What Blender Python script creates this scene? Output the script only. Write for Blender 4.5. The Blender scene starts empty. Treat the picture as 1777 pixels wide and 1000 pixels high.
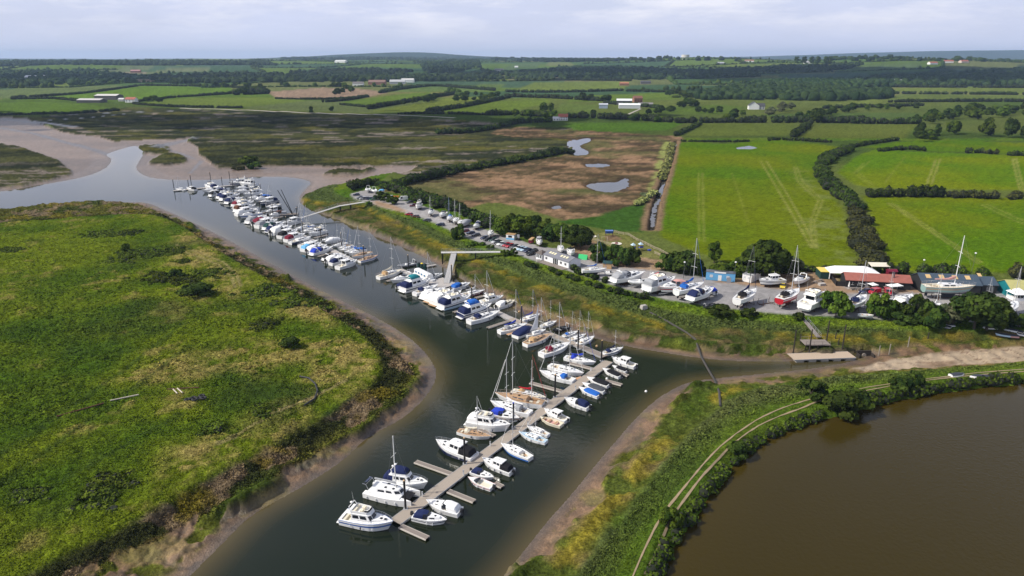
import bpy, math, random
import numpy as np
from mathutils import Vector

# ------------------------------------------------------------------ camera, sky, sun, exposure
SC = bpy.context.scene
COL = SC.collection
CAM_Z = 80.0
FPX = 1200.0                                   # focal length in photo pixels (photo 1777 x 1000)
TH = math.atan(399.0 / FPX)                    # downward pitch
cd = bpy.data.cameras.new('camera')
cam = bpy.data.objects.new('camera', cd)
COL.objects.link(cam)
cam.location = (0, 0, CAM_Z)
cam.rotation_euler = (math.pi / 2 - TH, 0, 0)
cd.sensor_width = 36.0
cd.lens = 36.0 * FPX / 1777.0
cd.clip_start = 1.0
cd.clip_end = 60000.0
SC.camera = cam

SUN_EL, SUN_DIR = math.radians(43), (-1.0, -0.16)      # where the sun stands: left, a little behind the camera
world = bpy.data.worlds.new('World')
SC.world = world
world.use_nodes = True
nt = world.node_tree
nt.nodes.clear()
w_out = nt.nodes.new('ShaderNodeOutputWorld')
w_bg = nt.nodes.new('ShaderNodeBackground')
w_sky = nt.nodes.new('ShaderNodeTexSky')
w_sky.sky_type = 'NISHITA'
w_sky.sun_disc = False
w_sky.sun_elevation = SUN_EL
w_sky.sun_rotation = math.atan2(SUN_DIR[0], SUN_DIR[1])
w_sky.dust_density = 2.0
w_bg.inputs['Strength'].default_value = 0.1
w_tc = nt.nodes.new('ShaderNodeTexCoord')
w_map = nt.nodes.new('ShaderNodeMapping')
w_map.inputs['Scale'].default_value = (2.2, 2.2, 9.0)
w_map.inputs['Location'].default_value = (0.6, 0.2, 0.35)
w_n = nt.nodes.new('ShaderNodeTexNoise')
w_n.inputs['Scale'].default_value = 1.6
w_n.inputs['Detail'].default_value = 7
w_n.inputs['Roughness'].default_value = 0.6
w_r = nt.nodes.new('ShaderNodeValToRGB')
w_r.color_ramp.elements[0].position = 0.36
w_r.color_ramp.elements[0].color = (0.84, 0.84, 0.84, 1)
w_r.color_ramp.elements[1].position = 0.68
w_r.color_ramp.elements[1].color = (0.97, 0.97, 0.97, 1)
w_mix = nt.nodes.new('ShaderNodeMixRGB')
w_mix.inputs[2].default_value = (7.2, 7.7, 9.9, 1)     # veil of thin cloud
w_sep = nt.nodes.new('ShaderNodeSeparateXYZ')
w_mr = nt.nodes.new('ShaderNodeMapRange')                 # the veil is thick towards the horizon, thin overhead
w_mr.inputs[1].default_value = 0.10; w_mr.inputs[2].default_value = 0.75
w_mr.inputs[3].default_value = 1.0; w_mr.inputs[4].default_value = 0.22
w_mul = nt.nodes.new('ShaderNodeMath'); w_mul.operation = 'MULTIPLY'
L = nt.links
# brighter, whiter puffs of cumulus in the veil
w_map2 = nt.nodes.new('ShaderNodeMapping'); w_map2.inputs['Scale'].default_value = (5.0, 5.0, 26.0); w_map2.inputs['Location'].default_value = (2.3, 0.4, 1.1)
w_n2 = nt.nodes.new('ShaderNodeTexNoise'); w_n2.inputs['Scale'].default_value = 1.0; w_n2.inputs['Detail'].default_value = 8; w_n2.inputs['Roughness'].default_value = 0.62
w_r2 = nt.nodes.new('ShaderNodeValToRGB')
w_r2.color_ramp.elements[0].position = 0.46; w_r2.color_ramp.elements[1].position = 0.66
w_r2.color_ramp.elements[0].color = (0, 0, 0, 1); w_r2.color_ramp.elements[1].color = (0.75, 0.75, 0.75, 1)
w_mix2 = nt.nodes.new('ShaderNodeMixRGB'); w_mix2.inputs[2].default_value = (10.2, 10.1, 10.8, 1)
w_up = nt.nodes.new('ShaderNodeMapRange'); w_up.inputs[1].default_value = 0.015; w_up.inputs[2].default_value = 0.06
w_m3 = nt.nodes.new('ShaderNodeMath'); w_m3.operation = 'MULTIPLY'
w_m4 = nt.nodes.new('ShaderNodeMath'); w_m4.operation = 'MULTIPLY'
L.new(w_tc.outputs['Generated'], w_map2.inputs[0]); L.new(w_map2.outputs[0], w_n2.inputs['Vector']); L.new(w_n2.outputs['Fac'], w_r2.inputs[0])
L.new(w_tc.outputs['Generated'], w_map.inputs[0])
L.new(w_map.outputs[0], w_n.inputs['Vector'])
L.new(w_n.outputs['Fac'], w_r.inputs[0])
L.new(w_tc.outputs['Generated'], w_sep.inputs[0])
L.new(w_sep.outputs['Z'], w_mr.inputs[0])
L.new(w_r.outputs[0], w_mul.inputs[0]); L.new(w_mr.outputs[0], w_mul.inputs[1])
L.new(w_mul.outputs[0], w_mix.inputs[0])
L.new(w_sky.outputs[0], w_mix.inputs[1])
L.new(w_sep.outputs['Z'], w_up.inputs[0]); L.new(w_up.outputs[0], w_m3.inputs[0]); L.new(w_r2.outputs[0], w_m3.inputs[1])
L.new(w_m3.outputs[0], w_m4.inputs[0]); L.new(w_mr.outputs[0], w_m4.inputs[1])
L.new(w_m4.outputs[0], w_mix2.inputs[0]); L.new(w_mix.outputs[0], w_mix2.inputs[1])
L.new(w_mix2.outputs[0], w_bg.inputs['Color'])
L.new(w_bg.outputs[0], w_out.inputs['Surface'])

sd_ = bpy.data.lights.new('sun', 'SUN')
sun = bpy.data.objects.new('sun', sd_)
COL.objects.link(sun)
sd_.energy = 5.0
sd_.angle = math.radians(0.5)
sd_.color = (1.0, 0.94, 0.84)
_v = Vector((-SUN_DIR[0], -SUN_DIR[1], 0)).normalized() * math.cos(SUN_EL)
sun.rotation_euler = Vector((_v.x, _v.y, -math.sin(SUN_EL))).to_track_quat('-Z', 'Y').to_euler()

vs = SC.view_settings
vs.view_transform = 'Standard'
vs.look = 'None'
vs.exposure = 0.0
vs.gamma = 1.0
vs.use_curve_mapping = False
SC.cycles.max_bounces = 6
SC.cycles.transparent_max_bounces = 8
SC.cycles.volume_bounces = 0
SC.cycles.use_denoising = True
SC.cycles.denoiser = 'OPENIMAGEDENOISE'
SC.cycles.denoising_prefilter = 'ACCURATE'
SC.cycles.sample_clamp_direct = 3.0
SC.cycles.sample_clamp_indirect = 3.0

# ------------------------------------------------------------------ small helpers
RNG = np.random.default_rng(7)
random.seed(7)
CT, ST = math.cos(TH), math.sin(TH)


def ray(px, py):
    dx, dy = (px - 888.5) / FPX, (py - 500.0) / FPX
    return dx, CT - dy * ST, -ST - dy * CT


def at_z(px, py, z=0.0):
    """a point of the photograph turned into a place on the level z"""
    rx, ry, rz = ray(px, py)
    t = (z - CAM_Z) / rz
    return rx * t, ry * t


def poly(pts, z=0.0):
    return np.array([at_z(a, b, z) for a, b in pts])


def smooth(P, closed=False, sub=3):
    """Catmull-Rom: the traced corners become a flowing line"""
    P = np.asarray(P, float)
    n = len(P)
    out = []
    for i in range(n if closed else n - 1):
        p0 = P[(i - 1) % n] if closed or i > 0 else P[i]
        p1, p2 = P[i], P[(i + 1) % n]
        p3 = P[(i + 2) % n] if closed or i + 2 < n else p2
        if max(np.hypot(*(p2 - p1)), 1e-6) > 400 or np.hypot(*(p1 - p0)) > 6 * np.hypot(*(p2 - p1)) or np.hypot(*(p3 - p2)) > 6 * np.hypot(*(p2 - p1)):
            out.append(p1)
            continue
        for k in range(sub):
            t = k / sub
            out.append(0.5 * (2 * p1 + (p2 - p0) * t + (2 * p0 - 5 * p1 + 4 * p2 - p3) * t * t + (3 * p1 - p0 - 3 * p2 + p3) * t ** 3))
    if not closed:
        out.append(P[-1])
    return np.array(out)


def _hash(ix, iy, seed):
    h = (ix.astype(np.int64) * 374761393 + iy.astype(np.int64) * 668265263 + seed * 974634277) & 0xffffffff
    h = ((h ^ (h >> 13)) * 1274126177) & 0xffffffff
    return ((h ^ (h >> 16)) & 0xffffff).astype(np.float32) / 16777215.0


def vnoise(x, y, seed=0):
    ix, iy = np.floor(x), np.floor(y)
    fx, fy = x - ix, y - iy
    fx = fx * fx * (3 - 2 * fx)
    fy = fy * fy * (3 - 2 * fy)
    a, b = _hash(ix, iy, seed), _hash(ix + 1, iy, seed)
    c, d = _hash(ix, iy + 1, seed), _hash(ix + 1, iy + 1, seed)
    return (a + (b - a) * fx) * (1 - fy) + (c + (d - c) * fx) * fy


def fbm(x, y, scale, seed=0, octv=4, gain=0.5):
    """about 0..1, mean 0.5; scale is the size in metres of the largest lumps"""
    out = np.zeros_like(x, dtype=np.float32)
    amp, tot, f = 1.0, 0.0, 1.0 / scale
    for o in range(octv):
        out += amp * vnoise(x * f + 17.3 * o, y * f - 9.1 * o, seed + o)
        tot += amp
        amp *= gain
        f *= 2.03
    return out / tot


def sstep(a, b, x):
    t = np.clip((x - a) / (b - a), 0, 1)
    return t * t * (3 - 2 * t)


def seg_dist(X, Y, pts, closed=False):
    """distance to a polyline"""
    d = np.full(X.shape, 1e9, dtype=np.float64)
    n = len(pts)
    for i in range(n if closed else n - 1):
        ax, ay = pts[i]
        bx, by = pts[(i + 1) % n]
        vx, vy = bx - ax, by - ay
        t = np.clip(((X - ax) * vx + (Y - ay) * vy) / (vx * vx + vy * vy + 1e-9), 0, 1)
        d = np.minimum(d, (X - ax - t * vx) ** 2 + (Y - ay - t * vy) ** 2)
    return np.sqrt(d)


def sdist(X, Y, pts, margin=60.0):
    """signed distance to a polygon, positive inside; -margin far outside"""
    out = np.full(X.shape, -margin, dtype=np.float64)
    x0, y0 = pts.min(0) - margin
    x1, y1 = pts.max(0) + margin
    sel = (X >= x0) & (X <= x1) & (Y >= y0) & (Y <= y1)
    if not sel.any():
        return out
    x, y = X[sel], Y[sel]
    d = seg_dist(x, y, pts, True)
    ins = np.zeros(x.shape, bool)
    n = len(pts)
    for i in range(n):
        ax, ay = pts[i]
        bx, by = pts[(i + 1) % n]
        if ay == by:
            continue
        c = ((ay > y) != (by > y)) & (x < (bx - ax) * (y - ay) / (by - ay) + ax)
        ins ^= c
    out[sel] = np.maximum(np.where(ins, d, -d), -margin)
    return out


def ldist(X, Y, pts, margin=40.0):
    out = np.full(X.shape, margin, dtype=np.float64)
    x0, y0 = pts.min(0) - margin
    x1, y1 = pts.max(0) + margin
    sel = (X >= x0) & (X <= x1) & (Y >= y0) & (Y <= y1)
    if sel.any():
        out[sel] = np.minimum(seg_dist(X[sel], Y[sel], pts), margin)
    return out


def tag(o, label=None, cat=None, group=None, kind=None):
    if label: o['label'] = label
    if cat: o['category'] = cat
    if group: o['group'] = group
    if kind: o['kind'] = kind
    return o


# ------------------------------------------------------------------ materials
MATS = {}


def mat(name, color, rough=0.6, metal=0.0, noise=0.0, nscale=3.0, spec=0.5, bump=0.0, coat=0.0):
    """procedural painted / woven / wooden surface: colour broken up by noise, slight bump"""
    if name in MATS:
        return MATS[name]
    m = bpy.data.materials.new(name)
    m.use_nodes = True
    t = m.node_tree
    b = t.nodes['Principled BSDF']
    b.inputs['Roughness'].default_value = rough
    b.inputs['Metallic'].default_value = metal
    b.inputs['Specular IOR Level'].default_value = spec
    b.inputs['Coat Weight'].default_value = coat
    tc = t.nodes.new('ShaderNodeTexCoord')
    n = t.nodes.new('ShaderNodeTexNoise')
    n.inputs['Scale'].default_value = nscale
    n.inputs['Detail'].default_value = 5
    t.links.new(tc.outputs['Object'], n.inputs['Vector'])
    mx = t.nodes.new('ShaderNodeMixRGB')
    k = max(noise, 0.04)
    mx.inputs[1].default_value = (*[c * (1 - k) for c in color], 1)
    mx.inputs[2].default_value = (*[min(1, c * (1 + k)) for c in color], 1)
    t.links.new(n.outputs['Fac'], mx.inputs[0])
    t.links.new(mx.outputs[0], b.inputs['Base Color'])
    if bump:
        bp = t.nodes.new('ShaderNodeBump')
        bp.inputs['Strength'].default_value = bump
        bp.inputs['Distance'].default_value = 0.05
        t.links.new(n.outputs['Fac'], bp.inputs['Height'])
        t.links.new(bp.outputs[0], b.inputs['Normal'])
    MATS[name] = m
    return m


PAL = dict(white=(0.78, 0.78, 0.77), cream=(0.72, 0.66, 0.52), navy=(0.012, 0.02, 0.075), blue=(0.02, 0.12, 0.45),
           royal=(0.02, 0.05, 0.42), lightblue=(0.14, 0.40, 0.66), red=(0.42, 0.015, 0.03), maroon=(0.16, 0.012, 0.03),
           black=(0.012, 0.012, 0.015), grey=(0.30, 0.31, 0.33), darkgrey=(0.07, 0.075, 0.085), teal=(0.015, 0.19, 0.22),
           green=(0.03, 0.16, 0.07), sage=(0.24, 0.36, 0.34), teak=(0.42, 0.27, 0.155), varnish=(0.26, 0.11, 0.045),
           orange=(0.65, 0.25, 0.03), yellow=(0.75, 0.55, 0.02), tan=(0.50, 0.33, 0.17), silver=(0.52, 0.53, 0.55),
           darkgreen=(0.012, 0.05, 0.045), pink=(0.55, 0.30, 0.27), brown=(0.12, 0.05, 0.03), paleblue=(0.45, 0.60, 0.72))


def gel(c):
    return mat('gelcoat_' + c, PAL[c], 0.28, 0, 0.05, 0.8, coat=0.15)


def cloth(c):
    return mat('canvas_' + c, PAL[c], 0.85, 0, 0.18, 2.5, 0.2, 0.25)


def wood(c='teak'):
    return mat('wood_' + c, PAL[c], 0.6, 0, 0.28, 6.0, 0.3, 0.15)


GLASS = mat('dark_glass', (0.015, 0.018, 0.024), 0.08, 0, 0.1, 1.0, 0.5)
STEEL = mat('stainless_steel', (0.72, 0.72, 0.74), 0.25, 0.9)
ALU = mat('mast_alloy', (0.62, 0.63, 0.65), 0.35, 0.4)
MASTW = mat('mast_white', (0.78, 0.78, 0.76), 0.4)
WIRE = mat('rigging_wire', (0.25, 0.25, 0.26), 0.4, 0.6)
RUBBER = mat('rubber', (0.02, 0.02, 0.022), 0.8)
ANTI = mat('antifouling', (0.03, 0.035, 0.05), 0.85, 0, 0.25, 2.0)
ANTIR = mat('antifouling_red', (0.16, 0.02, 0.02), 0.85, 0, 0.25, 2.0)


# ------------------------------------------------------------------ mesh builder
class MB:
    def __init__(self):
        self.v, self.f, self.m = [], [], []

    def face(self, pts, m=0):
        n = len(self.v)
        self.v.extend(tuple(p) for p in pts)
        self.f.append(list(range(n, n + len(pts))))
        self.m.append(m)

    def loft(self, rings, m=0, cap0=True, cap1=True, closed=True, mats=None, mcap=None):
        n0, k = len(self.v), len(rings[0])
        for r in rings:
            self.v.extend(tuple(p) for p in r)
        for i in range(len(rings) - 1):
            for j in range(k if closed else k - 1):
                a, b = n0 + i * k + j, n0 + i * k + (j + 1) % k
                self.f.append([a, b, b + k, a + k])
                self.m.append(mats[j] if mats else m)
        mc = m if mcap is None else mcap
        if cap0:
            self.f.append([n0 + j for j in range(k)][::-1]); self.m.append(mc)
        if cap1:
            self.f.append([n0 + (len(rings) - 1) * k + j for j in range(k)]); self.m.append(mc)

    def box(self, x0, x1, y0, y1, z0, z1, m=0, tx=0.0, ty=0.0):
        lo = [(x0, y0, z0), (x1, y0, z0), (x1, y1, z0), (x0, y1, z0)]
        hi = [(x0 + tx, y0 + ty, z1), (x1 - tx, y0 + ty, z1), (x1 - tx, y1 - ty, z1), (x0 + tx, y1 - ty, z1)]
        self.loft([lo, hi], m)

    def frustum(self, lo, hi, z0, z1, m=0, cap0=False):
        self.loft([[(x, y, z0) for x, y in lo], [(x, y, z1) for x, y in hi]], m, cap0=cap0)

    def side_win(self, lo, hi, z0, z1, j, u0, u1, v0, v1, m=0, off=0.015):
        """glass laid on side j of a frustum"""
        n = len(lo)
        a0, a1 = Vector((*lo[j], z0)), Vector((*lo[(j + 1) % n], z0))
        b0, b1 = Vector((*hi[j], z1)), Vector((*hi[(j + 1) % n], z1))
        nn = (a1 - a0).cross(b0 - a0)
        if nn.length < 1e-6:
            return
        nn.normalize()

        def q(u, v):
            return (a0.lerp(a1, u)).lerp(b0.lerp(b1, u), v) + nn * off
        self.face([q(u0, v0), q(u1, v0), q(u1, v1), q(u0, v1)], m)

    def tube(self, p0, p1, r0, r1=None, n=6, m=0):
        r1 = r0 if r1 is None else r1
        p0, p1 = Vector(p0), Vector(p1)
        d = (p1 - p0)
        if d.length < 1e-6:
            return
        d.normalize()
        u = d.orthogonal().normalized()
        w = d.cross(u)
        rings = [[tuple(p + (u * math.cos(2 * math.pi * k / n) + w * math.sin(2 * math.pi * k / n)) * r) for k in range(n)]
                 for p, r in ((p0, r0), (p1, r1))]
        self.loft(rings, m)

    def pipe(self, pts, r, n=5, m=0):
        for a, b in zip(pts[:-1], pts[1:]):
            self.tube(a, b, r, r, n, m)

    def arc_shell(self, secs, m=0, n=7, power=0.75):
        """canopy over hoops: secs = (x, half width, z0, height)"""
        rings = []
        for x, w, z0, h in secs:
            r = []
            for k in range(n):
                a = math.pi * k / (n - 1)
                c, s = math.cos(a), math.sin(a)
                r.append((x, w * math.copysign(abs(c) ** power, c), z0 + h * abs(s) ** power))
            rings.append(r)
        self.loft(rings, m, True, True, closed=True)

    def blob(self, c, r, m=0, seg=8, rings=5, sq=1.0):
        rr = []
        for i in range(rings + 1):
            a = -math.pi / 2 + math.pi * i / rings
            rr.append([(c[0] + r[0] * math.cos(a) * math.cos(2 * math.pi * k / seg),
                        c[1] + r[1] * math.cos(a) * math.sin(2 * math.pi * k / seg),
                        c[2] + r[2] * math.sin(a)) for k in range(seg)])
        self.loft(rr, m, False, False)

    def mesh(self, name, mats, smooth=False):
        me = bpy.data.meshes.new(name)
        me.from_pydata(self.v, [], self.f)
        for mm in mats:
            me.materials.append(mm)
        me.polygons.foreach_set('material_index', self.m)
        if smooth:
            me.polygons.foreach_set('use_smooth', [True] * len(self.f))
        me.update()
        return me


def link(name, me, parent=None, loc=None, rz=None, sc=None):
    o = bpy.data.objects.new(name, me)
    COL.objects.link(o)
    if parent is not None: o.parent = parent
    if loc is not None: o.location = loc
    if rz is not None: o.rotation_euler = (0, 0, rz)
    if sc is not None: o.scale = (sc, sc, sc)
    return o


def empty(name, loc, rz=0.0, sc=1.0):
    o = bpy.data.objects.new(name, None)
    COL.objects.link(o)
    o.location = loc
    o.rotation_euler = (0, 0, rz)
    o.scale = (sc, sc, sc)
    o.empty_display_size = 0.2
    return o


def fast_mesh(name, V, F4, mats, attrs=None, smooth=False):
    """quads from numpy arrays"""
    me = bpy.data.meshes.new(name)
    V = np.asarray(V, np.float32)
    F4 = np.asarray(F4, np.int32)
    k = F4.shape[1]
    me.vertices.add(len(V))
    me.vertices.foreach_set('co', V.ravel())
    me.loops.add(F4.size)
    me.loops.foreach_set('vertex_index', F4.ravel())
    me.polygons.add(len(F4))
    me.polygons.foreach_set('loop_start', np.arange(0, F4.size, k, dtype=np.int32))
    if smooth:
        me.polygons.foreach_set('use_smooth', np.ones(len(F4), bool))
    for m in mats:
        me.materials.append(m)
    for nm, (typ, arr) in (attrs or {}).items():
        a = me.attributes.new(nm, typ, 'POINT')
        a.data.foreach_set('color' if typ == 'FLOAT_COLOR' else 'value', np.asarray(arr, np.float32).ravel())
    me.update(calc_edges=True)
    me.validate()
    return me
# ------------------------------------------------------------------ lie of the land
def hfar(x, y):
    """rise of the distant hills above the flat coast"""
    x = np.asarray(x, np.float64); y = np.asarray(y, np.float64)
    n = fbm(x, y, 2600.0, 41, 3)
    n2 = fbm(x, y, 700.0, 47, 2)
    h = sstep(1500, 6500, y) * (34 + 46 * n) + sstep(900, 2500, y) * 14 * (n2 - 0.5)
    h = h + 52 * np.exp(-((x - 1950) / 800) ** 2 - ((y - 3700) / 520) ** 2)
    h = h + 38 * np.exp(-((x - 1180) / 600) ** 2 - ((y - 4700) / 500) ** 2)
    h = h + 26 * np.exp(-((x + 2600) / 1500) ** 2 - ((y - 4600) / 700) ** 2)
    h = h + 105 * np.exp(-((x + 1650) / 1500) ** 2 - ((y - 10500) / 900) ** 2)
    h = h + 155 * np.exp(-((x - 9300) / 4200) ** 2 - ((y - 14000) / 1100) ** 2)
    h = h + 12 * np.exp(-((x + 500) / 2500) ** 2 - ((y - 8000) / 900) ** 2)
    return h


_T = np.concatenate([np.linspace(70, 1500, 700), np.geomspace(1500, 17000, 900)[1:]])


def gp(px, py, base=3.0):
    """where the sight line through a pixel meets the land"""
    rx, ry, rz = ray(px, py)
    x, y, z = rx * _T, ry * _T, CAM_Z + rz * _T
    d = z - hfar(x, y) - base
    k = np.argmax(d < 0)
    if d[k] >= 0:
        k = len(_T) - 1
    if k == 0:
        return x[0], y[0]
    f = d[k - 1] / (d[k - 1] - d[k] + 1e-9)
    return x[k - 1] + (x[k] - x[k - 1]) * f, y[k - 1] + (y[k] - y[k - 1]) * f


def gpoly(pts, base=3.0):
    return np.array([gp(a, b, base) for a, b in pts])


# grid of the ground sheet: finer where the land is near
_py = np.concatenate([np.arange(2600, 1480, -16.0), np.arange(1480, 126, -1.8)])
_dy = (_py - 500) / FPX
rowsY = CAM_Z * (CT - _dy * ST) / (ST + _dy * CT)
rowsY = np.concatenate([rowsY, np.geomspace(rowsY[-1], 17500, 150)[1:]])
NC = 980
colU = np.concatenate([np.linspace(-2.6, -1.02, 50), np.linspace(-1.0, 1.0, NC - 100), np.linspace(1.02, 2.6, 50)])
NR = len(rowsY)
GY = np.repeat(rowsY, NC).reshape(NR, NC)
GX = GY * colU[None, :]
X, Y = GX.ravel(), GY.ravel()
STEP = np.maximum(2.0 / (NC - 100) * Y, 0.12)                     # mesh width there

# ---- outlines, traced as plan shapes on their own levels
RIVER = poly([(250, 1080), (330, 1000), (380, 950), (440, 893), (520, 848), (590, 803), (622, 774), (650, 753), (700, 725), (738, 690), (757, 655),
              (748, 625), (712, 587), (655, 552), (590, 520), (520, 484), (440, 440), (380, 408), (320, 379), (285, 364), (262, 354), (235, 351),
              (150, 353), (80, 359), (0, 367), (-160, 382), (-420, 410), (-420, 352), (-120, 341), (0, 333), (60, 323), (130, 311), (168, 300), (188, 288),
              (194, 276), (186, 268), (215, 258), (235, 254), (250, 262), (242, 278), (236, 294), (262, 309), (330, 313), (395, 311), (440, 308),
              (500, 308), (538, 316), (528, 330), (519, 345), (535, 360), (575, 377), (620, 395), (655, 412), (700, 430), (740, 450), (780, 470),
              (815, 492), (850, 513), (900, 540), (950, 560), (1000, 578), (1050, 592), (1100, 604), (1150, 612), (1200, 620), (1260, 626),
              (1330, 628), (1380, 627), (1450, 617), (1500, 610), (1512, 613), (1480, 626), (1420, 638), (1340, 647), (1250, 656), (1195, 664), (1150, 686),
              (1110, 719), (1070, 764), (1030, 811), (990, 860), (950, 905), (910, 955), (870, 1005), (815, 1080), (760, 1200), (700, 1500), (-60, 1500)], 0.0)
VEGW = poly([(-150, 1500), (60, 1080), (150, 1004), (245, 962), (372, 890), (470, 838), (540, 798), (586, 767), (640, 738), (698, 692), (722, 655), (716, 632),
             (690, 602), (655, 572), (600, 541), (540, 508), (470, 471), (420, 447), (370, 417), (310, 382), (262, 361), (225, 352), (150, 349),
             (80, 355), (0, 362), (-200, 384), (-900, 470), (-2600, 1500)], 1.2)
GRASSW = poly([(-500, 1500), (-60, 1060), (60, 990), (150, 944), (260, 893), (350, 836), (450, 785), (540, 735), (598, 697), (642, 668), (664, 643), (660, 613),
               (628, 577), (580, 546), (520, 511), (450, 473), (400, 445), (350, 412), (300, 382), (250, 370), (150, 374), (80, 380),
               (0, 386), (-200, 404), (-900, 500), (-2600, 1500)], 3.0)
VEGE = poly([(522, 346), (560, 325), (610, 318), (640, 310), (680, 300), (705, 290), (760, 282), (1000, 250), (3400, 250), (3400, 575), (1777, 592),
             (1700, 596), (1560, 606), (1480, 606), (1380, 606), (1300, 602), (1240, 599), (1180, 591), (1100, 580), (1040, 566), (980, 549), (900, 521),
             (830, 491), (790, 468), (745, 442), (700, 418), (655, 398), (610, 382), (570, 368), (535, 358)], 1.5)
SALTE = poly([(560, 352), (620, 352), (650, 366), (690, 384), (740, 408), (780, 428), (850, 456), (900, 474), (960, 500), (1030, 524), (1110, 548), (1180, 568), (1260, 572),
              (1380, 578), (1500, 580), (1777, 578), (2400, 570), (3400, 560), (3400, 250), (560, 250)], 2.0)
BANKE = poly([(585, 338), (640, 349), (665, 366), (700, 377), (745, 394), (800, 420), (850, 441), (900, 456), (930, 466), (1000, 492), (1080, 517), (1150, 537),
              (1240, 552), (1330, 560), (1400, 566), (1500, 570), (1600, 574), (1777, 574), (2400, 566), (3400, 556), (3400, 240), (700, 240), (600, 310)], 3.0)
VEGL = poly([(740, 1500), (865, 1080), (908, 1000), (952, 950), (988, 905), (1028, 855), (1068, 810), (1110, 765), (1150, 720), (1190, 688), (1230, 673),
             (1300, 667), (1400, 658), (1480, 647), (1600, 640), (1777, 627), (2300, 600), (3600, 570), (4200, 1500)], 1.2)
SALTL = poly([(900, 1500), (950, 1080), (1000, 1000), (1055, 930), (1105, 865), (1155, 802), (1205, 745), (1250, 708), (1270, 690), (1330, 672), (1400, 664), (1480, 653), (1600, 645), (1777, 631),
              (2300, 604), (3600, 574), (4200, 1500)], 2.0)
BERML = poly([(1000, 1500), (1035, 1080), (1062, 1000), (1100, 932), (1160, 862), (1215, 796), (1262, 744), (1310, 712), (1370, 688), (1450, 672), (1600, 652), (1777, 634), (2300, 606), (3600, 576),
              (4200, 1500)], 3.0)
LAKE = poly([(1110, 1500), (1135, 1080), (1153, 1000), (1168, 957), (1190, 922), (1218, 886), (1240, 855), (1265, 820), (1298, 788), (1330, 764), (1384, 744), (1431, 728),
             (1470, 722), (1498, 710), (1560, 697), (1620, 686), (1700, 674), (1777, 668), (2000, 652), (3000, 610), (4200, 640), (4200, 1500)], 1.6)
TRACK1 = poly([(1070, 1080), (1099, 1000), (1126, 939), (1152, 892), (1198, 834), (1231, 795), (1267, 762), (1310, 732), (1346, 714), (1382, 701), (1440, 686), (1540, 668), (1640, 655), (1777, 642), (2200, 615)], 3.0)
TRACK2 = poly([(1090, 1080), (1118, 1000), (1141, 953), (1162, 906), (1180, 879), (1216, 831), (1249, 795), (1274, 770), (1310, 744), (1346, 726), (1392, 709), (1425, 697), (1520, 676), (1620, 660), (1777, 646), (2200, 618)], 3.0)
CRESTL = poly([(1040, 1200), (1080, 1040), (1108, 1000), (1134, 946), (1157, 899), (1205, 834), (1240, 795), (1270, 766), (1310, 738), (1346, 720), (1395, 703), (1500, 678), (1640, 657), (1777, 644), (2200, 616)], 3.0)
YARD = poly([(607, 338), (620, 333), (640, 330), (664, 333), (690, 345), (730, 356), (770, 371), (820, 391), (870, 408), (905, 418), (945, 429), (985, 432),
             (1030, 452), (1070, 459), (1130, 466), (1200, 478), (1300, 486), (1400, 492), (1460, 492), (1600, 497), (1777, 505), (2400, 530), (2400, 592),
             (1777, 562), (1600, 556), (1500, 552), (1400, 547), (1330, 542), (1240, 532), (1150, 518), (1080, 500), (1000, 474), (925, 452), (900, 442), (850, 427),
             (800, 408), (745, 383), (700, 368), (668, 361), (640, 351), (618, 345)], 3.5)
NWMUD = poly([(-420, 210), (0, 204), (60, 213), (110, 230), (170, 238), (220, 250), (290, 244), (335, 240), (312, 254), (345, 268), (372, 288), (400, 298), (470, 302), (540, 298),
              (600, 294), (660, 290), (720, 288), (715, 297), (690, 303), (640, 312), (560, 327), (525, 348), (480, 350), (-420, 420)], 0.6)
ISL1 = poly([(-420, 235), (0, 250), (25, 252), (60, 264), (95, 276), (124, 298), (112, 306), (60, 317), (0, 325), (-420, 345)], 1.0)
ISL2 = poly([(222, 262), (250, 252), (285, 252), (296, 262), (284, 268), (255, 266), (232, 268)], 1.0)
ISL3 = poly([(258, 282), (290, 266), (315, 270), (325, 280), (300, 286), (275, 286)], 1.0)
ISL4 = poly([(562, 302), (590, 294), (622, 296), (650, 292), (640, 299), (600, 305)], 1.0)
MARSHNW = poly([(-420, 214), (0, 203), (60, 205), (150, 193), (235, 187), (310, 190), (460, 194), (620, 199), (740, 206), (850, 214), (900, 222), (985, 222), (1000, 236), (985, 262), (930, 276),
                (850, 290), (760, 303), (700, 306), (660, 292), (600, 296), (540, 300), (470, 303), (400, 299), (370, 286), (345, 268), (318, 254), (340, 238), (290, 243), (220, 252), (150, 240), (100, 228), (40, 214), (-420, 222)], 1.6)
REED = poly([(655, 330), (705, 322), (760, 306), (850, 291), (930, 277), (985, 267), (985, 240), (900, 236), (850, 228), (900, 220), (1000, 226), (1100, 232), (1182, 238), (1176, 252), (1160, 300), (1150, 330), (1128, 358), (1090, 372),
             (1000, 388), (980, 384), (900, 358), (850, 352), (800, 362), (740, 348), (690, 338)], 3.0)
GREENT = poly([(968, 384), (1040, 374), (1122, 352), (1118, 404), (1080, 402), (1010, 392)], 3.0)
DITCH = poly([(1168, 246), (1176, 246), (1170, 275), (1158, 315), (1147, 350), (1139, 402), (1120, 402), (1128, 360), (1143, 318), (1158, 280)], 2.2)
DITCHW = poly([(1171, 250), (1175, 250), (1167, 280), (1155, 318), (1143, 355), (1136, 396), (1126, 396), (1132, 362), (1147, 320), (1162, 280)], 2.0)
POND1 = poly([(990, 248), (1020, 240), (1022, 246), (1005, 254), (1020, 264), (1012, 270), (988, 268), (996, 258)], 2.2)
POND2 = poly([(1018, 322), (1040, 318), (1075, 316), (1084, 310), (1090, 322), (1072, 332), (1050, 334), (1028, 328)], 2.2)
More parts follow.
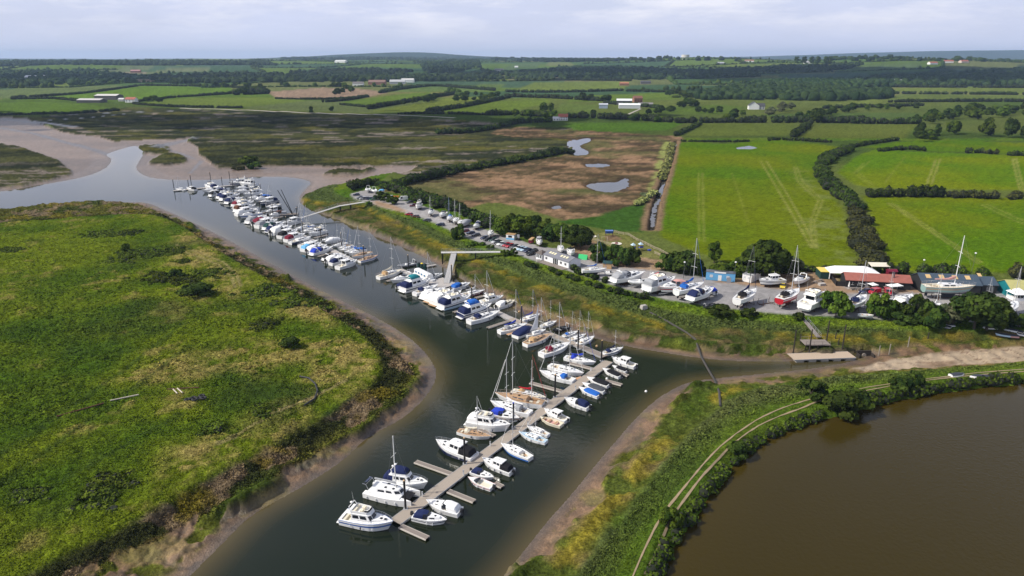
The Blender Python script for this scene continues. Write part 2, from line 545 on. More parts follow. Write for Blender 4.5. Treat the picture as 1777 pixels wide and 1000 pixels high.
POND3 = poly([(1016, 285), (1050, 285), (1056, 288), (1040, 291), (1022, 290)], 2.2)
POND4 = poly([(1278, 256), (1300, 253), (1314, 256), (1300, 259), (1282, 259)], 2.6)
POND5 = poly([(955, 360), (970, 358), (974, 362), (962, 364)], 2.2)
YELLOWR = poly([(1152, 246), (1172, 246), (1160, 280), (1148, 310), (1136, 340), (1110, 356), (1100, 350), (1122, 338), (1132, 312), (1140, 280)], 3.0)
FIELD1 = poly([(1182, 248), (1260, 250), (1330, 244), (1420, 250), (1472, 262), (1424, 284), (1412, 300), (1438, 330), (1462, 362), (1470, 400), (1490, 452), (1500, 474), (1330, 470),
               (1240, 448), (1148, 412), (1142, 400), (1155, 345), (1172, 290)], 3.0)
FIELD2 = poly([(1452, 300), (1480, 275), (1516, 260), (1600, 264), (1777, 270), (2300, 290), (2300, 345), (1777, 331), (1510, 326), (1482, 320)], 3.0)
FIELD3 = poly([(1496, 340), (1777, 344), (2300, 360), (2300, 500), (1777, 474), (1540, 470), (1522, 410)], 3.0)
FIELD4 = poly([(1496, 256), (1560, 246), (1650, 243), (1777, 248), (2300, 262), (2300, 280), (1777, 268), (1600, 262)], 3.0)
SLIP = poly([(1480, 640), (1560, 622), (1660, 610), (1777, 603), (2200, 585), (2200, 606), (1777, 628), (1640, 636), (1520, 646)], 0.8)
PLAYG = poly([(1012, 404), (1070, 400), (1100, 410), (1140, 432), (1170, 450), (1130, 448), (1090, 440), (1050, 424)], 3.5)
DIRT1 = poly([(985, 418), (1010, 404), (1050, 424), (1090, 440), (1150, 446), (1150, 470), (1060, 462), (1000, 440)], 3.5)
DIRT2 = poly([(1240, 480), (1300, 483), (1400, 470), (1440, 470), (1470, 500), (1600, 500), (1600, 508), (1440, 512), (1330, 500), (1240, 490)], 3.5)
DIRT3 = poly([(646, 352), (654, 349), (690, 358), (706, 368), (690, 366), (664, 360)], 3.5)

RIVER, VEGW, GRASSW, VEGE, SALTE, BANKE, VEGL, SALTL, BERML, LAKE, NWMUD, ISL1, ISL2, ISL3, ISL4, MARSHNW, REED, GREENT, POND1, POND2, FIELD1, YARD = [
    smooth(p, True) for p in (RIVER, VEGW, GRASSW, VEGE, SALTE, BANKE, VEGL, SALTL, BERML, LAKE, NWMUD, ISL1, ISL2, ISL3, ISL4, MARSHNW, REED, GREENT, POND1, POND2, FIELD1, YARD)]
TRACK1, TRACK2, CRESTL = smooth(TRACK1, sub=12), smooth(TRACK2, sub=12), smooth(CRESTL)
r_in = sdist(X, Y, RIVER, 120)
vw, gw = sdist(X, Y, VEGW, 60), sdist(X, Y, GRASSW, 60)
ve, se, be = sdist(X, Y, VEGE, 60), sdist(X, Y, SALTE, 60), sdist(X, Y, BANKE, 60)
vl, sl, bl = sdist(X, Y, VEGL, 60), sdist(X, Y, SALTL, 60), sdist(X, Y, BERML, 60)
lk = sdist(X, Y, LAKE, 60)
nm = sdist(X, Y, NWMUD, 60)
isl = np.maximum.reduce([sdist(X, Y, p, 60) for p in (ISL1, ISL2, ISL3, ISL4)])
mn = sdist(X, Y, MARSHNW, 60)
yd = sdist(X, Y, YARD, 60)
c1, c2, cl = ldist(X, Y, TRACK1), ldist(X, Y, TRACK2), ldist(X, Y, CRESTL)
rd = sdist(X, Y, REED, 60)
dt, dw_ = sdist(X, Y, DITCH, 30), sdist(X, Y, DITCHW, 30)
pnd = np.maximum.reduce([sdist(X, Y, p, 30) for p in (POND1, POND2, POND3, POND4, POND5)])
slip = sdist(X, Y, SLIP, 30)

n1 = fbm(X, Y, 1.6, 1, 3); n4 = fbm(X, Y, 5.0, 2, 4); n15 = fbm(X, Y, 16.0, 3, 4); n60 = fbm(X, Y, 70.0, 4, 4)
n300 = fbm(X, Y, 320.0, 5, 3)
ragged = (n4 - 0.5) * 7 + (n15 - 0.5) * 7                 # makes every natural edge uneven
north = Y > 560                                           # land north of the creek's mouth

# which ground is bare mud
land = np.maximum.reduce([vw, ve, vl])
hinter = (Y > 330) & (nm < 0) & (r_in < -45)              # land beyond the traced banks
muddy = ((land < 0) & ~hinter) | ((nm > 0) & (r_in < 0))
muddy &= ~((nm > 0) & (isl > 0))
mudd = np.where((nm > -60) & (Y > 420), np.maximum(nm, -np.maximum(land, isl)), -land)
mudd = np.where(hinter & (nm < 0), -60, mudd)
mudd = np.where(isl > -20, np.minimum(mudd, -isl), mudd)

# height
far = hfar(X, Y)
Z = np.full(X.shape, 3.0) + far
mud_z = np.clip(0.09 * np.maximum(-r_in, 0), 0, 0.9) + 0.25 * (n4 - 0.4) * sstep(2, 10, -r_in)
mud_z = np.where((nm > 0) & (Y > 420), np.clip(0.025 * np.maximum(-r_in, 0), 0.02, 0.5) + 0.12 * (n15 - .5) * sstep(2, 20, -r_in), mud_z)
w_m = sstep(-1.5, 1.5, mudd + np.where(Y < 420, ragged * 0.9, ragged * 0.2))
salt_z = 1.15 + 0.9 * np.clip((n4 - 0.35) * 1.6, 0, 1)
saltm = np.maximum.reduce([np.minimum(vw, -gw), np.minimum(ve, -se), np.minimum(vl, -sl)])
w_s = sstep(-2, 2, np.maximum(np.maximum(np.minimum(mn, 30), isl), saltm) + ragged * 0.2)
w_s = np.where((be > 4) & (mn < 0), 0, w_s)
Z = Z * (1 - w_s) + (salt_z + 0.3) * w_s
mid_e = sstep(-2, 4, se) * (1 - sstep(-3, 5, be)) * (Y < 900)
Z = Z * (1 - mid_e) + (2.0 + 0.5 * n4) * mid_e
mid_l = sstep(-2, 3, sl) * (1 - sstep(-2, 6, bl)) * (Y < 900)
Z = Z * (1 - mid_l) + (1.9 + 0.6 * n4) * mid_l
Z = Z * (1 - w_m) + mud_z * w_m
Z += 0.8 * np.exp(-((yd + 7) / 5.0) ** 2) * (be > -2)      # flood bank beside the yard
Z = Z + (3.5 - Z) * sstep(-3, 1, yd)
berm = 3.15 * np.exp(-(cl / 9.0) ** 2)
Z = np.where(bl > -20, np.maximum(Z * sstep(0, 6, -lk), 0) * 0 + np.maximum(np.where(lk > -4, 1.2, Z), berm), Z)
Z = np.where(r_in > 0, -0.04 - np.minimum(2.4, r_in * 0.16), np.maximum(Z, 0.02 + 0.03 * np.minimum(-r_in, 5)))
Z = np.where(lk > -3, np.minimum(Z, 1.6 - np.minimum(2.0, (lk + 0.3) * 0.6)), Z)
Z = np.where(dt > 0, np.minimum(Z, 3.0 - 0.55 * np.minimum(dt, 2.6)), Z)
Z = np.where(dw_ > -0.5, np.minimum(Z, 1.9 - 0.2 * np.minimum(dw_ + 0.5, 2)), Z)
Z = np.where(pnd > -3, np.minimum(Z, 2.85 - 0.25 * np.minimum(pnd + 3, 6)), Z)
slw = sstep(-3, 2, slip)
Z = Z * (1 - slw) + 0.75 * slw

# ---- colour of the ground itself (grass, mud, weed, reed, gravel, crops)
def mixc(C, c, w):
    C += (np.asarray(c, np.float32)[None, :] - C) * w[:, None].astype(np.float32)


def mixv(C, c, w):
    C += (c - C) * w[:, None].astype(np.float32)


def blend(a, b, t):
    return (np.asarray(a, np.float32)[None, :] * (1 - t[:, None]) + np.asarray(b, np.float32)[None, :] * t[:, None]).astype(np.float32)


GRASS_Y, GRASS_D, DRY = (0.108, 0.142, 0.009), (0.048, 0.088, 0.007), (0.26, 0.205, 0.070)
Cc = blend((0.060, 0.095, 0.020), (0.10, 0.125, 0.03), sstep(0.35, 0.65, n300))
soft = STEP * 1.0 + 0.3

# fields of the plain and the hills beyond: a patchwork of crops, each its own colour
CROPS = [(0.085, 0.130, 0.022), (0.105, 0.140, 0.030), (0.055, 0.100, 0.030), (0.045, 0.085, 0.040), (0.11, 0.125, 0.045), (0.075, 0.12, 0.018),
         (0.13, 0.135, 0.045), (0.05, 0.09, 0.05), (0.19, 0.155, 0.105)]
far_edges = []
_ca, _sa = math.cos(0.28), math.sin(0.28)
cell = {}
for i in range(-16, 18):
    for j in range(0, 17):
        a, b = i * 420.0 + (j % 2) * 170, 1500 + j * (250.0 + j * 22)
        a += RNG.uniform(-110, 110); b += RNG.uniform(-70, 70)
        cell[i, j] = (a * _ca * (1 + j * 0.06) - (b - 2500) * _sa, a * _sa * 0.5 + b)
for i in range(-16, 17):
    for j in range(0, 16):
        q = np.array([cell[i, j], cell[i + 1, j], cell[i + 1, j + 1], cell[i, j + 1]])
        cx, cy = q.mean(0)
        if abs(cx) > 0.95 * cy + 300 or cy < 1300:
            continue
        c = CROPS[int(RNG.choice(9, p=[.17, .16, .14, .12, .12, .1, .09, .06, .04]))]
        mixc(Cc, c, (sdist(X, Y, q, 20) > 0).astype(float))
        far_edges.append((cell[i, j], cell[i + 1, j]))
        far_edges.append((cell[i, j], cell[i, j + 1]))
MIDF = [
    ([(30, 173), (130, 163), (240, 150), (300, 149), (402, 152), (398, 163), (300, 163), (262, 176), (130, 174)], (0.085, 0.145, 0.018)),
    ([(-60, 160), (60, 152), (200, 148), (238, 150), (130, 162), (20, 171), (-60, 173)], (0.095, 0.125, 0.045)),
    ([(-60, 180), (70, 176), (150, 181), (205, 190), (120, 196), (-60, 200)], (0.085, 0.14, 0.02)),
    ([(240, 179), (340, 169), (475, 170), (540, 175), (420, 186), (290, 186)], (0.11, 0.15, 0.028)),
    ([(420, 187), (545, 174), (600, 176), (760, 176), (640, 196), (500, 192)], (0.10, 0.125, 0.045)),
    ([(462, 160), (560, 152), (638, 155), (672, 162), (640, 168), (560, 172), (480, 170)], (0.23, 0.165, 0.115)),
    ([(590, 178), (700, 163), (748, 160), (742, 166), (650, 184)], (0.09, 0.14, 0.02)),
    ([(640, 193), (735, 178), (780, 169), (860, 168), (850, 174), (742, 194)], (0.12, 0.15, 0.028)),
    ([(745, 196), (862, 176), (950, 172), (955, 178), (890, 193), (800, 198)], (0.105, 0.15, 0.022)),
    ([(880, 158), (930, 142), (1092, 142), (1082, 156), (960, 160)], (0.11, 0.145, 0.03)),
    ([(668, 160), (700, 148), (880, 146), (850, 158), (740, 160)], (0.085, 0.125, 0.035)),
    ([(965, 192), (975, 180), (1040, 182), (1028, 194)], (0.10, 0.14, 0.03)),
    ([(980, 178), (1010, 166), (1180, 160), (1200, 172), (1040, 176)], (0.095, 0.14, 0.022)),
    ([(1115, 197), (1130, 186), (1250, 182), (1300, 186), (1250, 200)], (0.085, 0.13, 0.022)),
    ([(1185, 236), (1215, 215), (1378, 216), (1368, 236)], (0.105, 0.135, 0.025)),
    ([(1376, 238), (1402, 217), (1590, 217), (1568, 243)], (0.11, 0.135, 0.025)),
    ([(1300, 200), (1430, 196), (1600, 196), (1590, 206), (1400, 206)], (0.075, 0.115, 0.03)),
    ([(1430, 185), (1480, 174), (1532, 171), (1530, 184)], (0.12, 0.15, 0.035)),
    ([(1540, 176), (1560, 163), (1777, 165), (1900, 168), (1900, 178), (1777, 175)], (0.095, 0.125, 0.03)),
    ([(1540, 160), (1560, 152), (1777, 153), (1900, 156), (1900, 162), (1777, 160)], (0.11, 0.14, 0.03)),
    ([(960, 228), (990, 214), (1190, 212), (1160, 226), (1040, 230)], (0.07, 0.135, 0.015)),
    ([(1350, 136), (1380, 129), (1500, 128), (1530, 132), (1500, 139), (1400, 140)], (0.05, 0.085, 0.06)),
    ([(1440, 148), (1530, 128), (1620, 122), (1777, 116), (1950, 114), (1950, 150), (1777, 151), (1600, 150)], (0.018, 0.035, 0.028)),
    ([(510, 124), (560, 118), (720, 117), (725, 124), (660, 130), (560, 131)], (0.040, 0.085, 0.045)),
    ([(725, 124), (730, 117), (790, 118), (782, 126)], (0.045, 0.09, 0.045)),
    ([(110, 130), (190, 117), (270, 114), (262, 120), (190, 130)], (0.10, 0.125, 0.06)),
    ([(248, 128), (300, 117), (366, 117), (360, 124)], (0.12, 0.14, 0.065)),
    ([(870, 121), (892, 112), (940, 109), (932, 118)], (0.075, 0.115, 0.045)),
    ([(945, 116), (952, 108), (990, 109), (1000, 116)], (0.12, 0.14, 0.05)),
    ([(1420, 125), (1500, 114), (1600, 108), (1640, 110), (1560, 120)], (0.075, 0.11, 0.045)),
]
midp = []
for pts, c in MIDF:
    q = gpoly(pts)
    midp.append(q)
    mixc(Cc, c, sstep(-4, 4, sdist(X, Y, q, 30)))
Cc *= (0.82 + 0.36 * n60)[:, None].astype(np.float32)
# tilled lines in the crops
_tl = 0.5 + 0.5 * np.sin((X * 0.86 - Y * 0.5) / 7.0)
Cc *= (1 - 0.10 * _tl * sstep(900, 1200, Y) * (Y < 4000))[:, None].astype(np.float32)

mixc(Cc, (0.022, 0.036, 0.026), sstep(8200, 9200, Y) * 0.9)
# near green fields
fg = blend((0.078, 0.150, 0.004), (0.130, 0.165, 0.005), sstep(0.3, 0.7, n60))
for p, k in ((FIELD1, 0.92), (FIELD2, 1.06), (FIELD3, 1.0), (FIELD4, 0.92)):
    mixv(Cc, fg * k * (0.93 + 0.14 * n4)[:, None].astype(np.float32), sstep(-2, 2, sdist(X, Y, p, 30) + ragged * 0.3))
f1 = sdist(X, Y, FIELD1, 30)
pale = poly([(1385, 300), (1412, 305), (1440, 335), (1462, 365), (1470, 410), (1490, 455), (1440, 450), (1400, 400), (1425, 350)], 3.0)
mixc(Cc, (0.155, 0.185, 0.045), sstep(-12, 8, sdist(X, Y, pale, 40) + (n15 - .5) * 40) * sstep(0.42, 0.62, n4) * 0.8 * (f1 > 0))
TRAMS = [([(1212, 300), (1213, 420)], 0.45), ([(1219, 300), (1222, 420)], 0.45), ([(1320, 280), (1350, 330), (1385, 390), (1408, 430)], 0.75), ([(1330, 280), (1362, 330), (1396, 390), (1416, 430)], 0.75),
         ([(1378, 290), (1384, 315), (1420, 348), (1406, 385), (1410, 430)], 0.6), ([(1383, 290), (1392, 314), (1428, 348), (1413, 385), (1418, 430)], 0.6),
         ([(1500, 282), (1482, 300), (1510, 322)], 0.4), ([(1509, 280), (1488, 298), (1516, 322)], 0.4), ([(1572, 270), (1535, 318)], 0.3), ([(1625, 275), (1608, 320)], 0.8), ([(1632, 275), (1616, 320)], 0.8),
         ([(1757, 276), (1770, 331)], 0.8), ([(1763, 276), (1777, 331)], 0.8), ([(1540, 352), (1600, 392), (1660, 432), (1698, 458)], 0.75), ([(1546, 352), (1606, 390), (1666, 430), (1704, 456)], 0.75),
         ([(1704, 356), (1777, 390)], 0.7), ([(1712, 354), (1782, 386)], 0.7), ([(1270, 300), (1300, 390)], 0.3)]
for pts, k in TRAMS:
    p = poly(pts, 3.0)
    mixc(Cc, (0.23, 0.235, 0.06), k * 0.75 * sstep(0.7, 0.25, ldist(X, Y, p, 20) - 0.3 * STEP) * (0.5 + n4))
# grass field west of the river
gwm = sstep(-1, 1, gw + ragged * 0.35)
g = blend(GRASS_D, GRASS_Y, sstep(0.30, 0.62, 0.55 * n60 + 0.45 * n15))
mixv(Cc, g, gwm)
dryp = [poly(p, 3.0) for p in ([(560, 590), (610, 585), (660, 620), (640, 665), (560, 690), (520, 680), (540, 630)], [(380, 610), (470, 600), (520, 630), (450, 670), (330, 660), (280, 650)],
                               [(470, 500), (520, 515), (590, 560), (560, 580), (480, 540)], [(280, 395), (330, 405), (410, 470), (390, 500), (320, 430)], [(460, 690), (540, 660), (560, 700), (480, 740), (400, 790), (330, 800)])]
drym = np.maximum.reduce([sdist(X, Y, p, 40) for p in dryp])
mixc(Cc, DRY, gwm * sstep(-10, 10, drym + (n15 - 0.5) * 34) * sstep(0.36, 0.60, 0.6 * n4 + 0.4 * n1) * 0.8)
mixc(Cc, DRY, gwm * sstep(0.60, 0.72, 0.5 * n15 + 0.5 * n4) * 0.55)
mixc(Cc, (0.030, 0.055, 0.010), gwm * sstep(0.60, 0.78, fbm(X, Y, 30, 61, 4)) * 0.75)
for pts in ([(-20, 800), (100, 720), (220, 640), (320, 560)], [(0, 840), (120, 755), (240, 670), (330, 600)], [(60, 860), (200, 780), (310, 720)], [(330, 640), (420, 660), (470, 690)]):
    mixc(Cc, (0.035, 0.06, 0.012), gwm * 0.55 * sstep(1.3, 0.4, ldist(X, Y, poly(pts, 3.0), 20) + (n4 - .5) * 2))
for pts in ([(300, 430), (380, 460), (402, 480), (408, 500)], [(306, 425), (388, 455), (411, 478), (418, 497)], [(380, 770), (470, 720), (540, 690), (600, 660)]):
    mixc(Cc, (0.28, 0.23, 0.11), gwm * 0.6 * sstep(0.9, 0.3, ldist(X, Y, poly(pts, 3.0), 20) + (n4 - .5)))
mixc(Cc, (0.33, 0.25, 0.15), sstep(-1, 2, sdist(X, Y, poly([(520, 697), (550, 678), (558, 682), (540, 702)], 3), 20) + ragged * .3) * .8)
# salt marsh fringes
sm = blend((0.055, 0.072, 0.014), (0.105, 0.108, 0.020), sstep(0.35, 0.6, n15))
sm = sm * (0.6 + 0.8 * n1)[:, None].astype(np.float32)
smw = sstep(-1, 1, np.minimum(vw, -gw) + ragged * 0.25)
mixv(Cc, sm, smw)
mixc(Cc, (0.022, 0.028, 0.012), smw * sstep(-9, -3, gw + ragged * .3) * 0.85)                # dark sea-purslane edge
mixc(Cc, (0.21, 0.155, 0.10), smw * sstep(0.56, 0.66, fbm(X, Y, 7, 71, 3)) * 0.85)
mixc(Cc, (0.17, 0.14, 0.015), smw * sstep(0.58, 0.70, fbm(X, Y, 9, 73, 3)) * 0.7)
# east bank: weed on the mud, yellow wrack, sea grass, bright bank
eb = sstep(-1, 1, np.minimum(ve, 40) + ragged * 0.3) * (Y < 900) * (be < 12)
mixv(Cc, blend((0.060, 0.080, 0.018), (0.135, 0.108, 0.045), sstep(0.40, 0.66, n4)), eb)
mixc(Cc, (0.075, 0.095, 0.018), eb * sstep(0.45, 0.65, n15) * 0.7)
wrack = np.exp(-((se + 2.0 + ragged * 0.25) / 3.6) ** 2)
mixc(Cc, (0.225, 0.180, 0.020), eb * wrack * sstep(0.38, 0.58, n4) * sstep(0.32, 0.48, n15) * 0.9)
seg_ = sstep(-1, 1, se + ragged * 0.25) * (Y < 900)
mixv(Cc, blend((0.066, 0.094, 0.026), (0.092, 0.125, 0.035), n15), seg_ * (be < 12))
bk = sstep(-1.5, 1.5, be + ragged * 0.2) * (Y < 800) * (yd < 4)
near_e = (be < 26)
mixv(Cc, blend((0.060, 0.120, 0.010), (0.105, 0.150, 0.014), sstep(.3, .7, n15)), bk * near_e)
# south-east bank
lb = sstep(-1, 1, vl + ragged * 0.3) * (lk < 2)
mixv(Cc, blend((0.070, 0.090, 0.016), (0.150, 0.115, 0.055), sstep(0.42, 0.68, n4)), lb)
mixc(Cc, (0.060, 0.095, 0.012), lb * sstep(0.42, 0.6, fbm(X, Y, 11, 81, 3)) * 0.8)
wr2 = np.exp(-((sl + 3.0 + ragged * 0.35) / 2.2) ** 2)
mixc(Cc, (0.20, 0.165, 0.020), lb * wr2 * sstep(0.36, 0.56, n4) * sstep(0.34, 0.5, n15) * 0.9)
mixv(Cc, blend((0.048, 0.068, 0.024), (0.085, 0.105, 0.034), sstep(.3, .7, n15)), sstep(-1, 1, sl + ragged * 0.25) * lb)
mixv(Cc, blend((0.062, 0.120, 0.010), (0.110, 0.155, 0.016), sstep(.3, .7, n15)), sstep(-1.5, 1.5, bl + ragged * 0.2) * lb)
mixv(Cc, blend((0.045, 0.085, 0.010), (0.085, 0.125, 0.016), n4), lb * sstep(9, 5, cl) * (cl < 9) * 0.6)
for c_ in ():
    mixc(Cc, (0.40, 0.31, 0.19), sstep(0.62, 0.30, c_ + (n4 - 0.5) * 0.5 + (n15 - .5) * .5) * lb * 0.95)
# north-west marsh, with its drains, and the reed bed
st = fbm(X * 0.30 + Y * 0.10, Y * 1.0 - X * 0.25, 16.0, 91, 4)
st2 = fbm(X * 0.5 + Y * 0.10, Y * 1.6 - X * 0.30, 9.0, 92, 3)
mm = blend((0.026, 0.031, 0.014), (0.082, 0.086, 0.030), sstep(0.36, 0.66, 0.6 * st + 0.4 * st2))
mnw = sstep(-1, 1, np.maximum(mn, isl) + ragged * 0.4)
mixv(Cc, mm, mnw)
mixc(Cc, (0.125, 0.115, 0.022), mnw * sstep(0.56, 0.70, fbm(X, Y, 40, 93, 4)) * 0.6)
drain = fbm(X * 0.10 + Y * 0.03, Y * 1.5 - X * 0.36, 11.0, 95, 3)
mixc(Cc, (0.26, 0.215, 0.19), mnw * sstep(0.60, 0.68, drain) * sstep(0.36, 0.56, fbm(X, Y, 120, 97, 2)) * 0.75)
mixc(Cc, (0.030, 0.036, 0.022), mnw * sstep(0.40, 0.32, st) * 0.6)
rdm = sstep(-1.5, 1.5, rd + ragged * 0.4)
rs = fbm(X * 0.45, Y * 1.0 + X * 0.1, 22.0, 101, 4)
mixv(Cc, blend((0.085, 0.066, 0.034), (0.285, 0.178, 0.105), sstep(0.36, 0.64, 0.55 * rs + 0.45 * n4)), rdm)
mixc(Cc, (0.085, 0.100, 0.032), rdm * sstep(0.48, 0.62, fbm(X, Y, 60, 103, 4)) * 0.75)
mixc(Cc, (0.055, 0.040, 0.024), rdm * sstep(0.58, 0.70, fbm(X * .5, Y * 1.2, 16, 105, 3)) * 0.8)
mixc(Cc, (0.055, 0.040, 0.028), sstep(6, 1, -pnd) * (pnd > -8) * 0.8 * rdm)
mixc(Cc, (0.040, 0.092, 0.014), sstep(-2, 2, sdist(X, Y, GREENT, 30) + ragged * 0.4))
yr = sstep(-2, 2, sdist(X, Y, YELLOWR, 30) + ragged * 0.5) * sstep(0.35, 0.5, fbm(X, Y, 14, 107, 3))
mixc(Cc, (0.25, 0.28, 0.085), yr)
mixc(Cc, (0.20, 0.135, 0.08), sstep(-4, -1, dt + ragged * .25) * (dt < 3))
mixc(Cc, (0.030, 0.026, 0.020), sstep(0.2, 1.2, dt + ragged * .1))
# mud
isle = fbm(X, Y, 5.5, 141, 4)
wm = sstep(-1.0, 1.0, mudd + np.where(Y < 420, ragged * 0.9, ragged * 0.3))
wm *= 1 - sstep(0.54, 0.60, isle) * sstep(16, 3, mudd) * (Y < 420) * sstep(1.5, 4, -r_in)
wetn = sstep(0.45, 0.62, n4)
mud = blend((0.105, 0.070, 0.045), (0.215, 0.145, 0.095), sstep(0.3, 0.7, 0.5 * n4 + 0.5 * n15))
nwm = sstep(380, 470, Y) * (X < 60)
mud = mud * (1 - nwm[:, None]) + blend((0.150, 0.122, 0.112), (0.225, 0.178, 0.158), sstep(.3, .7, fbm(X * .4, Y, 40, 111, 4))) * nwm[:, None]
mixv(Cc, sm * np.array([.95, 1.05, .9], np.float32), ((land < 1) & (Y < 420) & (r_in < 0)).astype(float))
mixv(Cc, (mud * np.array([1.06, .96, .80])).astype(np.float32), wm)
mixc(Cc, (0.065, 0.046, 0.033), wm * (1 - nwm) * sstep(0.10, 0.02, np.abs(fbm(X, Y, 4.2, 131, 3) - 0.5)) * (X < 0) * .8)  # mud colour darkened along the hollows of its relief
mixc(Cc, (0.075, 0.070, 0.030), wm * sstep(0.50, 0.62, fbm(X, Y, 4.0, 113, 4)) * sstep(1.5, 5, -r_in) * 0.7 * (1 - nwm))
mixc(Cc, (0.115, 0.090, 0.070), wm * sstep(3.0, 0.0, -r_in) * 0.8)
mixc(Cc, (0.20, 0.165, 0.03), wm * sstep(-14, 0, -mudd) * sstep(0.58, 0.7, fbm(X, Y, 8, 115, 3)) * 0.45 * (1 - nwm))
WET = np.clip(wm * (0.25 + 0.75 * sstep(16, 0, -r_in) + 0.65 * nwm), 0, 1)
for pts, wdt in (([(-60, 224), (0, 222), (60, 232), (110, 246), (150, 256), (190, 268)], 5.0), ([(0, 206), (70, 214), (130, 222)], 8.0), ([(275, 256), (300, 248), (335, 242)], 9.0), ([(280, 258), (300, 262), (350, 280), (330, 300)], 2.0),
                 ([(110, 200), (240, 196), (300, 194)], 3.5), ([(60, 212), (150, 206), (230, 198)], 3.0)):
    d = ldist(X, Y, poly(pts, 0.6), 40)
    w = sstep(wdt, wdt * 0.4, d + ragged * 0.4)
    mixc(Cc, (0.13, 0.125, 0.13), w * 0.8)
    WET = np.maximum(WET, w)
# slipway, yard, dirt
sw = sstep(-0.8, 0.8, slip + ragged * 0.1)
mixc(Cc, (0.24, 0.17, 0.115), sw)
_sx = X * 0.98 + Y * 0.2
slab = (np.abs(((_sx + 300) % 7.0) - 3.5) < 3.35) & (np.abs(((Y - X * 0.12 + 300) % 5.0) - 2.5) < 2.35)
mixc(Cc, (0.42, 0.33, 0.23), sw * sstep(0.44, 0.52, fbm(X * .4, Y, 9, 121, 3) + 0.06) * slab * 0.9)
ydm = sstep(-0.8, 0.8, yd + ragged * 0.12)
mixv(Cc, blend((0.29, 0.28, 0.28), (0.36, 0.345, 0.34), sstep(.3, .7, 0.7 * n15 + .3 * n60)), ydm)
for p in (DIRT1, DIRT2, DIRT3):
    mixv(Cc, blend((0.29, 0.185, 0.105), (0.36, 0.25, 0.165), n4), sstep(-2, 2, sdist(X, Y, p, 20) + ragged * 0.4) * 0.95)
mixv(Cc, blend((0.12, 0.135, 0.03), (0.20, 0.19, 0.07), n15), sstep(-1.5, 1.5, sdist(X, Y, PLAYG, 20) + ragged * .2))
mixc(Cc, (0.20, 0.12, 0.08), sstep(0, 1.5, sdist(X, Y, poly([(1046, 408), (1066, 404), (1084, 414), (1066, 418), (1050, 416)], 3.5), 20)) * .8)
# pale lane on the sea wall far off
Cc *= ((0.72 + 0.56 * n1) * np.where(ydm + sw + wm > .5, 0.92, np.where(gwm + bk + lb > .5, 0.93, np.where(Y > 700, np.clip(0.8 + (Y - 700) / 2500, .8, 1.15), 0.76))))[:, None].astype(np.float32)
Cc = np.clip(Cc, 0.005, 0.8)

# ---- tufts, lumps and ruts as real relief
fade = np.clip(2.2 / STEP, 0, 1) ** 1.2 * (1 - 0.85 * sstep(2.2, 1.0, np.minimum(c1, c2)))
grassy = np.clip(1 - wm - ydm - sw, 0, 1)
amp = np.where(mnw + smw > 0.5, 0.9, 0.6) * grassy * fade
amp = np.where((f1 > 0) | (Y > 700), 0.18 * fade, amp)
rough_m = (smw + eb + lb) > 0.5
Z = Z + amp * (n1 - 0.5) * 1.5 + amp * (n4 - 0.5) * np.where(rough_m, 1.6, 1.0)
Z = Z + gwm * fade * 0.9 * (n15 - 0.5)
Z = Z + wm * (1 - nwm) * fade * sstep(1, 5, -r_in) * (2.2 * np.abs(fbm(X, Y, 4.2, 131, 3) - 0.5) + 1.5 * np.abs(fbm(X, Y, 1.9, 133, 2) - .5) * (X < 0) - 0.2)
Z = np.where(r_in < 0, np.maximum(Z, np.minimum(0.02 - 0.02 * r_in, 0.3)), Z)
ZG = Z.reshape(NR, NC)


def gz(x, y):
    """height of the finished ground sheet"""
    x = np.atleast_1d(np.asarray(x, float)); y = np.atleast_1d(np.asarray(y, float))
    r = np.clip(np.interp(y, rowsY, np.arange(NR)), 0, NR - 1.001)
    c = np.clip(np.interp(x / np.maximum(y, 1), colU, np.arange(NC)), 0, NC - 1.001)
    r0, c0 = r.astype(int), c.astype(int)
    fr, fc = r - r0, c - c0
    z = (ZG[r0, c0] * (1 - fc) + ZG[r0, c0 + 1] * fc) * (1 - fr) + (ZG[r0 + 1, c0] * (1 - fc) + ZG[r0 + 1, c0 + 1] * fc) * fr
    return z if len(z) > 1 else float(z[0])


def land_pt(px, py, base=3.0):
    x, y = gp(px, py, base)
    return x, y, gz(x, y)


def shader_mat(name):
    m = bpy.data.materials.new(name)
    m.use_nodes = True
    return m, m.node_tree, m.node_tree.nodes['Principled BSDF']


gm, t, b = shader_mat('ground_cover')
at = t.nodes.new('ShaderNodeAttribute'); at.attribute_name = 'cover'
aw = t.nodes.new('ShaderNodeAttribute'); aw.attribute_name = 'wet'
geo = t.nodes.new('ShaderNodeNewGeometry')
na = t.nodes.new('ShaderNodeTexNoise'); na.inputs['Scale'].default_value = 2.6; na.inputs['Detail'].default_value = 6; na.inputs['Roughness'].default_value = 0.68
nb = t.nodes.new('ShaderNodeTexNoise'); nb.inputs['Scale'].default_value = 0.28; nb.inputs['Detail'].default_value = 5
mr = t.nodes.new('ShaderNodeMapRange'); mr.inputs[1].default_value = 0.32; mr.inputs[2].default_value = 0.70; mr.inputs[3].default_value = 0.35; mr.inputs[4].default_value = 1.65
mr2 = t.nodes.new('ShaderNodeMapRange'); mr2.inputs[1].default_value = 0.3; mr2.inputs[2].default_value = 0.7; mr2.inputs[3].default_value = 0.80; mr2.inputs[4].default_value = 1.18
mu = t.nodes.new('ShaderNodeMath'); mu.operation = 'MULTIPLY'
vm = t.nodes.new('ShaderNodeVectorMath'); vm.operation = 'SCALE'
for n_ in (na, nb):
    t.links.new(geo.outputs['Position'], n_.inputs['Vector'])
t.links.new(na.outputs['Fac'], mr.inputs[0]); t.links.new(nb.outputs['Fac'], mr2.inputs[0])
t.links.new(mr.outputs[0], mu.inputs[0]); t.links.new(mr2.outputs[0], mu.inputs[1])
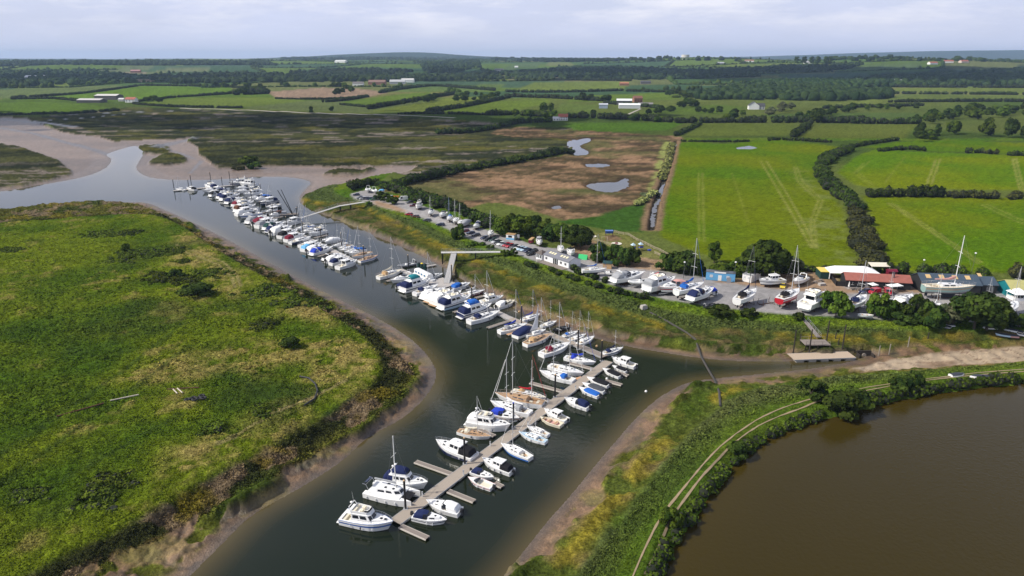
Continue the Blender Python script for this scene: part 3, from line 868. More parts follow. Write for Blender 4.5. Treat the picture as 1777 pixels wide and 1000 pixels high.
t.links.new(at.outputs['Color'], vm.inputs[0]); t.links.new(mu.outputs[0], vm.inputs['Scale'])
t.links.new(vm.outputs[0], b.inputs['Base Color'])
rr = t.nodes.new('ShaderNodeMapRange'); rr.inputs[3].default_value = 0.92; rr.inputs[4].default_value = 0.38
nc_ = t.nodes.new('ShaderNodeTexNoise'); nc_.inputs['Scale'].default_value = 0.9; nc_.inputs['Detail'].default_value = 4
mr3 = t.nodes.new('ShaderNodeMapRange'); mr3.inputs[1].default_value = 0.35; mr3.inputs[2].default_value = 0.65; mr3.inputs[3].default_value = 0.72; mr3.inputs[4].default_value = 1.25
mu2 = t.nodes.new('ShaderNodeMath'); mu2.operation = 'MULTIPLY'
t.links.new(geo.outputs['Position'], nc_.inputs['Vector']); t.links.new(nc_.outputs['Fac'], mr3.inputs[0])
t.links.new(mu.outputs[0], mu2.inputs[0]); t.links.new(mr3.outputs[0], mu2.inputs[1]); tf = t.nodes.new('ShaderNodeAttribute'); tf.attribute_name = 'tuft'
mxf = t.nodes.new('ShaderNodeMix'); mxf.data_type = 'FLOAT'; mxf.inputs[2].default_value = 1.0
t.links.new(tf.outputs['Fac'], mxf.inputs[0]); t.links.new(mu2.outputs[0], mxf.inputs[3]); t.links.new(mxf.outputs[0], vm.inputs['Scale'])
t.links.new(aw.outputs['Fac'], rr.inputs[0]); t.links.new(rr.outputs[0], b.inputs['Roughness'])
sp = t.nodes.new('ShaderNodeMapRange'); sp.inputs[3].default_value = 0.0; sp.inputs[4].default_value = 0.5
t.links.new(aw.outputs['Fac'], sp.inputs[0]); t.links.new(sp.outputs[0], b.inputs['Specular IOR Level'])
bp = t.nodes.new('ShaderNodeBump'); bp.inputs['Strength'].default_value = 0.75; bp.inputs['Distance'].default_value = 0.35
t.links.new(na.outputs['Fac'], bp.inputs['Height']); t.links.new(bp.outputs[0], b.inputs['Normal'])

TUFT = np.clip(1.0 - 0.35 * (be > 26) - 0.8 * ydm - 0.5 * sw - 0.45 * wm, 0.15, 1)
_i = np.arange(NR * NC).reshape(NR, NC)
QUADS = np.stack([_i[:-1, :-1], _i[:-1, 1:], _i[1:, 1:], _i[1:, :-1]], -1).reshape(-1, 4)
rgba = np.ones((len(X), 4), np.float32); rgba[:, :3] = Cc
ground = link('ground', fast_mesh('ground', np.stack([X, Y, Z], 1), QUADS, [gm], {'cover': ('FLOAT_COLOR', rgba), 'wet': ('FLOAT', WET), 'tuft': ('FLOAT', TUFT)}, smooth=True))
ground['kind'] = 'structure'


def water_sheet(name, depth, level, deep, shallow, reach, rough, bump, bscale, zmax, spec=0.5):
    """water lying in a hollow of the ground; its silt makes the thin water at the edge paler"""
    k = (depth > -1.0 - STEP) & (Z < zmax)
    fk = k[QUADS].any(1) & (depth[QUADS].max(1) > -1.5 - STEP[QUADS[:, 0]])
    q = QUADS[fk]
    used, inv = np.unique(q, return_inverse=True)
    V = np.stack([X[used], Y[used], np.full(len(used), level)], 1)
    sh = np.clip(1 - depth[used] / reach, 0, 1) ** 1.6
    m, t, b = shader_mat(name)
    a = t.nodes.new('ShaderNodeAttribute'); a.attribute_name = 'silt'
    mx = t.nodes.new('ShaderNodeMixRGB'); mx.inputs[1].default_value = (*deep, 1); mx.inputs[2].default_value = (*shallow, 1)
    g = t.nodes.new('ShaderNodeNewGeometry')
    n = t.nodes.new('ShaderNodeTexNoise'); n.inputs['Scale'].default_value = bscale; n.inputs['Detail'].default_value = 4
    n2 = t.nodes.new('ShaderNodeTexNoise'); n2.inputs['Scale'].default_value = 0.022; n2.inputs['Detail'].default_value = 4
    ad = t.nodes.new('ShaderNodeMath'); ad.operation = 'MULTIPLY_ADD'; ad.inputs[1].default_value = 0.5; ad.inputs[2].default_value = -0.25
    ad2 = t.nodes.new('ShaderNodeMath'); ad2.operation = 'ADD'; ad2.use_clamp = True
    t.links.new(g.outputs['Position'], n2.inputs['Vector']); t.links.new(n2.outputs['Fac'], ad.inputs[0])
    t.links.new(ad.outputs[0], ad2.inputs[0]); t.links.new(a.outputs['Fac'], ad2.inputs[1])
    t.links.new(ad2.outputs[0], mx.inputs[0]); t.links.new(mx.outputs[0], b.inputs['Base Color'])
    b.inputs['Roughness'].default_value = rough
    b.inputs['IOR'].default_value = 1.33
    b.inputs['Specular IOR Level'].default_value = spec
    p = t.nodes.new('ShaderNodeBump'); p.inputs['Strength'].default_value = bump; p.inputs['Distance'].default_value = 0.1
    t.links.new(g.outputs['Position'], n.inputs['Vector']); t.links.new(n.outputs['Fac'], p.inputs['Height']); t.links.new(p.outputs[0], b.inputs['Normal'])
    o = link(name, fast_mesh(name, V, inv.reshape(-1, 4), [m], {'silt': ('FLOAT', sh)}, smooth=True))
    o['kind'] = 'structure'
    return o


water_sheet('river_water', r_in, 0.0, (0.009, 0.0135, 0.006), (0.072, 0.056, 0.022), 7.0, 0.07, 0.13, 0.9, 0.05)
water_sheet('lake_water', lk, 1.60, (0.034, 0.0245, 0.003), (0.042, 0.030, 0.004), 12.0, 0.14, 0.5, 1.4, 1.66, 0.25)
water_sheet('pond_water', pnd, 2.30, (0.03, 0.03, 0.03), (0.05, 0.045, 0.04), 8.0, 0.06, 0.06, 0.5, 2.5)
water_sheet('ditch_water', dw_, 1.75, (0.03, 0.03, 0.03), (0.05, 0.045, 0.04), 8.0, 0.06, 0.06, 0.5, 1.95)


def strip(name, pts, width, color, lift=0.25, base=3.0, per=8.0):
    """a lane draped on the land"""
    p = smooth(gpoly(pts, base), False, 4)
    q = []
    for a, c in zip(p[:-1], p[1:]):
        k = max(1, int(np.hypot(*(c - a)) / per))
        q += [a + (c - a) * i / k for i in range(k)]
    q = np.array(q + [p[-1]])
    d = np.gradient(q, axis=0); d /= np.hypot(d[:, 0], d[:, 1])[:, None] + 1e-9
    nrm = np.stack([-d[:, 1], d[:, 0]], 1) * width / 2
    V = []
    for s in (-1, 1):
        e = q + s * nrm
        V.append(np.stack([e[:, 0], e[:, 1], np.maximum(gz(e[:, 0], e[:, 1]), gz(q[:, 0], q[:, 1])) + lift], 1))
    n = len(q)
    i = np.arange(n - 1)
    o = link(name, fast_mesh(name, np.concatenate(V), np.stack([i, i + n, i + n + 1, i + 1], 1)[:, ::-1], [mat('lane_' + name, color, 0.9, 0, 0.2, 0.3)]))
    o['kind'] = 'structure'


strip('sea_wall_path', [(312, 188), (420, 191), (560, 196), (690, 200), (790, 205)], 6.0, (0.40, 0.36, 0.31))
strip('farm_track', [(1075, 206), (1092, 198), (1112, 189)], 4.0, (0.33, 0.30, 0.26))

for k_, tr_ in enumerate((TRACK1, TRACK2)):
    q_ = tr_[tr_[:, 1] < 470]
    d_ = np.gradient(q_, axis=0); d_ /= np.hypot(d_[:, 0], d_[:, 1])[:, None] + 1e-9
    nn_ = np.stack([-d_[:, 1], d_[:, 0]], 1)
    V_ = []
    wd_ = 0.16 + 0.24 * (fbm(q_[:, 0], q_[:, 1], 3.0, 151, 2) - .4)
    for s_ in (-1, 1):
        e_ = q_ + s_ * nn_ * wd_[:, None]
        V_.append(np.stack([e_[:, 0], e_[:, 1], gz(e_[:, 0], e_[:, 1]) + 0.10], 1))
    i_ = np.arange(len(q_) - 1); n_q = len(q_)
    o_ = link('wheel_track', fast_mesh('wheel_track', np.concatenate(V_), np.stack([i_, i_ + n_q, i_ + n_q + 1, i_ + 1], 1)[:, ::-1], [mat('chalky_track', (0.27, 0.205, 0.12), 0.95, 0, 0.35, 0.8)]))
    o_['kind'] = 'structure'

# tufts of grass, rush and sea-purslane standing on the near ground: no two alike, past counting
veg_ = (grassy > .6) & (Y < 560) & (Y > 60) & (r_in < -2) & (lk < -0.5) & (yd < -1) & (np.abs(X) < .95 * Y + 20) & (np.minimum(c1, c2) > .7)
for nm_, sel_, cnt_, hh_, ww_ in (('grass', veg_ & (gwm + bk * near_e + (bl > 0) > .5) & (Y < 420), 150000, .20, .34), ('marsh_plants', veg_ & (be < 26) & ~(gwm + bk + (bl > 0) > .5) & ((np.minimum(vw, -gw) > 0) | (se > 0.5) | (sl > 0.5)), 90000, .30, .34)):
    idx_ = RNG.choice(np.flatnonzero(sel_), cnt_)
    st_ = STEP[idx_]
    tx, ty = X[idx_] + RNG.uniform(-1, 1, cnt_) * st_ * .6, Y[idx_] + RNG.uniform(-1, 1, cnt_) * st_
    tz = gz(tx, ty)
    patch_ = fbm(tx, ty, 6.0, 161, 3)
    k_ = RNG.uniform(.55, 1.35, cnt_) * (0.55 + .9 * patch_)
    a_ = RNG.uniform(0, math.pi, cnt_); w_ = ww_ * k_ * RNG.uniform(.7, 1.5, cnt_) * np.clip(ty / 170, .5, 1.15); h_ = hh_ * k_ * np.clip(ty / 220, .4, .9)
    ca_, sa_ = np.cos(a_) * w_ * .5, np.sin(a_) * w_ * .5
    lx_, ly_ = RNG.normal(0, .9, cnt_) * h_, RNG.normal(0, .9, cnt_) * h_
    V_ = np.stack([np.stack([tx - ca_, ty - sa_, tz - .05], 1), np.stack([tx + ca_, ty + sa_, tz - .05], 1), np.stack([tx + ca_ * .7 + lx_, ty + sa_ * .7 + ly_, tz + h_], 1), np.stack([tx - ca_ * .8 + lx_, ty - sa_ * .8 + ly_, tz + h_ * .8], 1)], 1).reshape(-1, 3)
    tc_ = np.ones((cnt_, 4), np.float32)
    tc_[:, :3] = Cc[idx_] * RNG.uniform(.85, 1.7, (cnt_, 1)) * np.array([1.05, 1.0, .85])
    m_, t_, b_ = shader_mat(nm_ + '_blades')
    at_ = t_.nodes.new('ShaderNodeAttribute'); at_.attribute_name = 'cover'
    t_.links.new(at_.outputs['Color'], b_.inputs['Base Color']); b_.inputs['Roughness'].default_value = .85; b_.inputs['Specular IOR Level'].default_value = .05
    o_ = link(nm_, fast_mesh(nm_, V_, np.arange(4 * cnt_).reshape(-1, 4), [m_], {'cover': ('FLOAT_COLOR', np.repeat(tc_, 4, 0))}))
    tag(o_, 'rough grass covering the banks and the western field' if nm_ == 'grass' else 'grey green salt marsh plants along the muddy banks', 'grass' if nm_ == 'grass' else 'marsh plants', None, 'stuff')


# ------------------------------------------------------------------ boats: built 10 m long, bow towards +x, waterline at z = 0
def stations(L=10.0, B=3.3, fb=1.5, fs=1.1, draft=0.5, tr=0.85, fine=2.2, rake=0.6, n=11, beam_at=0.42):
    out = []
    for i in range(n):
        t = i / (n - 1)
        if t < beam_at:
            k = tr + (1 - tr) * math.sin(t / beam_at * math.pi / 2)
        else:
            k = max(0.012, 1 - ((t - beam_at) / (1 - beam_at)) ** fine)
        s = fs + (fb - fs) * t ** 1.6
        d = draft * (0.75 + 0.25 * math.sin(math.pi * min(1, t * 1.1))) * (1 if t < 0.7 else max(0.15, 1 - (t - 0.7) / 0.34))
        out.append((-L / 2 + t * L, B / 2 * k, s, d, t))
    return out, rake


def hull_mesh(key, top, stripe, bottom, cruiser=True, low=None, **kw):
    """mats: 0 topsides, 1 band under the gunwale, 2 bottom paint"""
    st, rake = stations(**kw)
    mb = MB()
    rings = []
    for x, b, s, d, t in st:
        def xs(z):
            return x - rake * (1 - max(z, -0.4) / s) * max(0, (t - .55) / .45) ** 1.6
        f1, f2, f3 = (0.98, 0.90, 0.74) if cruiser else (0.99, 0.95, 0.72)
        f2 *= 1 - 0.25 * max(0, (t - .6) / .4); f3 *= 1 - 0.4 * max(0, (t - .6) / .4)
        half = [(xs(s), b, s), (xs(s * .72), b * f1, s * .72), (xs(s * .5), b * (f1 + f2) / 2, s * .5), (xs(0.1), b * f2, 0.1), (xs(-.2), b * f3, -0.22), (xs(-d), 0.0, -d)]
        r = [(p[0], -p[1], p[2]) for p in half] + half[-2::-1]
        rings.append(r)
    mb.loft(rings, 0, True, False, closed=False, mats=[0, 1, 3, 2, 2, 2, 2, 3, 1, 0])
    # rubbing strake
    for sg in (-1, 1):
        for a, c in zip(st[:-1], st[1:]):
            mb.tube((a[0], sg * a[1], a[2]), (c[0], sg * c[1], c[2]), 0.035, 0.035, 4, 1)
    return mb.mesh('hull_' + key, [gel(top), gel(stripe) if stripe != 'anti' else ANTI, ANTIR if bottom == 'red' else (gel(bottom) if bottom in PAL else ANTI), gel(low or top)], False)


def deck_mesh(key, m_deck, m_sole, cock=(0.06, 0.42), drop=0.55, wside=0.80, **kw):
    st, rake = stations(**{**kw, 'n': 15})
    xs = [s[0] for s in st]
    ws = [s[1] for s in st]
    ss = [s[2] for s in st]
    x0, x1 = xs[0] + cock[0] * 10, xs[0] + cock[1] * 10
    pts = sorted(set(xs + [x0 - .01, x0, x1, x1 + .01]))
    rings, inside = [], []
    for x in pts:
        b, s = np.interp(x, xs, ws), np.interp(x, xs, ss)
        i = x0 <= x <= x1
        z = s - drop if i else s + 0.02
        w2 = wside if i else 0.5
        r = [(x, -b * .995, s), (x, -b * wside, s + .03), (x, -b * (wside - .02), z), (x, 0, z + (0 if i else .05)), (x, b * (wside - .02), z), (x, b * wside, s + .03), (x, b * .995, s)]
        rings.append(r); inside.append(i)
    mb = MB()
    for k in range(len(rings) - 1):
        ins = inside[k] and inside[k + 1]
        mb.loft(rings[k:k + 2], 0, False, False, closed=False, mats=[0, 0, 1 if ins else 0, 1 if ins else 0, 0, 0])
    # benches in the cockpit
    if drop > 0.3 and x1 - x0 > 1.5:
        b, s = np.interp(x0 + .5, xs, ws), np.interp(x0 + .5, xs, ss)
        mb.box(x0 + .05, x0 + .6, -b * (wside - .06), b * (wside - .06), s - drop, s - drop + .38, 2)
        mb.box(x1 - 1.0, x1 - .4, b * .2, b * .6, s - drop, s - drop + .6, 2)
    return mb.mesh('deck_' + key, [m_deck, m_sole, gel('cream')])


def outline(x0, x1, w0, w1, nose=0.5):
    """plan of a cabin: aft corners square, forward end rounded"""
    return [(x0, -w0), (x1 - nose, -w1), (x1, -w1 * .55), (x1, w1 * .55), (x1 - nose, w1), (x0, w0)]


def rails_mesh(st, t0, h, key, t1=1.0):
    mb = MB()
    pts = [s for s in st if s[4] >= t0 and s[4] <= t1]
    for sg in (-1, 1):
        top = [(s[0] + .05, sg * (s[1] * .93), s[2] + h) for s in pts]
        mb.pipe(top, 0.022, 4)
        mid = [(s[0] + .05, sg * (s[1] * .94), s[2] + h * .5) for s in pts]
        mb.pipe(mid, 0.012, 3)
        for s, p in zip(pts, top):
            mb.tube((s[0], sg * s[1] * .95, s[2]), p, 0.018, 0.018, 4)
    return mb.mesh('rail_' + key, [STEEL])


def outboard_mesh(x, z, s=1.0, c='black'):
    mb = MB()
    mb.box(x - .55 * s, x - .02, -.2 * s, .2 * s, z + .05, z + .62 * s, 0, .07 * s, .05 * s)
    mb.box(x - .42 * s, x - .16 * s, -.09 * s, .09 * s, z - .9 * s, z + .06, 1)
    mb.tube((x - .3 * s, 0, z - .75 * s), (x - .62 * s, 0, z - .75 * s), .09 * s, .05 * s, 6, 1)
    return mb.mesh('outboard', [gel(c), gel('darkgrey')])


def fenders_mesh(st, ts, key):
    mb = MB()
    for t in ts:
        i = min(range(len(st)), key=lambda k: abs(st[k][4] - t))
        s = st[i]
        for sg in (-1, 1):
            mb.blob((s[0], sg * (s[1] + .08), s[2] * .45), (.11, .11, .34), 0, 6, 4)
    return mb.mesh('fender_' + key, [gel('white')])


def motor(key, style, top='white', stripe='white', bottom='anti', canopy=None, fly=None, L10=True, ob=0, accent=None, deck='white', beam=3.4, low=None):
    """parts of a motor boat: list of (part name, mesh, [(sub-part name, mesh)])"""
    P = []
    if style == 'fly':
        kw = dict(L=10, B=3.7, fb=2.0, fs=1.35, draft=.6, tr=.92, fine=2.6, rake=1.1)
    elif style == 'sport':
        kw = dict(L=10, B=3.3, fb=1.55, fs=1.1, draft=.5, tr=.9, fine=2.1, rake=1.3)
    elif style == 'pilot':
        kw = dict(L=10, B=3.5, fb=1.9, fs=1.2, draft=.6, tr=.9, fine=2.5, rake=0.9)
    elif style == 'cuddy':
        kw = dict(L=10, B=3.9, fb=1.75, fs=1.3, draft=.5, tr=.9, fine=2.3, rake=1.1)
    else:
        kw = dict(L=10, B=3.9, fb=1.5, fs=1.2, draft=.5, tr=.9, fine=2.1, rake=1.3)
    st, _ = stations(**kw)
    P.append(('hull', hull_mesh(key, top, stripe, bottom, True, low, **kw)))
    cock = {'fly': (.05, .22), 'sport': (.06, .44), 'pilot': (.05, .36), 'cuddy': (.06, .46), 'open': (.06, .60)}[style]
    P.append(('deck', deck_mesh(key, gel(deck), wood('teak') if accent == 'teak' else gel('cream'), cock, .55 if style != 'open' else .5, .82, **kw)))
    dz = lambda x: float(np.interp(x, [s[0] for s in st], [s[2] for s in st]))
    db = lambda x: float(np.interp(x, [s[0] for s in st], [s[1] for s in st]))
    if style in ('fly', 'sport'):
        mb = MB(); mb.box(-5.65, -4.98, -1.35, 1.35, .28, .40); P.append(('bathing_platform', mb.mesh('platform_' + key, [wood('teak') if accent == 'teak' else gel('white')])))
    cab, win = MB(), MB()
    if style == 'fly':
        lo, hi = outline(-2.6, 2.0, 1.45, 1.3, .5), outline(-2.5, 1.0, 1.28, 1.12, .45)
        z0, z1 = 1.35, 2.85
        cab.frustum(lo, hi, z0, z1)
        for j, wins in ((0, [(.08, .42), (.50, .86)]), (4, [(.14, .50), (.58, .92)])):
            for u0, u1 in wins: win.side_win(lo, hi, z0, z1, j, u0, u1, .48, .88)
        for j in (1, 2, 3): win.side_win(lo, hi, z0, z1, j, .06, .94, .42, .92)
        win.side_win(lo, hi, z0, z1, 5, .15, .85, .25, .9)
        lo2, hi2 = outline(1.0, 4.1, 1.15, .55, .6), outline(1.1, 3.8, 1.0, .45, .6)
        cab.frustum(lo2, hi2, dz(2) - .05, dz(2) + .38)
        for hx in (2.5, 3.3): win.box(hx, hx + .5, -.25, .25, dz(2) + .385, dz(2) + .42)
        P.append(('cabin', cab.mesh('cabin_' + key, [gel('white')])))
        P.append(('window', win.mesh('window_' + key, [GLASS])))
        fb_ = MB()
        a, c = outline(-3.4, 1.15, 1.40, 1.2, .5), outline(-3.4, 1.0, 1.36, 1.15, .5)
        fb_.loft([[(x, y, 2.86) for x, y in a], [(x, y, 2.95) for x, y in c]])
        o1, i1 = outline(-2.6, .85, 1.25, 1.05, .45), outline(-2.5, .7, 1.17, .97, .42)
        fb_.loft([[(x, y, 2.95) for x, y in o1], [(x, y, 3.42) for x, y in o1], [(x, y, 3.42) for x, y in i1], [(x, y, 2.98) for x, y in i1]], 0, False, False)
        fb_.box(-1.0, -.5, -.8, -.15, 2.96, 3.5, 1); fb_.box(-1.0, -.5, .15, .8, 2.96, 3.5, 1); fb_.box(-2.4, -1.9, -1.0, 1.0, 2.96, 3.3, 1)
        P.append(('flybridge', fb_.mesh('fly_' + key, [gel('white'), cloth('cream') if not fly else cloth(fly)]), [('windscreen', _scr(key, .62, .98, 3.42, 3.72))]))
        ar = MB()
        for sg in (-1, 1): ar.tube((-2.5, sg * 1.25, 2.9), (-3.0, sg * 1.0, 4.0), .09, .08, 5)
        ar.tube((-3.0, -1.0, 4.0), (-3.0, 1.0, 4.0), .09, .09, 5)
        ar.tube((-3.0, 0, 4.0), (-3.0, 0, 4.25), .05, .05, 5); ar.blob((-3.0, 0, 4.33), (.3, .3, .13), 0, 8, 4)
        ar.tube((-3.0, .7, 4.0), (-3.2, .7, 6.0), .02, .01, 4)
        P.append(('radar_arch', ar.mesh('arch_' + key, [gel('white')])))
        if fly:
            cv = MB(); cv.arc_shell([(-2.7, 1.2, 3.4, .75), (-1.6, 1.22, 3.42, 1.0), (-.1, 1.1, 3.42, .85), (.55, 1.0, 3.42, .2)])
            P.append(('flybridge_cover', cv.mesh('flycover_' + key, [cloth(fly)])))
        if canopy:
            cv = MB(); cv.arc_shell([(-4.75, 1.45, 1.4, 1.0), (-4.2, 1.5, 1.4, 1.45), (-2.58, 1.42, 1.4, 1.42)], 0, 9, .55)
            P.append(('canopy', cv.mesh('canopy_' + key, [cloth(canopy)])))
        P.append(('bow_rail', rails_mesh(st, .4, .6, key)))
    elif style == 'sport':
        lo, hi = outline(-.6, 3.6, 1.35, .75, .9), outline(-.3, 2.6, 1.12, .55, .8)
        z0, z1 = 1.2, 1.95
        cab.frustum(lo, hi, z0, z1)
        for j in (0, 4): win.side_win(lo, hi, z0, z1, j, .18, .72, .35, .8)
        for hx in (1.2,): win.box(hx, hx + .5, -.25, .25, 1.952, 1.98)
        P.append(('cabin', cab.mesh('cabin_' + key, [gel(deck)])))
        lo, hi = outline(-1.6, .7, 1.32, 1.1, .7), outline(-1.5, -.3, 1.1, .92, .35)
        win.frustum(lo, hi, 1.5, 2.32)
        P.append(('windscreen', win.mesh('screen_' + key, [GLASS])))
        ar = MB()
        for sg in (-1, 1): ar.loft([[(-2.6, sg * 1.42, 1.2), (-2.0, sg * 1.42, 1.2), (-2.0, sg * 1.3, 1.2), (-2.6, sg * 1.3, 1.2)], [(-3.3, sg * 1.1, 2.65), (-2.95, sg * 1.1, 2.65), (-2.95, sg * 1.0, 2.65), (-3.3, sg * 1.0, 2.65)]])
        ar.box(-3.3, -2.9, -1.1, 1.1, 2.6, 2.74); ar.blob((-3.1, 0, 2.9), (.25, .25, .12), 0, 8, 4)
        P.append(('radar_arch', ar.mesh('arch_' + key, [gel('white')])))
        if canopy:
            cv = MB(); cv.arc_shell([(-4.7, 1.3, 1.15, .35), (-4.1, 1.4, 1.15, 1.05), (-2.7, 1.38, 1.18, 1.42), (-1.2, 1.22, 1.3, 1.15), (-.6, 1.1, 1.5, .75)], 0, 9, .6)
            cws = []
            for sg in (-1, 1):
                cw = MB(); cw.face([(-3.9, sg * 1.40, 1.5), (-2.6, sg * 1.42, 1.5), (-2.6, sg * 1.36, 2.15), (-3.8, sg * 1.36, 2.05)])
                cws.append(('canopy_window', cw.mesh('cwin_' + key, [mat('clear_vinyl', (.4, .42, .45), .2)])))
            P.append(('canopy', cv.mesh('canopy_' + key, [cloth(canopy)]), cws))
        P.append(('bow_rail', rails_mesh(st, .55, .5, key)))
    elif style == 'pilot':
        lo, hi = outline(-1.7, 1.3, 1.35, 1.2, .35), outline(-1.9, .85, 1.22, 1.05, .3)
        z0, z1 = 1.35, 2.95
        cab.frustum(lo, hi, z0, z1)
        r1, r2 = outline(-2.4, 1.0, 1.36, 1.18, .35), outline(-2.3, .8, 1.2, 1.0, .35)
        cab.loft([[(x, y, 2.955) for x, y in r1], [(x, y, 3.03) for x, y in r1], [(x, y, 3.12) for x, y in r2]])
        for j, wins in ((0, [(.10, .45), (.53, .92)]), (4, [(.08, .47), (.55, .90)])):
            for u0, u1 in wins: win.side_win(lo, hi, z0, z1, j, u0, u1, .5, .9)
        for j in (1, 2, 3): win.side_win(lo, hi, z0, z1, j, .07, .93, .48, .92)
        win.side_win(lo, hi, z0, z1, 5, .15, .85, .1, .88)
        lo2, hi2 = outline(1.0, 3.9, 1.2, .55, .7), outline(1.0, 3.6, 1.0, .42, .6)
        z2 = dz(2)
        cab.frustum(lo2, hi2, z2 - .05, z2 + .5)
        for j in (0, 4): win.side_win(lo2, hi2, z2 - .05, z2 + .5, j, .2, .6, .3, .8)
        win.box(2.3, 2.8, -.25, .25, z2 + .505, z2 + .53)
        cab.tube((-.8, 0, 3.1), (-.9, 0, 4.1), .04, .03, 5); cab.blob((-.5, 0, 3.25), (.26, .26, .12), 0, 8, 4)
        P.append(('cabin', cab.mesh('cabin_' + key, [gel('white')])))
        P.append(('window', win.mesh('window_' + key, [GLASS])))
        if canopy:
            cv = MB(); cv.arc_shell([(-4.6, 1.3, 1.2, .5), (-4.2, 1.35, 1.2, 1.2), (-1.72, 1.28, 1.35, 1.5)], 0, 9, .55)
            P.append(('canopy', cv.mesh('canopy_' + key, [cloth(canopy)])))
        P.append(('bow_rail', rails_mesh(st, .45, .65, key)))
    elif style == 'cuddy':
        lo, hi = outline(-.3, 3.5, 1.5, .8, .9), outline(-.2, 2.9, 1.3, .65, .8)
        z0 = 1.35
        cab.frustum(lo, hi, z0, z0 + .85)
        for j in (0, 4): win.side_win(lo, hi, z0, z0 + .85, j, .2, .75, .45, .85)
        win.box(1.3, 1.9, -.3, .3, z0 + .855, z0 + .88)
        P.append(('cabin', cab.mesh('cabin_' + key, [gel(deck)])))
        lo, hi = outline(-1.6, .4, 1.5, 1.25, .6), outline(-1.5, -.3, 1.32, 1.1, .4)
        win.frustum(lo, hi, 1.6, 2.7)
        P.append(('windscreen', win.mesh('screen_' + key, [GLASS])))
        if canopy:
            cv = MB(); cv.arc_shell([(-4.5, 1.5, 1.3, .5), (-3.9, 1.58, 1.3, 1.25), (-1.9, 1.5, 1.4, 1.55), (-.7, 1.25, 1.7, 1.1), (-.35, 1.1, 2.0, .65)], 0, 9, .55)
            P.append(('canopy', cv.mesh('canopy_' + key, [cloth(canopy)])))
        P.append(('bow_rail', rails_mesh(st, .6, .55, key)))
        P.append(('outboard_motor', outboard_mesh(-5.0, 1.0, 1.7)))
    else:
        lo, hi = outline(.6, 2.3, 1.35, 1.0, .6), outline(.5, 1.4, 1.25, .85, .4)
        win.frustum(lo, hi, 1.4, 2.0)
        P.append(('windscreen', win.mesh('screen_' + key, [GLASS])))
        if canopy:
            cv = MB(); cv.arc_shell([(-4.6, 1.5, 1.2, .25), (-3.8, 1.62, 1.2, .55), (-1.0, 1.7, 1.25, .75), (.8, 1.45, 1.35, .85), (1.7, 1.1, 1.45, .4)], 0, 9, .6)
            P.append(('cover', cv.mesh('cover_' + key, [cloth(canopy)])))
        P.append(('outboard_motor', outboard_mesh(-5.0, 1.0, 1.8)))
    if ob and style not in ('cuddy', 'open'):
        P.append(('outboard_motor', outboard_mesh(-5.0, .9, 1.4)))
    return P


def _scr(key, x, w, z0, z1):
    mb = MB()
    a = [(x - .5, -1.02), (x + .05, -.85), (x + .2, -.4), (x + .2, .4), (x + .05, .85), (x - .5, 1.02)]
    mb.loft([[(p, q, z0) for p, q in a], [(p - .15, q * .95, z1) for p, q in a]], 0, False, False, closed=False)
    return mb.mesh('flyscreen_' + key, [GLASS])


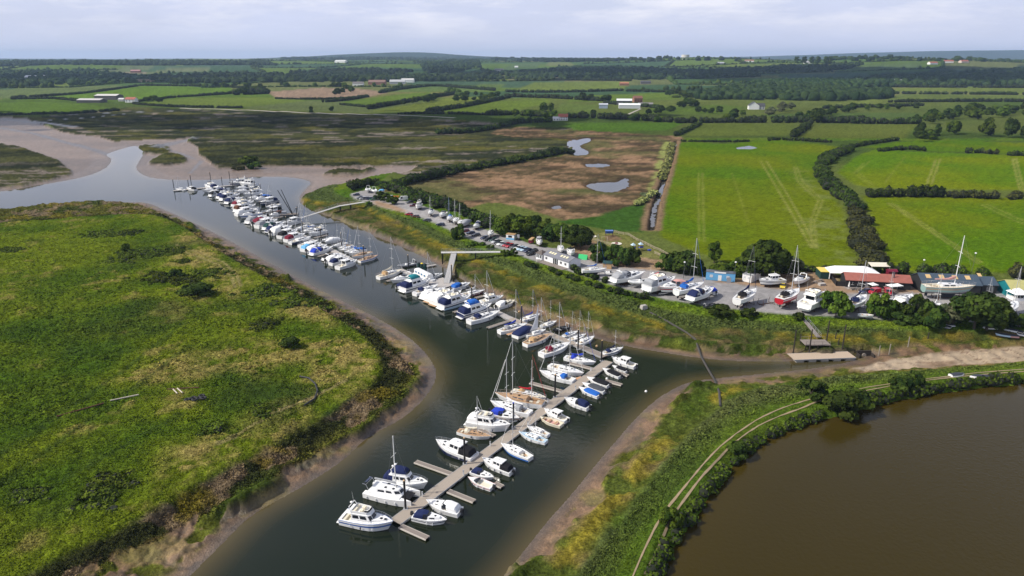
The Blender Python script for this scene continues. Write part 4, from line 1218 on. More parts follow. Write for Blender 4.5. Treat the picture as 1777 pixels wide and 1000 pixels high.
def sail(key, top='white', stripe='white', bottom='anti', cover=None, hood=None, deck='white', mastc='alu', masts=1, mast_h=12.5, ashore=False, raised=False, boomcol=None, low=None, jib=None):
    P = []
    kw = dict(L=10, B=3.2, fb=1.25, fs=1.0, draft=.55, tr=.66, fine=1.9, rake=1.0, beam_at=.45)
    st, _ = stations(**kw)
    P.append(('hull', hull_mesh(key, top, stripe, bottom, False, low, **kw)))
    md = wood('teak') if deck == 'teak' else gel(deck)
    P.append(('deck', deck_mesh(key, md, wood('teak'), (.08, .30), .5, .68, **kw)))
    lo, hi = outline(-1.9, 2.6, 1.02, .62, .9), outline(-1.8, 2.1, .85, .5, .8)
    cab, win = MB(), MB()
    cab.frustum(lo, hi, 1.05, 1.55)
    for j in (0, 4):
        for u0, u1 in ((.12, .42), (.5, .8)): win.side_win(lo, hi, 1.05, 1.55, j, u0, u1, .3, .75)
    for hx in (-.3, 1.4): win.box(hx, hx + .45, -.24, .24, 1.552, 1.58)
    P.append(('coachroof', cab.mesh('coach_' + key, [md if deck == 'teak' else gel('white')]), [('window', win.mesh('window_' + key, [GLASS]))]))
    mm = {'alu': ALU, 'white': MASTW, 'black': gel('black'), 'wood': wood('varnish')}[mastc]
    pos = [0.9] if masts == 1 else [1.3, -2.6]
    for q, mx in enumerate(pos):
        h = mast_h * (1 if q == 0 else .72)
        mb = MB()
        mb.tube((mx, 0, 1.5), (mx, 0, h), .085, .065, 6)
        sp = MB()
        for f in ((.45, .7) if q == 0 else (.55,)):
            sp.tube((mx - .1, -.85, h * f), (mx, 0, h * f + .05), .035, .035, 4); sp.tube((mx, 0, h * f + .05), (mx - .1, .85, h * f), .035, .035, 4)
        P.append(('mast', mb.mesh('mast_' + key, [mm]), [('spreader', sp.mesh('spreader_' + key, [MASTW]))]))
        bl = 3.9 if q == 0 else 2.2
        bo = MB()
        bo.tube((mx - .1, 0, 2.35), (mx - bl, 0, 2.30), .06, .055, 5)
        sub = []
        if cover:
            cv = MB()
            n = 6
            rings = []
            for i in range(n + 1):
                f = i / n
                x, r = mx - .05 - bl * f, .26 - .14 * f
                zc = 2.42 + .55 * (1 - f) ** 4
                rr = r if f > .1 else .18
                rings.append([(x, rr * .75 * math.cos(2 * math.pi * k / 7), zc + rr * math.sin(2 * math.pi * k / 7) * (1.6 if f < .2 else 1)) for k in range(7)])
            cv.loft(rings)
            sub = [('sail_cover', cv.mesh('sailcover_' + key, [cloth(cover)]))]
        P.append(('boom', bo.mesh('boom_' + key, [wood('teak') if boomcol else mm]), sub))
    rg = MB()
    mx = pos[0]
    for p in ((4.85, 0, 1.25), (-4.9, 0, 1.05), (mx - .1, 1.5, 1.15), (mx - .1, -1.5, 1.15)):
        rg.tube((mx, 0, mast_h - .1), p, .014, .014, 3)
    if masts == 2:
        for sg in (-1, 1): rg.tube((pos[1], 0, mast_h * .7), (pos[1], sg * 1.3, 1.1), .014, .014, 3)
    fs = MB(); fs.tube((4.75, 0, 1.5), (mx + .25, 0, mast_h - .6), .05, .035, 5)
    P.append(('rigging', rg.mesh('rigging_' + key, [WIRE]), [] if jib else [('furled_jib', fs.mesh('jib_' + key, [cloth('white') if not cover or cover in ('white', 'tan') else cloth(cover if cover in ('blue', 'navy', 'red', 'royal') else 'white')]))]))
    if hood:
        cv = MB(); cv.arc_shell([(-2.7, 1.0, 1.1, .95), (-1.9, .98, 1.15, 1.0), (-1.3, .8, 1.3, .4)], 0, 9, .6)
        P.append(('sprayhood', cv.mesh('hood_' + key, [cloth(hood)])))
    P.append(('guard_rail', rails_mesh(st, .0, .6, key)))
    if raised:
        sl = MB()
        for e in (-.01, .01):
            f = [(pos[0] - .12, e, 2.6), (pos[0] - .12, e, mast_h * .93), (pos[0] - 1.0, e * 20, mast_h * .6), (pos[0] - 2.3, e * 26, 4.2), (pos[0] - 3.7, e, 2.45)]
            sl.face(f if e > 0 else f[::-1])
        P.append(('mainsail', sl.mesh('sail_' + key, [mat('sailcloth', (.72, .74, .78), .7, 0, .08, 1.5)])))
    if ashore:
        kl = MB()
        kl.loft([[(-1.2, -.16, -.5), (1.6, -.16, -.5), (1.6, .16, -.5), (-1.2, .16, -.5)], [(-1.3, -.1, -1.5), (.8, -.1, -1.5), (.8, .1, -1.5), (-1.3, .1, -1.5)]])
        P.append(('keel', kl.mesh('keel_' + key, [ANTI if bottom != 'red' else ANTIR])))
        rd_ = MB(); rd_.box(-4.5, -4.0, -.06, .06, -1.2, .1)
        P.append(('rudder', rd_.mesh('rudder_' + key, [ANTI])))
    return P


def catamaran(key):
    P = []
    hb = MB()
    for sg in (-1, 1):
        st, rk = stations(L=10, B=1.5, fb=1.5, fs=1.1, draft=.4, tr=.75, fine=2, rake=.6)
        rings = [[(x, sg * 1.75 - b, s), (x, sg * 1.75 - b * .9, .1), (x, sg * 1.75, -d), (x, sg * 1.75 + b * .9, .1), (x, sg * 1.75 + b, s)] for x, b, s, d, t in st]
        hb.loft(rings, 0, True, False)
    P.append(('hull', hb.mesh('hull_' + key, [gel('white')])))
    dk = MB()
    dk.box(-4.2, 2.6, -1.9, 1.9, 1.05, 1.5)
    P.append(('deck', dk.mesh('deck_' + key, [gel('white')])))
    cab, win = MB(), MB()
    lo, hi = outline(-2.6, 2.6, 1.75, 1.35, 1.0), outline(-2.4, 1.7, 1.45, 1.0, .9)
    cab.frustum(lo, hi, 1.5, 2.3)
    for j in (0, 4): win.side_win(lo, hi, 1.5, 2.3, j, .1, .45, .35, .75); win.side_win(lo, hi, 1.5, 2.3, j, .55, .85, .35, .75)
    for j in (1, 2, 3): win.side_win(lo, hi, 1.5, 2.3, j, .06, .94, .3, .8)
    for hx, hy in ((-1.2, -.6), (-1.2, .6), (.4, -.5), (.4, .5)): win.box(hx, hx + .5, hy - .25, hy + .25, 2.305, 2.33)
    P.append(('cabin', cab.mesh('cabin_' + key, [gel('white')]), [('window', win.mesh('window_' + key, [GLASS]))]))
    tr = MB(); tr.box(2.62, 4.4, -1.1, 1.1, 1.3, 1.33)
    P.append(('trampoline', tr.mesh('tramp_' + key, [cloth('black')])))
    m_ = MB(); m_.tube((.9, 0, 2.3), (.9, 0, 13.2), .1, .08, 6)
    sp = MB(); sp.tube((.8, -1.1, 6.9), (.8, 1.1, 6.9), .035, .035, 4); sp.tube((.8, -.9, 9.2), (.8, .9, 9.2), .035, .035, 4); sp.blob((1.1, 0, 7.4), (.28, .28, .14), 0, 8, 4)
    P.append(('mast', m_.mesh('mast_' + key, [MASTW]), [('spreader', sp.mesh('spreader_' + key, [MASTW]))]))
    bo = MB(); bo.tube((.8, 0, 3.2), (-3.6, 0, 3.2), .09, .08, 6); bo.tube((.8, 0, 3.4), (-3.6, 0, 3.35), .2, .12, 6, 1)
    P.append(('boom', bo.mesh('boom_' + key, [MASTW, cloth('grey')])))
    rg = MB()
    for p in ((4.6, 0, 1.6), (-.2, 2.0, 1.4), (-.2, -2.0, 1.4)): rg.tube((.9, 0, 13.0), p, .016, .016, 3)
    P.append(('rigging', rg.mesh('rigging_' + key, [WIRE])))
    dv = MB()
    for sg in (-1, 1): dv.pipe([(-4.4, sg * 1.2, 1.4), (-4.9, sg * 1.2, 2.3), (-5.6, sg * 1.2, 2.4)], .05, 5)
    dv.tube((-4.9, -1.2, 2.3), (-4.9, 1.2, 2.3), .04, .04, 5)
    P.append(('davit', dv.mesh('davit_' + key, [STEEL])))
    sp_ = MB(); sp_.face([(-5.4, -.9, 2.5), (-4.7, -.9, 2.8), (-4.7, .9, 2.8), (-5.4, .9, 2.5)]); sp_.face([(-5.4, .9, 2.48), (-4.7, .9, 2.78), (-4.7, -.9, 2.78), (-5.4, -.9, 2.48)])
    P.append(('solar_panel', sp_.mesh('solar_' + key, [mat('solar_cells', (.012, .02, .06), .15)])))
    P.append(('fender', fenders_mesh([(s[0], s[1] + 1.75, s[2], s[3], s[4]) for s in st], (.1, .3, .5, .7), key)))
    return P


def classic(key):
    """wooden motor yacht: teak decks, white wheelhouse, low topsides"""
    P = []
    kw = dict(L=10, B=2.7, fb=1.35, fs=.95, draft=.5, tr=.8, fine=2.0, rake=.7)
    st, _ = stations(**kw)
    P.append(('hull', hull_mesh(key, 'white', 'navy', 'anti', True, **kw)))
    P.append(('deck', deck_mesh(key, wood('teak'), wood('teak'), (.06, .22), .45, .8, **kw)))
    cab, win = MB(), MB()
    lo, hi = outline(-2.6, 1.9, .98, .8, .5), outline(-2.5, 1.7, .88, .7, .5)
    cab.frustum(lo, hi, 1.0, 1.65)
    for j in (0, 4):
        for u in (.08, .28, .48, .68): win.side_win(lo, hi, 1.0, 1.65, j, u, u + .13, .35, .75)
    l2, h2 = outline(-.6, 1.1, .9, .78, .3), outline(-.6, .8, .8, .68, .25)
    cab.frustum(l2, h2, 1.65, 2.5)
    for j in (0, 1, 2, 3, 4, 5): win.side_win(l2, h2, 1.65, 2.5, j, .1, .9, .4, .85)
    cab.tube((.2, 0, 2.5), (.1, 0, 4.6), .04, .03, 5)
    P.append(('cabin', cab.mesh('cabin_' + key, [gel('white')]), [('window', win.mesh('window_' + key, [GLASS]))]))
    ph = MB(); ph.box(-5.6, -4.98, -.9, .9, .25, .36)
    P.append(('bathing_platform', ph.mesh('platform_' + key, [gel('white')])))
    P.append(('bow_rail', rails_mesh(st, .45, .45, key)))
    return P


def covered(key, c, hull='white', c2=None):
    """a boat wholly under a fitted cover"""
    kw = dict(L=10, B=3.8, fb=1.5, fs=1.2, draft=.6, tr=.9, fine=2.2, rake=1.0)
    cv = MB(); cv.arc_shell([(-5.0, 1.65, 1.1, .5), (-4.2, 1.85, 1.1, 1.0), (-1.5, 1.98, 1.1, 1.7), (.5, 1.9, 1.1, 2.0), (2.5, 1.4, 1.3, 1.2), (4.6, .3, 1.4, .3)], 0, 11, .7)
    return [('hull', hull_mesh(key, hull, hull, 'anti', True, **kw)), ('cover', cv.mesh('cover_' + key, [cloth(c)]))]


def rib(key, tube='grey', console='white', arch=True):
    """inflatable: tubes round an open cockpit, console, arch, outboard"""
    tb = MB()
    pts = [(-4.8, 1.35, .75), (-2, 1.5, .75), (1, 1.5, .85), (3.2, 1.0, 1.05), (4.6, .25, 1.3), (4.6, -.25, 1.3), (3.2, -1.0, 1.05), (1, -1.5, .85), (-2, -1.5, .75), (-4.8, -1.35, .75)]
    for a, c in zip(pts[:-1], pts[1:]): tb.tube(a, c, .42, .42, 8)
    hb = MB(); hb.loft([[(-4.6, -1.3, .7), (-4.6, 1.3, .7), (-4.6, .9, 0), (-4.6, 0, -.5), (-4.6, -.9, 0)], [(1, -1.4, .75), (1, 1.4, .75), (1, .9, .1), (1, 0, -.5), (1, -.9, .1)], [(4.4, -.2, 1.1), (4.4, .2, 1.1), (4.4, .12, .7), (4.2, 0, .4), (4.4, -.12, .7)]])
    cs = MB(); cs.box(-.6, .5, -.45, .45, .7, 1.7, 0, .12, .05); cs.box(-2.2, -1.1, -.4, .4, .7, 1.3, 1); cs.face([(.1, -.4, 1.7), (.1, .4, 1.7), (-.15, .35, 2.2), (-.15, -.35, 2.2)], 2)
    P = [('hull', hb.mesh('hull_' + key, [gel('darkgrey' if tube == 'black' else 'white')])), ('inflatable_tube', tb.mesh('tube_' + key, [mat('hypalon_' + tube, PAL[tube], .6)])), ('console', cs.mesh('console_' + key, [gel(console), cloth('darkgrey'), GLASS]))]
    if arch:
        ar = MB(); ar.pipe([(-4.2, -1.2, 1.1), (-4.5, -1.0, 2.8), (-4.5, 1.0, 2.8), (-4.2, 1.2, 1.1)], .09, 6)
        P.append(('radar_arch', ar.mesh('arch_' + key, [gel('white')])))
    P.append(('outboard_motor', outboard_mesh(-4.8, .8, 1.8)))
    return P


def dinghy(key, c='white', inside='grey'):
    """small open boat"""
    kw = dict(L=10, B=4.0, fb=1.5, fs=1.2, draft=.5, tr=.8, fine=2.0, rake=.8)
    th = MB()
    for x in (-2.5, .5, 2.8): th.box(x, x + .7, -1.5 if x < 2 else -1.1, 1.5 if x < 2 else 1.1, .95, 1.05)
    return [('hull', hull_mesh(key, c, c, 'anti', True, **kw)), ('deck', deck_mesh(key, gel(c), gel(inside), (.07, .86), .9, .86, **kw)), ('thwart', th.mesh('thwart_' + key, [wood('teak')]))]


def houseboat(key):
    """long low white floating cabin with a curved roof"""
    hb = MB(); hb.box(-5, 4.6, -1.15, 1.15, -.2, .75); hb.loft([[(4.6, -1.15, -.2), (4.6, 1.15, -.2), (4.6, 1.15, .75), (4.6, -1.15, .75)], [(5.3, -.3, .2), (5.3, .3, .2), (5.3, .3, .9), (5.3, -.3, .9)]])
    cb = MB(); cb.arc_shell([(-4.3, 1.02, .75, 1.5), (3.6, 1.02, .75, 1.5)], 0, 9, .45)
    w_ = MB()
    for sg in (-1, 1):
        for x in (-3.6, -1.9, -.2, 1.5): w_.box(x, x + .9, sg * 1.03 - .01, sg * 1.03 + .01, 1.25, 1.85)
    st = MB()
    for sg in (-1, 1): st.box(-4.9, 4.4, sg * 1.16 - .012, sg * 1.16 + .012, .3, .5)
    return [('hull', hb.mesh('hull_' + key, [gel('white')])), ('cabin', cb.mesh('cabin_' + key, [gel('white')]), [('window', w_.mesh('window_' + key, [mat('blue_glass', (.05, .16, .3), .15)]))]), ('stripe', st.mesh('stripe_' + key, [gel('blue')]))]


_KITS = {}


def kit(spec):
    """spec text -> parts, built once"""
    if spec in _KITS:
        return _KITS[spec]
    w = spec.split()
    style, o = w[0], dict(x.split('=') for x in w[1:])
    key = spec.replace(' ', '_').replace('=', '-')
    if style in ('fly', 'sport', 'pilot', 'cuddy', 'open'):
        p = motor(key, style, **o)
    elif style == 'sail':
        for k in ('masts',): 
            if k in o: o[k] = int(o[k])
        if 'mast_h' in o: o['mast_h'] = float(o['mast_h'])
        for k in ('ashore', 'raised'):
            if k in o: o[k] = True
        p = sail(key, **o)
    else:
        p = {'cat': catamaran, 'classic': classic, 'covered': covered, 'rib': rib, 'dinghy': dinghy, 'houseboat': houseboat}[style](key, **o)
    _KITS[spec] = p
    return p


BOATS = []
_fm = MB(); _fm.blob((0, 0, 0), (.13, .13, .36), 0, 7, 5); FENDER_W = _fm.mesh('fender', [gel('white')])
_fm = MB(); _fm.blob((0, 0, 0), (.13, .13, .36), 0, 7, 5); FENDER_D = _fm.mesh('fender', [gel('navy')])


def add_fenders(r, ln, spec):
    if spec.split()[0] in ('cat', 'rib', 'dinghy', 'houseboat'): return
    k = 10.0 / ln
    half = {'fly': 1.85, 'sport': 1.65, 'pilot': 1.75, 'cuddy': 1.95, 'open': 1.95, 'sail': 1.6, 'classic': 1.35, 'covered': 1.9}[spec.split()[0]]
    for x, f in ((-2.6, .98), (-.2, 1.0), (1.6, .90)):
        for sg in (-1, 1):
            if RNG.random() < .8: link('fender', FENDER_D if RNG.random() < .35 else FENDER_W, r, (x + RNG.uniform(-.4, .4), sg * (half * f + .1 * k), .55 + .1 * k), None, k * .9)




def put_boat(spec, x0, y0, x1, y1, label, cat, group, z=0.0, level=None, name=None, lmax=13.0, grow=1.0):
    """stern and bow given as places on the water (or on the level of the raised hull)"""
    lv = z if level is None else level
    a, c = np.array(at_z(x0, y0, lv)), np.array(at_z(x1, y1, lv))
    d = c - a
    ln = float(np.hypot(*d))
    ctr = (a + c) / 2
    ln = min(max(ln * grow, 4.5), lmax)
    r = empty(name or {'sail': 'sailing_yacht', 'cat': 'catamaran', 'rib': 'inflatable_boat', 'dinghy': 'dinghy', 'houseboat': 'houseboat', 'covered': 'covered_boat'}.get(spec.split()[0], 'motor_boat'),
              (ctr[0], ctr[1], z), math.atan2(d[1], d[0]), ln / 10.0)
    tag(r, label, cat, group)
    for p in kit(spec):
        o = link(p[0], p[1], r)
        for s in (p[2] if len(p) > 2 else []):
            link(s[0], s[1], o)
    BOATS.append((r, ln))
    return r


# ------------------------------------------------------------------ floating pontoons
def plank_mat(name, c1, c2, scale=4.0):
    m, t, b = shader_mat(name)
    tc = t.nodes.new('ShaderNodeTexCoord')
    w = t.nodes.new('ShaderNodeTexWave'); w.bands_direction = 'X'; w.inputs['Scale'].default_value = scale; w.inputs['Distortion'].default_value = 0.3
    n = t.nodes.new('ShaderNodeTexNoise'); n.inputs['Scale'].default_value = 0.7; n.inputs['Detail'].default_value = 6
    r = t.nodes.new('ShaderNodeValToRGB')
    r.color_ramp.elements[0].color = (*[c * .45 for c in c1], 1); r.color_ramp.elements[1].color = (*c1, 1); r.color_ramp.elements[1].position = 0.25
    mx = t.nodes.new('ShaderNodeMixRGB'); mx.inputs[2].default_value = (*c2, 1)
    t.links.new(tc.outputs['Object'], w.inputs['Vector']); t.links.new(tc.outputs['Object'], n.inputs['Vector'])
    t.links.new(w.outputs['Fac'], r.inputs[0]); t.links.new(r.outputs[0], mx.inputs[1]); t.links.new(n.outputs['Fac'], mx.inputs[0])
    t.links.new(mx.outputs[0], b.inputs['Base Color']); b.inputs['Roughness'].default_value = 0.85; b.inputs['Specular IOR Level'].default_value = 0.2
    return m


PLANK = plank_mat('weathered_planks', (0.40, 0.34, 0.28), (0.33, 0.285, 0.24), 3.2)
PLANKG = plank_mat('grey_planks', (0.46, 0.43, 0.40), (0.40, 0.37, 0.35), 3.2)
PLANKO = plank_mat('new_planks', (0.60, 0.33, 0.17), (0.52, 0.29, 0.16), 3.2)
PLANKD = plank_mat('dark_planks', (0.26, 0.22, 0.19), (0.22, 0.19, 0.17), 3.2)
FLOATM = mat('concrete_float', (0.36, 0.34, 0.31), 0.85, 0, 0.25, 1.5)
PALEB = mat('bleached_beam', (.55, .50, .44), .8, 0, .2, 1.5)
GALV = mat('galvanised', (0.42, 0.43, 0.44), 0.5, 0.3, 0.15, 2.0)


def float_deck(name, p0, p1, w, label, cat, group=None, mt=None, z=0.55, floats=3.2, steel=True):
    a, c = np.array(p0), np.array(p1)
    d = c - a
    ln = float(np.hypot(*d))
    r = empty(name, (a[0], a[1], 0), math.atan2(d[1], d[0]))
    tag(r, label, cat, group)
    mb = MB(); mb.box(0, ln, -w / 2, w / 2, z - .09, z)
    link('deck', mb.mesh('deck', [mt or PLANK]), r)
    mb = MB()
    for sg in (-1, 1):
        mb.box(0, ln, min(sg * (w / 2 + .002), sg * (w / 2 + .08)), max(sg * (w / 2 + .002), sg * (w / 2 + .08)), z - .28, z + .025)
    link('edge_beam', mb.mesh('beam', [GALV if steel else PALEB]), r)
    mb = MB()
    n = max(1, int(ln / floats))
    for i in range(n):
        x = (i + .5) * ln / n
        mb.box(x - ln / n * .30, x + ln / n * .30, -w / 2 + .05, w / 2 - .05, -.35, z - .092)
    link('float', mb.mesh('float', [FLOATM]), r)
    return r


PW = {}
PON = dict(far=[(384, 327), (448, 371), (616, 454)], middle=[(694, 468), (769, 500), (886, 553), (1004, 600), (1050, 619)], near=[(686, 906), (1056, 627)])
for nm, pts in PON.items():
    P_ = [at_z(a, b, 0.5) for a, b in pts]
    PW[nm] = P_
    for k, (a, c) in enumerate(zip(P_[:-1], P_[1:])):
        lab = {('far', 0): 'crowded outer length of the far pontoon between the biggest motor yachts', ('far', 1): 'long pale inner walkway of the far pontoon with boats on both sides',
               ('middle', 0): 'first length of the middle pontoon beside the white houseboat', ('middle', 1): 'second length of the middle pontoon below the gangway foot',
               ('middle', 2): 'third length of the middle pontoon by the raised white sail', ('middle', 3): 'last short length of middle pontoon meeting the near pontoon',
               ('near', 0): 'straight brown planked walkway of the near pontoon'}[nm, k]
        float_deck('pontoon', a, c, 2.5 if nm == 'near' else 2.4, lab, 'pontoon', 'floating pontoons', PLANK if nm == 'near' else (PLANKG if nm == 'far' or k < 2 else (PLANKD if k == 3 else PLANK)))
float_deck('pontoon', at_z(301, 331, .5), at_z(448, 317.5, .5), 2.6, 'crosswise head of the far pontoon out in the river', 'pontoon', 'floating pontoons', PLANKG)
mb = MB()
p_ = [at_z(*q, .5) for q in ((741, 489), (768, 482), (792, 492), (768, 502))]
c_ = np.mean(p_, 0)
pl = empty('landing_float', (c_[0], c_[1], 0)); tag(pl, 'broad landing float at the foot of the jetty gangway', 'pontoon', 'floating pontoons')
mb.loft([[(x - c_[0], y - c_[1], .42) for x, y in p_], [(x - c_[0], y - c_[1], .57) for x, y in p_]]); link('deck', mb.mesh('deck', [PLANKG]), pl)
mb = MB(); mb.loft([[((x - c_[0]) * .95, (y - c_[1]) * .95, -.4) for x, y in p_], [((x - c_[0]) * .95, (y - c_[1]) * .95, .418) for x, y in p_]]); link('float', mb.mesh('float', [FLOATM]), pl)

FINGERS = [(721, 801, 787, 824, 'long pale finger pontoon left of the walkway by the blue-hulled motorboat', None), (778, 852, 823, 870, 'short finger pontoon between red-trimmed speedboat and tented cruiser', PLANKD),
           (695, 913, 742, 934, 'nearest finger pontoon, right of the walkway end', PLANKD), (920, 664, 978, 680, 'grey finger pontoon between the red-sail-cover yacht and blue-dodger yacht', PLANKD),
           (985, 629, 1032, 641, 'finger pontoon below the yacht with a bright blue sail cover', PLANKD), (996, 659, 1010, 655, 'orange new planks between two white yachts at the near pontoon', PLANKO),
           (880, 581, 922, 570, 'bright orange finger pontoon beside the yacht with blue cover', PLANKO), (846, 569, 886, 556, 'empty finger pontoon below the white yacht with navy dodger', None),
           (671, 488, 703, 480, 'finger pontoon beside the first yacht of the middle pontoon', None), (787, 542, 812, 535, 'pale finger pontoon above the navy flybridge cruiser', None),
           (834, 521, 840, 527, 'short stub finger by the blue-canopied boat', None), (825, 517, 846, 512, 'finger pontoon behind the dark red hulled boat', None),
           (552, 445, 584, 437, 'pale finger below the yacht with royal blue canopy', None), (545, 413, 568, 408, 'pale finger by the pile on the far pontoon', None),
           (450, 370, 479, 366, 'pale finger under the white boat near the crane barge', None), (468, 380, 491, 376, 'finger leading towards the crane barge', None),
           (858, 838, 872, 845, 'narrow finger beside the small navy-covered cruiser', PLANKD), (1079, 668, 1050, 660, 'finger pontoon beside the black-covered boats', PLANKD),
           (832, 745, 858, 757, 'finger pontoon between the varnished boat and the large flybridge cruiser', PLANKD), (1090, 652, 1052, 640, 'finger between two black-covered speedboats', PLANKD),
           (706, 863, 672, 851, 'finger between the catamaran and the blue canopy yacht', PLANKD), (812, 790, 827, 798, 'finger alongside the blue-hulled pilot boat', PLANKD),
           (940, 690, 962, 700, 'finger by the ketch with teak decks', PLANKD), (905, 727, 888, 722, 'finger by the boat with the varnished side', PLANKD), (752, 872, 738, 866, 'finger beside the tented cruiser', PLANKD),
           (731, 464, 757, 459.5, 'long low white float beyond the houseboat', PLANKG), (600, 404, 598, 403.6, None, None)]
for x0, y0, x1, y1, lab, mt_ in FINGERS:
    if lab:
        float_deck('finger_pontoon', at_z(x0, y0, .4), at_z(x1, y1, .4), 1.0, lab, 'finger pontoon', 'finger pontoons', mt_ or PLANKD, .46, 3.6, False)

# ------------------------------------------------------------------ mooring piles
def pile_meshes():
    a = MB(); a.tube((0, 0, -2.5), (0, 0, 6.6), .21, .21, 8)
    c = MB(); c.loft([[(.24 * math.cos(k), .24 * math.sin(k), z) for k in np.linspace(0, 2 * math.pi, 9)[:-1]] for z in (6.6, 6.64)]); c.tube((0, 0, 6.64), (0, 0, 6.85), .24, .03, 8)
    col = MB(); col.box(-.42, .42, -.42, .42, .44, .62)
    return a.mesh('pile', [mat('black_steel_pile', (.010, .010, .012), .55)]), c.mesh('pile_cap', [gel('tan')]), c.mesh('pile_cap_blue', [gel('royal')]), col.mesh('pile_guide', [GALV])


PM = pile_meshes()
PILES = [('near', [(704, 884), (806.6, 806), (891, 742), (963, 690), (1043.6, 627)]), ('middle', [(709, 469), (784, 487), (819, 529), (905, 563), (1003, 607)]),
         ('far', [(302, 328), (328, 328.5), (332, 320), (366, 315), (386, 323), (399, 313), (405, 330), (443, 331), (453, 337), (437, 349), (452, 370), (474, 376), (516, 381), (498, 398), (526, 406), (558, 420), (593, 428), (632, 452)])]
for nm, lst in PILES:
    for k, (px, py) in enumerate(lst):
        x, y = at_z(px, py, 0.4)
        r = empty('mooring_pile', (x, y, 0))
        o_ = ['nearest', 'second', 'third', 'fourth', 'fifth'] if nm != 'far' else None
        if nm == 'near': lab = 'tall black mooring pile, %s along the near pontoon%s' % (o_[k], ', blue capped' if k == 2 else '')
        elif nm == 'middle': lab = ['black pile at the far end of the middle pontoon', 'black pile beside the foot of the jetty gangway', 'black pile behind the navy-striped cruiser', 'black pile beside the yacht with blue cover and orange finger', 'black pile between the white yachts at the middle pontoon end'][k]
        else: lab = 'black mooring pile with pale top, %s from the river end of the far pontoon' % ['first', 'second', 'third', 'fourth', 'fifth', 'sixth', 'seventh', 'eighth', 'ninth', 'tenth', 'eleventh', 'twelfth', 'thirteenth', 'fourteenth', 'fifteenth', 'sixteenth', 'seventeenth', 'last'][k]
        tag(r, lab, 'mooring pile', 'black mooring piles')
        link('pile', PM[0], r); link('pile_cap', PM[2] if (nm == 'near' and k == 2) else PM[1], r); link('pile_guide', PM[3], r)

# ------------------------------------------------------------------ service pedestals on the near pontoon
mb = MB(); mb.box(-.13, .13, -.13, .13, 0, .95); mb2 = MB(); mb2.box(-.15, .15, -.15, .15, .95, 1.08)
pm1, pm2 = mb.mesh('pedestal', [gel('white')]), mb2.mesh('pedestal_top', [gel('grey')])
a_, c_ = np.array(PW['near'][0]), np.array(PW['near'][1])
nrm = np.array([-(c_ - a_)[1], (c_ - a_)[0]]); nrm = nrm / np.hypot(*nrm)
for k, f in enumerate((.10, .22, .36, .50, .64, .76, .90)):
    q = a_ + (c_ - a_) * f - nrm * (1.0 if k % 2 else -1.0)
    r = empty('service_pedestal', (q[0], q[1], .555))
    tag(r, 'small white service post on the near pontoon planks, %s from the near end' % ['first', 'second', 'third', 'fourth', 'fifth', 'sixth', 'seventh'][k], 'service post', 'service posts')
    link('post', pm1, r); link('cap', pm2, r)

